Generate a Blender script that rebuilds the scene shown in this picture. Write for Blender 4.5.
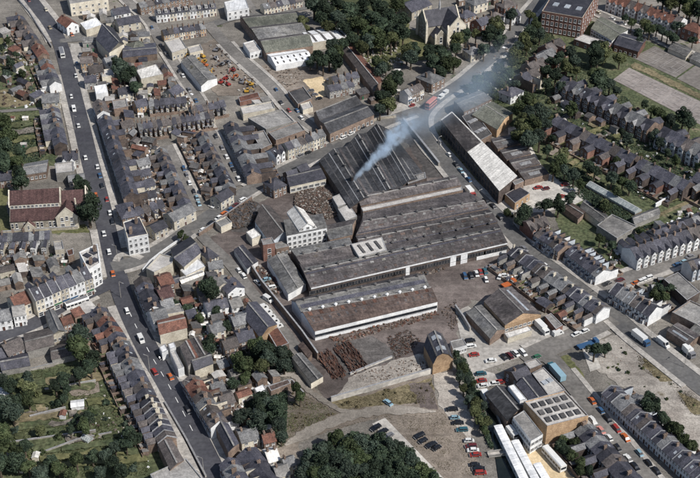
import bpy, bmesh, math, random
import numpy as np
from mathutils import Vector, Matrix
from mathutils.geometry import tessellate_polygon

for o in list(bpy.data.objects):
    bpy.data.objects.remove(o)
S = bpy.context.scene
C = S.collection
rnd = random.Random(7)

# ------------------------------------------------------------------ camera, sky, sun, exposure
CAM_H, FPX, PITCH = 290.0, 1200.0, math.radians(34.0)
cd = bpy.data.cameras.new('camera')
cam = bpy.data.objects.new('camera', cd)
C.objects.link(cam)
cam.location = (0, 0, CAM_H)
cam.rotation_euler = (math.pi / 2 - PITCH, 0, 0)
cd.sensor_fit = 'HORIZONTAL'
cd.sensor_width = 36.0
cd.lens = 36.0 * FPX / 700.0
cd.clip_start = 1.0
cd.clip_end = 20000.0
S.camera = cam

SUN_EL = math.radians(47.0)
SUN_AZ = math.radians(128.0)           # clockwise from +Y
world = bpy.data.worlds.new('World')
S.world = world
world.use_nodes = True
wn = world.node_tree
sky = wn.nodes.new('ShaderNodeTexSky')
sky.sky_type = 'NISHITA'
sky.sun_disc = False
sky.sun_elevation = SUN_EL
sky.sun_rotation = SUN_AZ
sky.altitude = 100
sky.air_density = 1.0
sky.dust_density = 1.5
bg = wn.nodes['Background']
bg.inputs['Strength'].default_value = 0.085
wn.links.new(sky.outputs[0], bg.inputs['Color'])
sd = bpy.data.lights.new('sun', 'SUN')
sd.energy = 4.3
sd.angle = math.radians(0.5)
sd.color = (1.0, 0.962, 0.91)
sun = bpy.data.objects.new('sun', sd)
C.objects.link(sun)
SUNV = Vector((math.sin(SUN_AZ) * math.cos(SUN_EL), math.cos(SUN_AZ) * math.cos(SUN_EL), math.sin(SUN_EL)))
sun.rotation_euler = (-SUNV).to_track_quat('-Z', 'Y').to_euler()
sun.location = SUNV * 900
S.view_settings.view_transform = 'Standard'
S.view_settings.look = 'None'
S.view_settings.exposure = 0.24
S.view_settings.gamma = 1.0
S.view_settings.use_curve_mapping = False
S.cycles.max_bounces = 6
S.cycles.diffuse_bounces = 3
S.cycles.transparent_max_bounces = 8
S.cycles.volume_step_rate = 1.0
S.cycles.volume_max_steps = 256
S.cycles.volume_bounces = 3

# ------------------------------------------------------------------ survey grid -> ground metres
ST, CT = math.sin(PITCH), math.cos(PITCH)
def W(p, z=0.0):
    """plan position (m) of a survey point seen at height z"""
    u = (p[0] - 350.0) / FPX
    v = (p[1] - 239.0) / FPX
    k = (CAM_H - z) / (ST + v * CT)
    return Vector((u * k, (CT - v * ST) * k, z))
def proj(w):
    y, z = w[1], w[2] - CAM_H
    d = y * CT - z * ST
    return 350 + FPX * w[0] / d, 239 - FPX * (y * ST + z * CT) / d

# ------------------------------------------------------------------ occupancy raster (keeps scatter off roads and buildings)
OX, OY, OC = -260.0, 240.0, 0.5
OCC = np.zeros((1040, 1000), bool)
def occ_poly(pts, grow=0.0):
    xs = [p[0] for p in pts]; ys = [p[1] for p in pts]
    i0 = max(0, int((min(xs) - grow - OX) / OC)); i1 = min(OCC.shape[0] - 1, int((max(xs) + grow - OX) / OC) + 1)
    j0 = max(0, int((min(ys) - grow - OY) / OC)); j1 = min(OCC.shape[1] - 1, int((max(ys) + grow - OY) / OC) + 1)
    if i1 <= i0 or j1 <= j0: return
    gx = (np.arange(i0, i1) + .5) * OC + OX
    gy = (np.arange(j0, j1) + .5) * OC + OY
    X, Y = np.meshgrid(gx, gy, indexing='ij')
    ins = np.zeros(X.shape, bool)
    n = len(pts)
    for a in range(n):
        x0, y0 = pts[a][0], pts[a][1]; x1, y1 = pts[(a + 1) % n][0], pts[(a + 1) % n][1]
        if y0 == y1: continue
        c = ((y0 > Y) != (y1 > Y)) & (X < (x1 - x0) * (Y - y0) / (y1 - y0) + x0)
        ins ^= c
    OCC[i0:i1, j0:j1] |= ins
def free(x, y, r=0.5):
    i0 = int((x - r - OX) / OC); i1 = int((x + r - OX) / OC) + 1
    j0 = int((y - r - OY) / OC); j1 = int((y + r - OY) / OC) + 1
    if i0 < 0 or j0 < 0 or i1 >= OCC.shape[0] or j1 >= OCC.shape[1]: return False
    return not OCC[i0:i1, j0:j1].any()
def inpoly(p, poly):
    x, y = p; r = False; n = len(poly)
    for a in range(n):
        x0, y0 = poly[a]; x1, y1 = poly[(a + 1) % n]
        if (y0 > y) != (y1 > y) and x < (x1 - x0) * (y - y0) / (y1 - y0) + x0: r = not r
    return r

# ------------------------------------------------------------------ materials
M = {}
def mat(name, c1, c2, scale=.25, rough=.85, rand=.25, fine=.35, fscale=1.7, uv=False, streak=0.0, joints=0.0, jsize=(1.2, 2.4),
        bump=.0, spec=.25, stain=0.0, c3=None, c3t=.62, metal=0.0):
    m = bpy.data.materials.new(name); m.use_nodes = True
    nt = m.node_tree; N = nt.nodes; L = nt.links
    b = N['Principled BSDF']
    b.inputs['Roughness'].default_value = rough
    b.inputs['Specular IOR Level'].default_value = spec
    b.inputs['Metallic'].default_value = metal
    geo = N.new('ShaderNodeNewGeometry')
    n1 = N.new('ShaderNodeTexNoise'); n1.inputs['Scale'].default_value = scale; n1.inputs['Detail'].default_value = 6; n1.inputs['Roughness'].default_value = .65
    L.new(geo.outputs['Position'], n1.inputs['Vector'])
    r = N.new('ShaderNodeValToRGB')
    r.color_ramp.elements[0].position = .36; r.color_ramp.elements[0].color = (*c1, 1)
    r.color_ramp.elements[1].position = .62; r.color_ramp.elements[1].color = (*c2, 1)
    if c3:
        e = r.color_ramp.elements.new(min(.95, c3t + .06)); e.color = (*c3, 1)
    L.new(n1.outputs['Fac'], r.inputs['Fac'])
    col = r.outputs['Color']
    def mul(col, val, lo, hi, a=.3, bb=.7):
        mr = N.new('ShaderNodeMapRange'); mr.inputs['From Min'].default_value = a; mr.inputs['From Max'].default_value = bb
        mr.inputs['To Min'].default_value = lo; mr.inputs['To Max'].default_value = hi
        L.new(val, mr.inputs['Value'])
        mm = N.new('ShaderNodeMix'); mm.data_type = 'RGBA'; mm.blend_type = 'MULTIPLY'; mm.inputs[0].default_value = 1
        L.new(col, mm.inputs[6]); L.new(mr.outputs[0], mm.inputs[7])
        return mm.outputs[2]
    if stain:
        for sc_, det, lo, hi in ((.018, 3, 1 - stain, 1 + stain * .6), (.35, 5, 1 - stain * .5, 1 + stain * .4)):
            ns = N.new('ShaderNodeTexNoise'); ns.inputs['Scale'].default_value = sc_; ns.inputs['Detail'].default_value = det; ns.inputs['Distortion'].default_value = 1.2
            L.new(geo.outputs['Position'], ns.inputs['Vector']); col = mul(col, ns.outputs['Fac'], lo, hi, .38, .62)
        for rot in (.35, 1.25):          # worn wheel tracks, two main directions
            mp0 = N.new('ShaderNodeMapping'); mp0.inputs['Rotation'].default_value = (0, 0, rot); mp0.inputs['Scale'].default_value = (.035, .55, 1)
            L.new(geo.outputs['Position'], mp0.inputs['Vector'])
            ns = N.new('ShaderNodeTexNoise'); ns.inputs['Scale'].default_value = 1; ns.inputs['Detail'].default_value = 3; ns.inputs['Distortion'].default_value = .5
            L.new(mp0.outputs[0], ns.inputs['Vector']); col = mul(col, ns.outputs['Fac'], 1 - stain * .28, 1 + stain * .28, .35, .65)
    if fine:
        n2 = N.new('ShaderNodeTexNoise'); n2.inputs['Scale'].default_value = fscale; n2.inputs['Detail'].default_value = 4
        L.new(geo.outputs['Position'], n2.inputs['Vector'])
        col = mul(col, n2.outputs['Fac'], 1 - fine, 1 + fine)
    if rand:
        oi = N.new('ShaderNodeObjectInfo')
        col = mul(col, oi.outputs['Random'], 1 - rand, 1 + rand, 0, 1)
    if uv and (streak or joints):
        tc = N.new('ShaderNodeTexCoord')
        if streak:
            mp = N.new('ShaderNodeMapping'); mp.inputs['Scale'].default_value = (1.3, .10, 1)
            L.new(tc.outputs['UV'], mp.inputs['Vector'])
            n3 = N.new('ShaderNodeTexNoise'); n3.inputs['Scale'].default_value = 1.0; n3.inputs['Detail'].default_value = 5
            L.new(mp.outputs[0], n3.inputs['Vector'])
            col = mul(col, n3.outputs['Fac'], 1 - streak, 1 + streak)
        if joints:
            br = N.new('ShaderNodeTexBrick'); br.inputs['Scale'].default_value = 1.0
            br.inputs['Brick Width'].default_value = jsize[0]; br.inputs['Row Height'].default_value = jsize[1]
            br.inputs['Mortar Size'].default_value = .05; br.offset = 0.0 if jsize[0] < jsize[1] else .5
            br.inputs['Color1'].default_value = (1, 1, 1, 1); br.inputs['Color2'].default_value = (.80, .80, .80, 1)
            br.inputs['Mortar'].default_value = (1 - joints,) * 3 + (1,)
            L.new(tc.outputs['UV'], br.inputs['Vector'])
            mm = N.new('ShaderNodeMix'); mm.data_type = 'RGBA'; mm.blend_type = 'MULTIPLY'; mm.inputs[0].default_value = 1
            L.new(col, mm.inputs[6]); L.new(br.outputs['Color'], mm.inputs[7]); col = mm.outputs[2]
    L.new(col, b.inputs['Base Color'])
    if bump:
        bp = N.new('ShaderNodeBump'); bp.inputs['Strength'].default_value = bump; bp.inputs['Distance'].default_value = .3
        n4 = N.new('ShaderNodeTexNoise'); n4.inputs['Scale'].default_value = fscale * .8; n4.inputs['Detail'].default_value = 5
        L.new(geo.outputs['Position'], n4.inputs['Vector'])
        L.new(n4.outputs['Fac'], bp.inputs['Height']); L.new(bp.outputs[0], b.inputs['Normal'])
    M[name] = m
    return m
# roofs
mat('slate', (.038, .039, .050), (.076, .075, .091), .35, .65, .42, .4, 2.2, uv=True, joints=.12, jsize=(.9, .5), c3=(.13, .125, .12), c3t=.68)
mat('slate_brown', (.060, .053, .051), (.115, .100, .094), .35, .7, .4, .4, 2.2, uv=True, joints=.12, jsize=(.9, .5))
mat('slate_pale', (.10, .102, .108), (.19, .19, .19), .35, .7, .3, .4, 2.2, uv=True, joints=.12, jsize=(.9, .5))
mat('tile_red', (.090, .045, .035), (.175, .085, .062), .35, .8, .3, .4, 2.2, uv=True, joints=.14, jsize=(.8, .45))
mat('tile_maroon', (.062, .034, .034), (.105, .060, .056), .3, .8, .12, .4, 2.0, uv=True, streak=.25, joints=.3, jsize=(.9, .5))
mat('sheet_black', (.030, .031, .035), (.066, .066, .070), .12, .75, .12, .3, 1.2, uv=True, streak=.22, joints=.18, jsize=(2.0, 3.2), stain=.4)
mat('sheet_grey', (.095, .095, .098), (.185, .18, .17), .12, .8, .16, .3, 1.2, uv=True, streak=.2, joints=.16, jsize=(2.0, 3.2), c3=(.10, .095, .07), stain=.4)
mat('sheet_dark', (.058, .052, .054), (.118, .105, .102), .10, .8, .16, .35, 1.2, uv=True, streak=.22, joints=.18, jsize=(2.2, 3.2), c3=(.10, .085, .072), stain=.4)
mat('sheet_brown', (.064, .048, .044), (.128, .094, .080), .14, .8, .1, .3, 1.2, uv=True, streak=.26, joints=.16, jsize=(2.2, 3.2), c3=(.15, .115, .09), stain=.4)
mat('sheet_green', (.075, .080, .068), (.150, .152, .125), .10, .8, .16, .35, 1.2, uv=True, streak=.18, joints=.16, jsize=(2.2, 3.2))
mat('sheet_white', (.58, .59, .60), (.76, .76, .75), .18, .6, .12, .14, 1.2, uv=True, streak=.2, joints=.2, jsize=(2.0, 3.2))
mat('sheet_cream', (.50, .485, .455), (.66, .64, .60), .15, .7, .1, .2, 1.2, uv=True, streak=.25, joints=.2, jsize=(2.0, 3.2))
mat('felt', (.16, .155, .15), (.27, .26, .245), .2, .85, .2, .25, 1.3, c3=(.2, .19, .18), stain=0.2)
mat('felt_light', (.33, .315, .30), (.45, .43, .40), .15, .85, .15, .2, 1.3, stain=0.2)
mat('felt_dark', (.045, .045, .048), (.095, .09, .088), .2, .85, .2, .3, 1.3)
mat('lead_trim', (.20, .20, .21), (.30, .30, .30), .6, .6, .2, .2, 2)
# walls
mat('brick', (.115, .085, .070), (.215, .160, .125), .4, .9, .3, .3, 2.4)
mat('brick_red', (.12, .066, .052), (.20, .112, .088), .4, .9, .25, .3, 2.4)
mat('brick_tan', (.27, .18, .11), (.40, .28, .175), .4, .9, .2, .25, 2.4)
mat('brick_dark', (.045, .036, .034), (.095, .075, .065), .4, .9, .25, .3, 2.4)
mat('stone', (.22, .20, .165), (.38, .345, .28), .4, .9, .2, .3, 2.0)
mat('cream', (.40, .36, .29), (.56, .52, .43), .3, .85, .2, .2, 2)
mat('white_paint', (.50, .51, .515), (.68, .68, .67), .3, .7, .14, .14, 2)
mat('white_blue_shade', (.36, .40, .44), (.49, .53, .57), .3, .7, .14, .14, 2)  # white walls with bluish sky-lit shade put into the colour
mat('grey_wall', (.17, .165, .155), (.28, .27, .25), .3, .9, .2, .25, 2)
mat('wood_dark', (.040, .030, .024), (.09, .065, .05), .8, .85, .35, .35, 3)
mat('rust', (.055, .030, .024), (.125, .065, .046), .5, .85, .45, .5, 2.2)
mat('scrap', (.05, .042, .038), (.15, .12, .10), 1.2, .8, .6, .5, 3.5, c3=(.26, .235, .21))
mat('joinery', (.46, .46, .45), (.58, .58, .57), .8, .6, .2, .1, 2)
mat('door_paint', (.03, .05, .05), (.16, .06, .04), 3.1, .5, .6, .1, 2)
mat('clay_pot', (.30, .16, .10), (.42, .26, .17), 1.5, .9, .3, .3, 3)
# ground
mat('ground', (.125, .116, .103), (.205, .188, .165), .06, .95, 0, .35, 1.8, c3=(.085, .095, .055), c3t=.60, stain=0.25)
mat('garden', (.045, .060, .029), (.098, .106, .056), .13, .95, 0, .55, .8, c3=(.19, .155, .11), c3t=.64)
mat('yard_back', (.10, .092, .080), (.20, .178, .150), .25, .95, 0, .5, .9, c3=(.060, .070, .036), c3t=.6, stain=0.3)
mat('grass', (.070, .078, .034), (.135, .130, .062), .10, .95, 0, .35, .8, c3=(.20, .165, .10), c3t=.66)
mat('grass_dry', (.12, .105, .060), (.205, .170, .105), .12, .95, 0, .4, .9, c3=(.090, .090, .045), c3t=.62, stain=0.25)
mat('rough_grass', (.034, .044, .020), (.075, .080, .038), .10, .95, 0, .5, .9)
mat('dirt_works', (.092, .075, .069), (.156, .131, .120), .05, .95, 0, .22, 2.2, c3=(.185, .165, .148), c3t=.66, stain=0.35)
mat('dirt_dark_shade', (.040, .038, .038), (.085, .078, .074), .08, .95, 0, .35, .6)  # dark coal-yard dirt; also paints shade on the yard by the foundry
mat('dirt_ash', (.072, .066, .063), (.118, .108, .102), .08, .95, 0, .3, 1.6, stain=.35)
mat('dirt_tan', (.150, .125, .102), (.228, .195, .163), .045, .95, 0, .24, 2.0, c3=(.125, .105, .08), c3t=.68, stain=0.3)
mat('dirt_track', (.20, .178, .152), (.275, .248, .215), .06, .95, 0, .22, 2.0, stain=0.25)
mat('rubble', (.235, .210, .185), (.375, .345, .305), .09, .95, 0, .28, 1.8, c3=(.17, .145, .105), c3t=.63, stain=0.25)
mat('concrete', (.25, .235, .215), (.36, .34, .31), .06, .9, 0, .22, .7, c3=(.29, .265, .24), stain=0.18)
mat('concrete_pale', (.36, .34, .31), (.50, .475, .43), .08, .9, 0, .22, .7, stain=0.18)
mat('court_pale', (.215, .190, .175), (.285, .255, .236), .06, .9, 0, .2, .5, stain=0.12)
mat('court_dark', (.125, .112, .102), (.185, .168, .152), .06, .9, 0, .2, .5)
mat('sand', (.46, .36, .22), (.60, .48, .31), .12, .95, 0, .2, 1)
mat('asphalt', (.047, .047, .057), (.070, .071, .079), .08, .8, 0, .18, .9, c3=(.084, .084, .088), stain=0.12)
mat('asphalt_mid', (.088, .087, .087), (.142, .137, .130), .07, .85, 0, .18, .8, c3=(.165, .157, .147), stain=0.14)
mat('asphalt_pale', (.125, .118, .110), (.190, .178, .164), .07, .9, 0, .2, .8, c3=(.21, .196, .18), stain=0.16)
mat('paving', (.27, .255, .235), (.40, .375, .34), .18, .9, 0, .25, 1.1, stain=0.12)
mat('kerb_wall', (.24, .225, .20), (.37, .35, .31), .25, .9, .15, .25, 1.6)
mat('court_line', (.27, .25, .24), (.36, .34, .33), .6, .8, 0, .2, 2)
mat('marking', (.55, .55, .53), (.72, .72, .70), .6, .8, 0, .2, 2)
mat('tyre', (.012, .012, .012), (.02, .02, .02), 1, .8, 0, 0)
mat('chrome', (.4, .4, .4), (.5, .5, .5), 1, .3, 0, 0, spec=.5)
mat('bark', (.05, .04, .03), (.10, .08, .06), 1, .95, .2, .3)
for nm, a, b in (('leaf', (.015, .025, .017), (.040, .056, .034)), ('leaf_mid', (.022, .034, .015), (.055, .069, .032)),
                 ('leaf_pale', (.060, .072, .030), (.13, .14, .070)), ('leaf_blue', (.020, .032, .025), (.050, .066, .048)),
                 ('leaf_brown', (.055, .045, .025), (.11, .095, .055)), ('leaf_olive', (.040, .048, .020), (.088, .098, .046))):
    mat(nm, a, b, .55, .8, .4, .5, 1.6, spec=.15)
for nm, c in dict(car_white=(.62, .62, .60), car_black=(.012, .013, .016), car_blue=(.035, .085, .17), car_pale=(.22, .34, .40), car_red=(.24, .030, .024),
                  car_orange=(.42, .11, .03), car_green=(.03, .11, .06), car_tan=(.32, .25, .15), car_grey=(.16, .16, .17), car_maroon=(.09, .018, .020),
                  car_teal=(.03, .095, .12), car_yellow=(.48, .28, .04), car_pink=(.46, .20, .17), car_cream=(.55, .50, .38), tarp_blue=(.03, .07, .25)).items():
    mat(nm, tuple(x * .93 for x in c), c, .5, .32, .10, .05, 2, spec=.5)
gm = mat('glass', (.010, .013, .018), (.028, .032, .040), .4, .12, .3, 0, spec=.6)
mat('glass_house', (.22, .25, .25), (.36, .39, .38), .8, .25, .1, .2, 2, spec=.6)
mat('rooflight', (.24, .26, .28), (.36, .38, .40), .7, .25, .2, .2, 2, spec=.5)
wm = mat('water', (.006, .009, .009), (.014, .018, .016), .2, .08, 0, 0, bump=.03, fscale=.8, spec=.5)

# ------------------------------------------------------------------ objects, names, labels
REG = {}
ALL = []
def reg(o, desc, cat, group=None):
    o['category'] = cat
    REG.setdefault(desc, []).append(o)
    if group: o['group'] = group
    ALL.append(o)
    return o
def emp(name, loc, rz, desc, cat, group=None):
    o = bpy.data.objects.new(name, None); C.objects.link(o)
    o.empty_display_size = .5
    o.location = loc; o.rotation_euler = (0, 0, rz)
    return reg(o, desc, cat, group)
def part(name, mesh, m, parent, loc=(0, 0, 0), rz=0.0, scale=(1, 1, 1)):
    o = bpy.data.objects.new(name, mesh); C.objects.link(o)
    o.parent = parent; o.location = loc; o.rotation_euler = (0, 0, rz); o.scale = scale
    if m is not None:
        if not mesh.materials: mesh.materials.append(M[m])
        elif mesh.materials[0] != M[m]:
            o.material_slots[0].link = 'OBJECT'; o.material_slots[0].material = M[m]
    return o
def solo(name, mesh, m, loc, rz, desc, cat, group=None, scale=(1, 1, 1)):
    o = part(name, mesh, m, None, loc, rz, scale)
    return reg(o, desc, cat, group)
def setting(name, mesh, m, parent=None, kind='structure'):
    o = part(name, mesh, m, parent)
    if parent is None: o['kind'] = kind
    return o

class MB:
    def __init__(s): s.v = []; s.f = []; s.uv = []; s.mi = []
    def face(s, pts, uv=None, mi=0):
        i = len(s.v); s.v += [tuple(p) for p in pts]; s.f.append(tuple(range(i, i + len(pts)))); s.mi.append(mi)
        s.uv.append(uv if uv else [(p[0], p[1]) for p in pts])
    def box(s, x0, x1, y0, y1, z0, z1, mi=0, bottom=False):
        a = [(x0, y0), (x1, y0), (x1, y1), (x0, y1)]
        s.face([(*p, z1) for p in a], mi=mi)
        if bottom: s.face([(*p, z0) for p in a[::-1]], mi=mi)
        for i in range(4):
            p, q = a[i], a[(i + 1) % 4]
            s.face([(*p, z0), (*q, z0), (*q, z1), (*p, z1)], mi=mi)
    def extx(s, cs, x0, x1, mi=0):
        """extrude a (y, z) section along x; caps closed"""
        n = len(cs)
        s.face([(x0, y, z) for y, z in cs[::-1]], mi=mi); s.face([(x1, y, z) for y, z in cs], mi=mi)
        t = 0
        for i in range(n):
            (y0, z0), (y1, z1) = cs[i], cs[(i + 1) % n]
            d = math.hypot(y1 - y0, z1 - z0)
            s.face([(x0, y0, z0), (x1, y0, z0), (x1, y1, z1), (x0, y1, z1)], [(x0, t), (x1, t), (x1, t + d), (x0, t + d)], mi)
            t += d
    def cyl(s, x, y, z0, z1, r, n=8, mi=0, r1=None):
        r1 = r if r1 is None else r1
        a = [(math.cos(2 * math.pi * k / n), math.sin(2 * math.pi * k / n)) for k in range(n)]
        s.face([(x + r1 * c, y + r1 * q, z1) for c, q in a], mi=mi)
        for k in range(n):
            (c, q), (c2, q2) = a[k], a[(k + 1) % n]
            s.face([(x + r * c, y + r * q, z0), (x + r * c2, y + r * q2, z0), (x + r1 * c2, y + r1 * q2, z1), (x + r1 * c, y + r1 * q, z1)], mi=mi)
    def mesh(s, name, mats=()):
        me = bpy.data.meshes.new(name)
        me.from_pydata(s.v, [], s.f)
        ul = me.uv_layers.new(name='UVMap')
        ul.data.foreach_set('uv', [c for f in s.uv for p in f for c in p])
        for m in mats: me.materials.append(M[m])
        if any(s.mi): me.polygons.foreach_set('material_index', s.mi)
        me.update()
        return me
def box_mesh(name, *a):
    b = MB(); b.box(*a); return b.mesh(name)

# shared small meshes ---------------------------------------------------------------
def _win():
    b = MB(); t = .09
    for x0, x1, z0, z1 in ((-.5, -.5 + t, 0, 1), (.5 - t, .5, 0, 1), (-.5 + t, .5 - t, 1 - t, 1), (-.5 + t, .5 - t, 0, t), (-.5 + t, .5 - t, .47, .53)):
        b.box(x0, x1, -.10, .02, z0, z1, 0, True)
    b.box(-.56, .56, -.2, .02, -.08, -.003, 0, True)
    b.face([(-.5 + t, -.04, t), (.5 - t, -.04, t), (.5 - t, -.04, 1 - t), (-.5 + t, -.04, 1 - t)], mi=1)
    return b.mesh('window', ('joinery', 'glass'))
WIN = _win()
WIND = WIN.copy(); WIND.name = 'window'; WIND.materials[0] = M['felt_dark']
def _door():
    b = MB()
    b.box(-.5, -.42, -.12, .02, 0, 1, 1, True); b.box(.42, .5, -.12, .02, 0, 1, 1, True); b.box(-.42, .42, -.12, .02, .93, 1, 1, True)
    b.box(-.42, .42, -.06, .02, 0, .93, 0)
    return b.mesh('door', ('door_paint', 'joinery'))
DOOR = _door()
def _vent():
    b = MB(); b.cyl(0, 0, -.5, .7, .28, 8); b.cyl(0, 0, .7, 1.15, .5, 8, r1=.1); return b.mesh('roof_vent')
VENT = _vent()
def _pot():
    b = MB(); b.cyl(0, 0, 0, .55, .15, 6, r1=.12); return b.mesh('chimney_pot')
POT = _pot()

def window(parent, x, y, z, w, h, rz=0.0):
    return part('window', WIN, None, parent, (x, y, z), rz, (w, 1, h))
def winrow(parent, P, Q, z, n, w, h, cen, inset=.0, dark=False):
    """n windows on the wall P-Q (world xy), facing away from cen"""
    P = Vector(P[:2]); Q = Vector(Q[:2]); d = (Q - P).normalized(); nr = Vector((d.y, -d.x))
    if nr.dot(P - Vector(cen[:2])) < 0: nr = -nr
    rz = math.atan2(nr.y, nr.x) + math.pi / 2
    for k in range(n):
        c = P.lerp(Q, inset + (1 - 2 * inset) * (k + .5) / n) + nr * .02
        o = window(parent, c.x - parent.location.x, c.y - parent.location.y, z, w, h, rz)
        if dark: o.data = WIND
# ------------------------------------------------------------------ ground sheets, roads, pavements
ZC = {'n': 0}
NATURAL = {'garden', 'yard_back', 'grass', 'grass_dry', 'rough_grass', 'dirt_works', 'dirt_dark_shade', 'dirt_tan', 'rubble', 'sand', 'dirt_ash'}
def ragged(pts, step=1.6, amp=.9):
    r = random.Random(len(pts) * 13 + int(pts[0].x)); out = []; j = 0.0
    for i, p in enumerate(pts):
        q = pts[(i + 1) % len(pts)]; d = q - p; k = max(1, min(60, int(d.length / step))); n = Vector((-d.y, d.x, 0)).normalized()
        for a in range(k):
            j = j * .6 + r.gauss(0, 1) * amp * .5
            out.append(p + d * (a / k) + n * (j if a else 0))
    return out
def sheet(name, poly, m, base=.02, occ=False, kind='structure', parent=None):
    ZC['n'] += 1
    z = base + ZC['n'] * .004
    pts = [W(p) for p in poly]
    if m in NATURAL: pts = ragged(pts)
    tri = tessellate_polygon([[Vector((p.x, p.y, 0)) for p in pts]])
    b = bpy.data.meshes.new(name)
    b.from_pydata([(p.x, p.y, z) for p in pts], [], [tuple(t) for t in tri])
    for p in b.polygons:
        if p.normal.z < 0: p.flip()
    o = setting(name, b, m, parent, kind)
    if occ: occ_poly(pts)
    return o
def smooth(pts, sub=4):
    out = []
    n = len(pts)
    for i in range(n - 1):
        p0, p1, p2, p3 = pts[max(i - 1, 0)], pts[i], pts[i + 1], pts[min(i + 2, n - 1)]
        for k in range(sub):
            t = k / sub
            out.append(.5 * ((2 * p1) + (p2 - p0) * t + (2 * p0 - 5 * p1 + 4 * p2 - p3) * t * t + (3 * p1 - p0 - 3 * p2 + p3) * t ** 3))
    out.append(pts[-1])
    return out
def offs(pts, d):
    out = []
    for i, p in enumerate(pts):
        a = pts[max(i - 1, 0)]; b = pts[min(i + 1, len(pts) - 1)]
        t = (b - a).normalized(); n = Vector((-t.y, t.x, 0))
        out.append(p + n * (d[i] if isinstance(d, list) else d))
    return out
def ribbon(name, L, R, z, m, thick=0.0, kind='structure', parent=None):
    b = MB(); t = 0
    for i in range(len(L) - 1):
        d = (L[i + 1] - L[i]).length
        b.face([(R[i].x, R[i].y, z), (R[i + 1].x, R[i + 1].y, z), (L[i + 1].x, L[i + 1].y, z), (L[i].x, L[i].y, z)])
        if thick:
            for A, B_ in ((R[i], R[i + 1]), (L[i + 1], L[i])):
                b.face([(A.x, A.y, z - thick), (B_.x, B_.y, z - thick), (B_.x, B_.y, z), (A.x, A.y, z)])
    if thick:
        for A, B_ in ((L[0], R[0]), (R[-1], L[-1])):
            b.face([(A.x, A.y, z - thick), (B_.x, B_.y, z - thick), (B_.x, B_.y, z), (A.x, A.y, z)])
    occ_poly([p for p in L] + [p for p in R[::-1]], 0)
    return setting(name, b.mesh(name), m, parent, kind)
ROADS = {}
def road(name, pts, width, m, pave=(0, 0), pm='paving', name_p='pavement', z0=.10, rough=0):
    """pts: survey points; pave = pavement widths (left, right)"""
    ZC['n'] += 1
    c = smooth([W(p) for p in pts], 4 if not rough else 10)
    hw = width / 2
    if rough:
        r = random.Random(3); n = len(c); f = lambda: [hw * (1 + r.uniform(-rough, rough)) * min(1, .15 + i / 8, .15 + (n - 1 - i) / 8) for i in range(n)]
        L, R = offs(c, f()), offs(c, [-q for q in f()])
    else: L, R = offs(c, hw), offs(c, -hw)
    o = ribbon(name, L, R, z0 + ZC['n'] * .004, m)
    ROADS[name] = (c, o)
    for w_, s in ((pave[0], 1), (pave[1], -1)):
        if w_:
            a, b = offs(c, s * hw), offs(c, s * (hw + w_))
            if s > 0: a, b = b, a
            ribbon(name_p, a, b, z0 + .16 + ZC['n'] * .004, pm, .3)
    return c
def pave(pts, width, m='paving', name='pavement', z=.26):
    ZC['n'] += 1
    c = smooth([W(p) for p in pts])
    return ribbon(name, offs(c, width / 2), offs(c, -width / 2), z + ZC['n'] * .002, m, .3)
def wallrun(desc, pts, h=1.8, th=.35, m='kerb_wall', name='boundary_wall', cat='wall'):
    c = [W(p) for p in pts]
    L, R = offs(c, th / 2), offs(c, -th / 2)
    o0 = c[0].copy()
    b = MB()
    for i in range(len(c) - 1):
        q = [R[i] - o0, R[i + 1] - o0, L[i + 1] - o0, L[i] - o0]
        b.face([(p.x, p.y, h) for p in q])
        for A, B_ in ((q[0], q[1]), (q[2], q[3])):
            b.face([(A.x, A.y, -.2), (B_.x, B_.y, -.2), (B_.x, B_.y, h), (A.x, A.y, h)])
    for A, B_ in ((L[0] - o0, R[0] - o0), (R[-1] - o0, L[-1] - o0)):
        b.face([(A.x, A.y, -.2), (B_.x, B_.y, -.2), (B_.x, B_.y, h), (A.x, A.y, h)])
    root = emp(name, o0, 0, desc, cat)
    part('wall', b.mesh('wall'), m, root)
    b2 = MB()
    L2, R2 = offs(c, th / 2 + .06), offs(c, -th / 2 - .06)
    for i in range(len(c) - 1):
        q = [R2[i] - o0, R2[i + 1] - o0, L2[i + 1] - o0, L2[i] - o0]
        b2.face([(p.x, p.y, h + .12) for p in q]); b2.face([(p.x, p.y, h + .004) for p in q[::-1]])
        for A, B_ in ((q[0], q[1]), (q[2], q[3])):
            b2.face([(A.x, A.y, h + .004), (B_.x, B_.y, h + .004), (B_.x, B_.y, h + .12), (A.x, A.y, h + .12)])
    part('coping', b2.mesh('coping'), 'lead_trim' if m != 'white_paint' else m, root)
    return root

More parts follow.
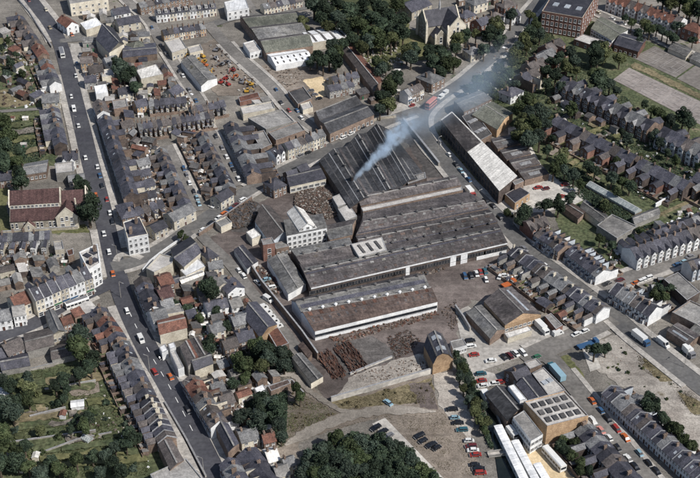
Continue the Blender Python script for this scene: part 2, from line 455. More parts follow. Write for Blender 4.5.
# ------------------------------------------------------------------ terraces and houses
def roof_sec(d, e, r, o=.3, t=.16):
    k = (r - e) / (d / 2)
    yo = d / 2 + o; ze = e - o * k
    return [(-yo, ze), (-yo, ze + t), (0, r + t), (yo, ze + t), (yo, ze), (0, r)][::-1]
def terr(desc, a, b, n, front='R', roof='slate', wall=('brick',), depth=6.8, eave=5.0, rise=2.4, wing=3.4, ww=.5, every=1, yard=6.0, chim=1,
         bay=None, dorm=False, coping=0, name='terraced_house', cat='house', group=None, storeys=2, wwall=None, alt=('slate_brown', 'slate_pale'), alt_p=.3, shop=False, porch=False,
         jit=.18, gable=None, fw='joinery', chpot='brick', backwin=True, zs=.84):
    eave *= zs; rise *= zs; depth *= .93 if zs < 1 else 1
    r = eave + rise
    P, Q = W(a, r), W(b, r)
    if front == 'L': P, Q = Q, P
    dv = Q - P; L = dv.length; w = L / n; ang = math.atan2(dv.y, dv.x); d = dv / L
    D2 = depth / 2
    mb = MB(); mb.extx([(-D2, -.3), (D2, -.3), (D2, eave), (0, r), (-D2, eave)], -w / 2, w / 2); wmesh = mb.mesh('wall')
    mb = MB(); mb.extx(roof_sec(depth, eave, r), -w / 2, w / 2); rmesh = mb.mesh('roof')
    mb = MB(); mb.box(-.32, .32, -.62, .62, -1.1, .95); mb.box(-.38, .38, -.68, .68, .95, 1.1, 0, True); mb.cyl(0, -.3, 1.1, 1.5, .13, 6); mb.cyl(0, .3, 1.1, 1.5, .13, 6); cmesh = mb.mesh('chimney')
    mb = MB(); mb.extx([(-D2 - .34, eave - .34 * rise / D2), (-D2 - .34, eave - .34 * rise / D2 + .36), (0, r + .40), (D2 + .34, eave - .34 * rise / D2 + .36), (D2 + .34, eave - .34 * rise / D2), (0, r + .1)][::-1], -.17, .17); copm = mb.mesh('coping')
    wl = wing or 0; wx = w * ww; we = eave - .9
    wm_, wr_ = {}, {}
    if wing:
        for fl in (1, -1):
            x1 = fl * (w / 2 - .02); x0 = x1 - fl * wx
            hi = we + wx * .55
            pts = [(x0, -.3), (x1, -.3), (x1, hi), (x0, we)]
            mb = MB()
            yy0, yy1 = D2 - .5, D2 + wl
            mb.face([(x, yy1, z) for x, z in (pts if fl < 0 else pts[::-1])])
            for i in range(4):
                p, q = pts[i], pts[(i + 1) % 4]
                mb.face([(p[0], yy0, p[1]), (q[0], yy0, q[1]), (q[0], yy1, q[1]), (p[0], yy1, p[1])])
            wm_[fl] = mb.mesh('rear_wing')
            mb = MB(); x0b = x0 - fl * .2
            zb = we - .2 * .55
            A = [(x0b, yy0 - 1.5, zb + .05), (x1, yy0 - 1.5, hi + .05), (x1, yy1 + .2, hi + .05), (x0b, yy1 + .2, zb + .05)]
            B_ = [(x, y, z + .14) for x, y, z in A]
            sl = math.hypot(x1 - x0b, hi - zb)
            mb.face(B_, [(A[0][1], 0), (A[1][1], sl), (A[2][1], sl), (A[3][1], 0)]); mb.face(A[::-1])
            for i in range(4):
                mb.face([A[i], A[(i + 1) % 4], B_[(i + 1) % 4], B_[i]])
            wr_[fl] = mb.mesh('wing_roof')
    ymesh = None
    if yard:
        mb = MB(); y1 = D2 + yard
        mb.box(w / 2 - .12, w / 2 + .12, D2 + wl - .1 if wing else D2 - .1, y1, -.2, 1.7); mb.box(-w / 2 + .12, w / 2 - .12, y1 - .22, y1 - .003, -.2, 1.6)
        ymesh = mb.mesh('yard_wall')
        mb = MB(); mb.extx([(-1, -.2), (1, -.2), (1, 2.3), (-1, 1.9)], -.7, .7); ohm = mb.mesh('outhouse')
        mb = MB(); mb.extx([(-1.15, 1.9), (-1.15, 1.99), (1.15, 2.46), (1.15, 2.37)][::-1], -.8, .8); ohr = mb.mesh('outhouse_roof')
    if bay == 'gable':
        bw = w * .56; bd = .9; be = eave; br = min(r - .25, be + bw * .62)
        sec = [(-bw / 2, -.3), (bw / 2, -.3), (bw / 2, be), (0, br), (-bw / 2, be)]
        mb = MB()
        mb.face([(x, -D2 - bd, z) for x, z in sec])
        for i in range(5):
            p, q = sec[i], sec[(i + 1) % 5]
            mb.face([(p[0], -D2 - bd, p[1]), (p[0], -D2 + .3 if p[1] <= be else -D2 + .3, p[1]), (q[0], -D2 + .3, q[1]), (q[0], -D2 - bd, q[1])])
        baym = mb.mesh('gable_bay')
        yb = -D2 + (br - eave) / (rise / D2) + .25
        mb = MB()
        for s in (1, -1):
            k = (br - be) / (bw / 2)
            A = [(s * (bw / 2 + .2), -D2 - bd - .25, be - .2 * k), (0, -D2 - bd - .25, br), (0, yb, br), (s * (bw / 2 + .2), -D2 + .1, be - .2 * k)]
            B_ = [(x, y, z + .15) for x, y, z in A]
            if s < 0: A, B_ = A[::-1], B_[::-1]
            mb.face(B_, [(0, 0), (0, 2), (2, 2), (2, 0)]); mb.face(A[::-1])
            for i in range(4): mb.face([A[i], A[(i + 1) % 4], B_[(i + 1) % 4], B_[i]])
        bayr = mb.mesh('bay_roof')
    elif bay == 'box':
        bw = w * .42; bh = min(2.6, eave - 1.2) if storeys == 2 else min(4.6, eave - 1.2)
        mb = MB(); mb.extx([(0, -.3), (0, bh), (-.9, bh), (-.9, -.3)][::-1], -bw / 2, bw / 2); baym = mb.mesh('bay_window')
        mb = MB(); mb.extx([(.05, bh + .35), (-1.05, bh - .02), (-1.05, bh + .1), (.05, bh + .5)][::-1], -bw / 2 - .1, bw / 2 + .1); bayr = mb.mesh('bay_roof')
    hs = []
    for i in range(n):
        c = P + d * (w * (i + .5)); z = rnd.uniform(-jit, jit)
        root = emp(name, (c.x, c.y, z), ang, desc, cat, group or ('houses' if n > 1 else None))
        root['_n'] = i
        wl_m = wall[(i * 7 + rnd.randrange(3)) % len(wall)] if len(wall) > 1 else wall[0]
        part('wall', wmesh, wl_m, root)
        rm = roof if not alt or rnd.random() > alt_p else rnd.choice(alt)
        ro = part('roof', rmesh, rm, root)
        if chim:
            side = w / 2 if (i % 2 == 0 or every == 1) else -w / 2
            if i == n - 1: side = w / 2 - .45
            if not (every == 2 and i % 2 == 1):
                if rnd.random() < .86: part('chimney', cmesh, chpot, ro, (side, rnd.choice((-.6, .5, .2)), r + .2), 0, (rnd.uniform(.8, 1.1), rnd.uniform(.7, 1.4), rnd.uniform(.75, 1.15)))
        if rnd.random() < .14:
            part('roof_light', RLITE, 'rooflight', ro, (rnd.uniform(-.25, .25) * w, -D2 * .5, eave + rise * .5 + .2))
        if coping and i % coping == 0:
            part('coping', copm, 'lead_trim', ro, (-w / 2, 0, 0))
        fl = 1 if (i % 2 == 0 or every == 1) else -1
        if wing and rnd.random() < .12:
            lt = part('lean_to', LEAN, wl_m, root, (fl * w * .2, D2, 0), 0, (w * .55, 2.6, 1)); part('lean_to_roof', LEANR, rnd.choice(('felt', 'slate_pale', 'felt_dark')), lt)
        elif wing:
            wg = part('rear_wing', wm_[fl], wwall or wl_m, root)
            part('wing_roof', wr_[fl], rm, wg)
            window(wg, fl * (w / 2 - wx / 2), D2 + wl + .02, 1.0, .9, 1.2, math.pi)
            if storeys > 1: window(wg, fl * (w / 2 - wx / 2), D2 + wl + .02, we * .62, .9, .95, math.pi)
        if ymesh:
            part('yard_wall', ymesh, 'brick', root)
            if rnd.random() < .55:
                oh = part('outhouse', ohm, wl_m, root, (rnd.uniform(-.2, .2) * w, D2 + yard - 1.5, 0)); part('outhouse_roof', ohr, rnd.choice((rm, 'felt', 'slate_pale')), oh)
        hst = eave / storeys; wh = min(1.4, hst * .52)
        for k in range(storeys):
            z0 = hst * k + hst * .3
            if k == 0:
                if shop:
                    window(root, -w * .12, -D2 - .02, .5, w * .56, 1.9)
                    part('fascia_board', FASC, rnd.choice(('wood_dark', 'white_paint', 'cream', 'car_green', 'car_maroon', 'car_blue')), root, (0, -D2, 2.55), 0, (w * .92, 1, .55))
                else:
                    if not bay: window(root, -w * .22, -D2 - .02, z0, min(1.5, w * .32), wh)
                part('door', DOOR, None, root, (w * .32, -D2 - .02, .05), 0, (.95, 1, 2.1))
            else:
                if bay == 'gable': window(root, w * .33, -D2 - .02, z0, min(1.0, w * .2), wh)
                else:
                    for sx in (-.24, .24): window(root, sx * w, -D2 - .02, z0, min(1.05, w * .24), wh)
            if backwin: window(root, -fl * w * .25, D2 + .02, z0, min(1.0, w * .22), wh, math.pi)
        if bay:
            bo = part(baym.name.split('.')[0], baym, gable or wl_m, root, (-w * .2 if bay == 'gable' else -w * .2, 0 if bay == 'gable' else -D2, 0))
            part('bay_roof', bayr, rm, bo)
            if bay == 'gable':
                for k in range(storeys): window(bo, 0, -D2 - .92, hst * k + hst * .3, bw * .62, wh)
            else:
                window(bo, 0, -.92, .6, bw * .8, 1.45)
                if bh > 4: window(bo, 0, -.92, 2.9, bw * .8, 1.2)
        if dorm:
            do = part('dormer', DORM, wl_m, ro, (0, -D2 * .62, r - rise * .72)); part('dormer_roof', DORMR, 'felt', do); window(do, 0, -1.02, .35, 1.1, .95)
        for (x0, x1, y0, y1) in ((-w / 2, w / 2, -D2, D2 + (wl if wing else 0)),):
            pts = [c + d * x + Vector((-d.y, d.x, 0)) * y for x, y in ((x0, y0), (x1, y0), (x1, y1), (x0, y1))]
            occ_poly(pts)
        hs.append(root)
    return hs
def _lean():
    b = MB(); b.extx([(-.05, -.3), (1, -.3), (1, 2.3), (-.05, 2.9)], -.5, .5); return b.mesh('lean_to')
LEAN = _lean()
def _leanr():
    b = MB(); b.extx([(-.05, 2.91), (1.08, 2.28), (1.08, 2.4), (-.05, 3.03)], -.53, .53); return b.mesh('lean_to_roof')
LEANR = _leanr()
def _rl():
    b = MB(); b.extx([(-.5, -.36), (.5, .34), (.5, .46), (-.5, -.24)], -.4, .4); return b.mesh('roof_light')
RLITE = _rl()
def _fasc():
    b = MB(); b.box(-.5, .5, -.22, .02, 0, 1, 0, True); return b.mesh('fascia_board')
FASC = _fasc()
def _dorm():
    b = MB(); b.box(-.8, .8, -1.0, 1.2, 0, 1.45); return b.mesh('dormer')
DORM = _dorm()
def _dormr():
    b = MB(); b.extx([(-1.25, 1.46), (-1.25, 1.58), (1.3, 1.75), (1.3, 1.63)][::-1], -.95, .95); return b.mesh('dormer_roof')
DORMR = _dormr()

def hip(desc, a, b, width, eave=5.4, rise=2.8, roof='slate', wall='brick', hipped=True, chim=2, storeys=2, name='house', cat='house', group=None, nwin=3, porch=True, flip=False, zs=.85):
    """house whose ridge mid-line runs a->b (survey points at ridge height) ; walls extend the given width"""
    eave *= zs; rise *= zs; width *= .94
    r = eave + rise
    P, Q = W(a, r), W(b, r)
    if flip: P, Q = Q, P
    dv = Q - P; L = max(dv.length, 4); c = (P + Q) / 2; ang = math.atan2(dv.y, dv.x)
    hl = L / 2; hw = width / 2; o = .35
    root = emp(name, (c.x, c.y, 0), ang, desc, cat, group)
    mb = MB()
    if hipped: mb.box(-hl, hl, -hw, hw, -.3, eave)
    else: mb.extx([(-hw, -.3), (hw, -.3), (hw, eave), (0, r), (-hw, eave)], -hl, hl)
    wo = part('wall', mb.mesh('wall'), wall, root)
    mb = MB()
    if hipped:
        rx = max(hl - hw * .85, .3); k = rise / hw; ze = eave - o * k
        e = [(-hl - o, -hw - o, ze), (hl + o, -hw - o, ze), (hl + o, hw + o, ze), (-hl - o, hw + o, ze)]
        t = [(-rx, 0, r), (rx, 0, r)]
        sl = math.hypot(hw + o, rise)
        mb.face([e[0], e[1], t[1], t[0]], [(-hl, 0), (hl, 0), (rx, sl), (-rx, sl)])
        mb.face([e[2], e[3], t[0], t[1]], [(hl, 0), (-hl, 0), (-rx, sl), (rx, sl)])
        mb.face([e[1], e[2], t[1]], [(-hw, 0), (hw, 0), (0, sl)]); mb.face([e[3], e[0], t[0]], [(-hw, 0), (hw, 0), (0, sl)])
        mb.face([(x, y, z - .12) for x, y, z in e[::-1]])
        for i in range(4):
            A, B_ = e[i], e[(i + 1) % 4]
            mb.face([(A[0], A[1], A[2] - .12), (B_[0], B_[1], B_[2] - .12), B_, A])
    else:
        mb.extx(roof_sec(width, eave, r), -hl - .2, hl + .2)
    ro = part('roof', mb.mesh('roof'), roof, root)
    if chim:
        b2 = MB(); b2.box(-.32, .32, -.6, .6, -1.4, 1.0); b2.box(-.38, .38, -.66, .66, 1.0, 1.15, 0, True); b2.cyl(0, -.3, 1.15, 1.55, .13, 6); b2.cyl(0, .3, 1.15, 1.55, .13, 6); cm = b2.mesh('chimney')
        for k in range(chim):
            part('chimney', cm, 'brick', ro, ((hl * .62) * (1 if k else -1), .3, r - .1))
    hst = eave / storeys
    for k in range(storeys):
        for sgn, rz in ((-1, 0), (1, math.pi)):
            for i in range(nwin):
                x = -hl + 2 * hl * (i + .5) / nwin
                if k == 0 and sgn < 0 and i == nwin // 2 and porch:
                    part('door', DOOR, None, root, (x, -hw - .02, .05), 0, (1.1, 1, 2.2)); continue
                window(root, x, sgn * (hw + .02), hst * k + hst * .3, min(1.3, 2 * hl / nwin * .5), min(1.4, hst * .52), rz)
        for sgn, rz in ((1, math.pi / 2), (-1, -math.pi / 2)):
            for y in ((-.25, .25) if width > 6 else (0,)):
                window(root, sgn * (hl + .02), y * width, hst * k + hst * .3, 1.0, min(1.4, hst * .52), rz)
    ux = Vector((math.cos(ang), math.sin(ang), 0)); uy = Vector((-ux.y, ux.x, 0))
    occ_poly([c + ux * x + uy * y for x, y in ((-hl, -hw), (hl, -hw), (hl, hw), (-hl, hw))])
    return root

# ------------------------------------------------------------------ sheds: roof lines given as (left point, right point, height)
def loft(desc, lines, roof, wall, name='factory_shed', cat='factory', vents=None, glaz=None, wins=None, sheet_w=0, group=None, dark=False, base=-.3, gutter=True, thick=.2, over=.25, zs=.82):
    lines = [(p, q, z * zs) for p, q, z in lines]; base = base * zs if base > 0 else base
    if wins: wins = [(s_, z * zs, c_, w_, h_ * zs) for s_, z, c_, w_, h_ in wins]
    Ls = [W(l[0], l[2]) for l in lines]; Rs = [W(l[1], l[2]) for l in lines]
    n = len(lines)
    cen = Vector((0, 0, 0))
    for p in Ls + Rs: cen += p
    cen /= (2 * n); cen.z = 0
    root = emp(name, (cen.x, cen.y, 0), 0, desc, cat, group)
    A = [p - cen for p in Ls]; B_ = [p - cen for p in Rs]
    # make the footprint order so that line 0 -> n-1 with left->right gives upward normals
    up = ((B_[0] - A[0]).cross(A[-1] - A[0])).z
    # walls
    mb = MB()
    for (p, q) in ((A[0], B_[0]), (A[-1], B_[-1])):
        mb.face([(p.x, p.y, base), (q.x, q.y, base), (q.x, q.y, q.z), (p.x, p.y, p.z)])
    ends = []
    for E_ in (A, B_):
        mb.face([(E_[0].x, E_[0].y, base)] + [tuple(p) for p in E_] + [(E_[-1].x, E_[-1].y, base)])
    part('wall', mb.mesh('wall'), wall, root)
    slopes = []
    for i in range(n - 1):
        a0, b0, b1, a1 = A[i], B_[i], B_[i + 1], A[i + 1]
        dA = (b0 - a0).normalized() * over
        q = [a0 - dA, b0 + dA, b1 + dA, a1 - dA]
        if up < 0: q = q[::-1]
        sl = (a1 - a0).length; ln = (b0 - a0).length
        uv = [(0, 0), (ln, 0), (ln, sl), (0, sl)]
        if up < 0: uv = uv[::-1]
        mb = MB()
        top = [Vector((p.x, p.y, p.z + thick)) for p in q]; bot = [Vector((p.x, p.y, p.z + .004)) for p in q]
        mb.face(top, uv); mb.face(bot[::-1], uv[::-1])
        for k in range(4): mb.face([bot[k], bot[(k + 1) % 4], top[(k + 1) % 4], top[k]])
        rm = roof[i] if isinstance(roof, (list, tuple)) else roof
        o = part('roof_slope', mb.mesh('roof_slope'), rm, root)
        slopes.append((o, A[i], B_[i], B_[i + 1], A[i + 1]))
    for i in range(1, n - 1):
        crest = A[i].z > max(A[i - 1].z, A[i + 1].z) - .05
        d_ = B_[i] - A[i]; hw_ = .28 if crest else .42
        m_ = MB(); m_.box(0, d_.length, -hw_, hw_, thick * .3, thick + (.12 if crest else .16), 0, True)
        part('ridge_cap' if crest else 'valley_gutter', m_.mesh('ridge_cap' if crest else 'valley_gutter'), 'felt' if crest else 'felt_dark', slopes[i - 1][0], tuple(A[i]), math.atan2(d_.y, d_.x))
    if vents:
        for li, m_, k0 in vents:
            o = slopes[min(li, n - 2)][0]
            for k in range(m_):
                t = (k + .5) / m_
                p = A[li].lerp(B_[li], t)
                part('roof_vent', VENT, 'felt_dark' if k0 == 0 else 'sheet_white', o, (p.x, p.y, p.z + .2), 0, (1.5, 1.5, 1.15))
    if glaz:
        for si, m_, s0, s1, f, gmn in glaz:           # slope, count, across range, fraction, material
            o, a0, b0, b1, a1 = slopes[si]
            for k in range(m_):
                t0 = (k + .5 - f / 2) / m_; t1 = (k + .5 + f / 2) / m_
                q = [a0.lerp(b0, t0).lerp(a1.lerp(b1, t0), s0), a0.lerp(b0, t1).lerp(a1.lerp(b1, t1), s0),
                     a0.lerp(b0, t1).lerp(a1.lerp(b1, t1), s1), a0.lerp(b0, t0).lerp(a1.lerp(b1, t0), s1)]
                if up < 0: q = q[::-1]
                mb = MB()
                tp = [p + Vector((0, 0, thick + .14)) for p in q]; bt = [p + Vector((0, 0, thick - .05)) for p in q]
                mb.face(tp)
                for e in range(4): mb.face([bt[e], bt[(e + 1) % 4], tp[(e + 1) % 4], tp[e]])
                part('roof_glazing', mb.mesh('roof_glazing'), gmn, o)
    if wins:
        for side, z, cnt, w_, h_ in wins:
            p, q = {'front': (A[0], B_[0]), 'back': (A[-1], B_[-1]), 'left': (A[0], A[-1]), 'right': (B_[0], B_[-1])}[side]
            winrow(root, p + cen, q + cen, z, cnt, w_, h_, cen, dark=dark)
    occ_poly([Ls[0], Rs[0]] + Rs[1:] + Ls[::-1][:-1])
    return root

def flat(desc, quad, h, roof='felt', wall='brick', par=.5, name='flat_roofed_building', cat='building', wins=None, sky=0, group=None, chim=0, skym='rooflight', doors=None, trim='lead_trim'):
    """flat-roofed block; quad = survey points of its roof corners at height h"""
    P = [W(p, h) for p in quad]
    ar = sum(P[i].x * P[(i + 1) % len(P)].y - P[(i + 1) % len(P)].x * P[i].y for i in range(len(P)))
    idx = list(range(len(P)))
    if ar < 0: P = P[::-1]
    cen = sum(P, Vector((0, 0, 0))) / len(P); cen.z = 0
    root = emp(name, (cen.x, cen.y, 0), 0, desc, cat, group)
    n = len(P); q = [p - cen for p in P]
    mb = MB()
    for i in range(n):
        a, b = q[i], q[(i + 1) % n]
        mb.face([(a.x, a.y, -.3), (b.x, b.y, -.3), (b.x, b.y, h), (a.x, a.y, h)])
    inn = []
    for i in range(n):
        a, b, c = q[i - 1], q[i], q[(i + 1) % n]
        d1 = (b - a).normalized(); d2 = (c - b).normalized()
        n1 = Vector((-d1.y, d1.x, 0)); n2 = Vector((-d2.y, d2.x, 0))
        bis = (n1 + n2); bis = bis / max(bis.dot(n1), .3)
        inn.append(b + bis * .32)
    for i in range(n):
        a, b = q[i], q[(i + 1) % n]; c, d = inn[(i + 1) % n], inn[i]
        mb.face([(d.x, d.y, h), (c.x, c.y, h), (c.x, c.y, h - par - .1), (d.x, d.y, h - par - .1)])
    part('wall', mb.mesh('wall'), wall, root)
    mb = MB()
    for i in range(n):
        a, b = q[i], q[(i + 1) % n]; c, d = inn[(i + 1) % n], inn[i]
        mb.face([(a.x, a.y, h + .003), (b.x, b.y, h + .003), (c.x, c.y, h + .003), (d.x, d.y, h + .003)])
    part('parapet_coping', mb.mesh('parapet_coping'), trim, root)
    mb = MB(); mb.face([(p.x, p.y, h - par) for p in inn], [(p.x, p.y) for p in inn])
    ro = part('roof', mb.mesh('roof'), roof, root)
    if sky:
        nx, ny, sx, sy = sky
        for i in range(nx):
            for j in range(ny):
                u = (i + .7) / (nx + .4); v = (j + .7) / (ny + .4)
                if n == 4:
                    p = inn[0].lerp(inn[1], u).lerp(inn[3].lerp(inn[2], u), v)
                    a = math.atan2((inn[1] - inn[0]).y, (inn[1] - inn[0]).x)
                    b2 = MB(); b2.box(-sx / 2, sx / 2, -sy / 2, sy / 2, 0, .45)
                    part('roof_light', b2.mesh('roof_light'), skym, ro, (p.x, p.y, h - par), a)
    if wins:
        for side, z, cnt, w_, h_ in wins:
            # sides numbered by the given corner order
            i = side if ar >= 0 else (n - 2 - side) % n
            winrow(root, P[i], P[(i + 1) % n], z, cnt, w_, h_, cen)
    if chim:
        b2 = MB(); b2.box(-.5, .5, -1.0, 1.0, 0, 2.4); b2.box(-.58, .58, -1.08, 1.08, 2.4, 2.6, 0, True); cm = b2.mesh('chimney')
        for k in range(chim):
            p = inn[0].lerp(inn[2], (k + .5) / chim)
            part('chimney', cm, 'brick', ro, (p.x, p.y, h - par))
    occ_poly(P)
    return root

# ------------------------------------------------------------------ trees and shrubs
def _crown(seed, nleaf=2400, squash=.85, clumps=16, size=(.055, .10)):
    r = random.Random(seed)
    cl = []
    for k in range(clumps):
        u = r.uniform(-.75, 1); t = r.uniform(0, 2 * math.pi); s = math.sqrt(max(0, 1 - u * u)); rad = r.uniform(.45, .72)
        cl.append((Vector((s * math.cos(t) * rad, s * math.sin(t) * rad, u * rad * squash)), r.uniform(.26, .44)))
    v, f = [], []
    for k in range(nleaf):
        c, cr = r.choice(cl)
        dirv = Vector((r.gauss(0, 1), r.gauss(0, 1), r.gauss(.15, 1))).normalized()
        p = c + dirv * cr * r.uniform(.72, 1.08)
        if p.length < .45: p = p.normalized() * r.uniform(.45, .6)
        nn = (dirv + Vector((r.gauss(0, .6), r.gauss(0, .6), r.gauss(.2, .6)))).normalized()
        t1 = nn.cross(Vector((r.gauss(0, 1), r.gauss(0, 1), r.gauss(0, 1)))).normalized(); t2 = nn.cross(t1)
        s1 = r.uniform(*size); s2 = s1 * r.uniform(.6, 1)
        i = len(v)
        v += [tuple(p + t1 * s1), tuple(p + t2 * s2), tuple(p - t1 * s1), tuple(p - t2 * s2)]
        f.append((i, i + 1, i + 2, i + 3))
    # dense inner foliage
    bm = bmesh.new(); bmesh.ops.create_icosphere(bm, subdivisions=2, radius=.5)
    i0 = len(v)
    for q in bm.verts: v.append((q.co.x * r.uniform(.8, 1.15), q.co.y * r.uniform(.8, 1.15), q.co.z * squash * r.uniform(.8, 1.1)))
    for fc in bm.faces: f.append(tuple(i0 + q.index for q in fc.verts))
    bm.free()
    me = bpy.data.meshes.new('crown'); me.from_pydata(v, [], f); me.update()
    me.materials.append(M['leaf'])
    return me
CROWNS = [_crown(s, 2600, sq, cl) for s, sq, cl in ((1, .8, 18), (2, .95, 11), (3, .85, 24), (4, 1.25, 14), (5, .7, 9), (6, .9, 30), (7, 1.45, 16), (8, .8, 12))]
BUSHES = [_crown(s, 420, .8, 9, (.10, .18)) for s in (11, 12, 13, 14)]
def _trunk():
    b = MB()
    b.cyl(0, 0, -.05, .55, .05, 8, r1=.035)
    for k in range(4):
        t = k * 1.6; c, s = math.cos(t), math.sin(t)
        for j in range(3):
            z0 = .45 + j * .1; 
            p0 = Vector((c * .07 * j, s * .07 * j, z0)); p1 = Vector((c * .07 * (j + 1), s * .07 * (j + 1), z0 + .12))
            e = Vector((-s, c, 0)) * (.022 - .005 * j); g = Vector((0, 0, .02))
            b.face([p0 - e, p0 + e, p1 + e * .8, p1 - e * .8]); b.face([p0 - g, p0 + g, p1 + g, p1 - g])
    return b.mesh('trunk')
TRUNK = _trunk()
def tree(desc, p, R, H=None, leaf=None, group='trees', cat='tree', name='tree'):
    H = H or R * 2.3
    R *= .86 * rnd.uniform(.82, 1.14); zc = H - R * .85
    w = W(p, zc)
    root = emp(name, (w.x, w.y, 0), rnd.uniform(0, 6.28), desc, cat, group)
    lf = leaf or rnd.choice(('leaf', 'leaf', 'leaf', 'leaf_mid', 'leaf_blue'))
    part('crown', rnd.choice(CROWNS), lf, root, (0, 0, zc), rnd.uniform(0, 6), (R * rnd.uniform(.92, 1.1), R * rnd.uniform(.92, 1.1), R * rnd.uniform(.85, 1.1)))
    part('trunk', TRUNK, 'bark', root, (0, 0, 0), 0, (max(H * .9, 1), max(H * .9, 1), H))
    return root
def trees(desc, lst, leaf=None, group=None, thin=.5):
    kept = []
    for t in lst:
        w = W((t[0], t[1]), t[2] * 1.4)
        if any((w - k).length < thin * (t[2] + r) for k, r in kept): continue
        kept.append((w, t[2]))
        tree(desc, (t[0], t[1]), t[2], t[3] if len(t) > 3 else None, leaf if not isinstance(leaf, (list, tuple)) else rnd.choice(leaf), group or desc)
def bush(desc, w, R, leaf=None, group=None):
    lf = leaf or rnd.choice(('leaf', 'leaf_mid', 'leaf_mid', 'leaf', 'leaf_pale', 'leaf_blue'))
    o = solo('shrub', rnd.choice(BUSHES), lf, (w.x, w.y, R * .55), rnd.uniform(0, 6), desc, 'shrub', group or desc, (R, R, R * rnd.uniform(.75, 1.1)))
    return o
_fl = MB(); _fl.box(-1, 1, -.75, .75, -.1, 1.8)
GSH = _fl.mesh('wall')
_fl = MB(); _fl.extx(roof_sec(1.5, 1.78, 2.25, .15, .07), -1.1, 1.1)
GSR = _fl.mesh('roof')
_fl = MB(); _fl.box(-.35, .35, -.79, -.7, 0, 1.6)
GSD = _fl.mesh('door')
def gshed(desc, w, rz, s=1.0, m=None, rm=None):
    root = emp('garden_shed', (w.x, w.y, 0), rz, desc, 'shed', desc)
    root.scale = (s, s, 1)
    part('wall', GSH, m or rnd.choice(('wood_dark', 'brick', 'grey_wall', 'cream', 'white_paint')), root)
    part('roof', GSR, rm or rnd.choice(('felt', 'felt_dark', 'felt_light', 'sheet_cream', 'slate_pale', 'tile_red')), root)
    part('door', GSD, rnd.choice(('white_paint', 'wood_dark', 'car_green')), root)
def scatter(desc, poly, nb=0, ns=0, rb=(.6, 1.6), leaf=None, rz=None, what=('shrub', 'shed')):
    xs = [p[0] for p in poly]; ys = [p[1] for p in poly]
    for kind, num in (('b', int(nb * .5)), ('s', ns)):
        k = t = 0
        while k < num and t < num * 30:
            t += 1
            p = (rnd.uniform(min(xs), max(xs)), rnd.uniform(min(ys), max(ys)))
            if not inpoly(p, poly): continue
            w = W(p)
            R = rnd.uniform(*rb) if kind == 'b' else 1.6
            if not free(w.x, w.y, R * .55 if kind == 'b' else 1.3): continue
            if kind == 'b': bush('leafy garden shrub ' + desc, w, R, leaf); occ_poly([w + Vector((a * R * .5, b * R * .5, 0)) for a, b in ((-1, -1), (1, -1), (1, 1), (-1, 1))])
            else:
                gshed('small garden shed ' + desc, w, (rz if rz is not None else 0) + rnd.choice((0, math.pi / 2)) + rnd.uniform(-.1, .1), rnd.uniform(.9, 1.5))
                occ_poly([w + Vector((a * 1.6, b * 1.6, 0)) for a, b in ((-1, -1), (1, -1), (1, 1), (-1, 1))])
            k += 1
def outbuildings(where, poly, n, rz=0.0, mats=('brick', 'cream', 'grey_wall', 'brick_dark', 'brick')):
    xs = [p[0] for p in poly]; ys = [p[1] for p in poly]; k = t = 0
    ds = 'low outbuilding ' + where
    while k < n and t < n * 60:
        t += 1
        p = (rnd.uniform(min(xs), max(xs)), rnd.uniform(min(ys), max(ys)))
        if not inpoly(p, poly): continue
        w = W(p); L, B_ = rnd.uniform(3.5, 8), rnd.uniform(3, 5)
        if not free(w.x, w.y, max(L, B_) * .5): continue
        a = rz + rnd.choice((0, math.pi / 2)) + rnd.uniform(-.06, .06); e = rnd.uniform(2.2, 3.6); r = e + rnd.uniform(.5, 1.5)
        root = emp('outbuilding', (w.x, w.y, 0), a, ds, 'outbuilding', ds)
        m = MB(); mono = rnd.random() < .5
        sec = [(-B_ / 2, -.2), (B_ / 2, -.2), (B_ / 2, r if mono else e), (0, (r + e) / 2 if mono else r), (-B_ / 2, e)]
        m.extx(sec, -L / 2, L / 2); part('wall', m.mesh('wall'), rnd.choice(mats), root)
        m = MB()
        if mono: m.extx([(-B_ / 2 - .2, e - .02), (-B_ / 2 - .2, e + .12), (B_ / 2 + .2, r + .14), (B_ / 2 + .2, r + .01)][::-1], -L / 2 - .15, L / 2 + .15)
        else: m.extx(roof_sec(B_, e, r, .2, .1), -L / 2 - .15, L / 2 + .15)
        part('roof', m.mesh('roof'), rnd.choice(('slate', 'slate', 'slate_pale', 'felt', 'felt_dark', 'sheet_grey', 'slate_brown', 'tile_red', 'felt_light')), root)
        part('door', GSD, rnd.choice(('white_paint', 'wood_dark', 'car_green')), root, (rnd.uniform(-.3, .3) * L, -B_ / 2 + .72, 0), 0, (1.2, 1, 1.15))
        window(root, -L * .3, B_ / 2 + .02, 1.0, .8, .8, math.pi)
        ux = Vector((math.cos(a), math.sin(a), 0)); uy = Vector((-ux.y, ux.x, 0))
        occ_poly([w + ux * x * L / 2 + uy * y * B_ / 2 for x, y in ((-1, -1), (1, -1), (1, 1), (-1, 1))]); k += 1
_RB = {}
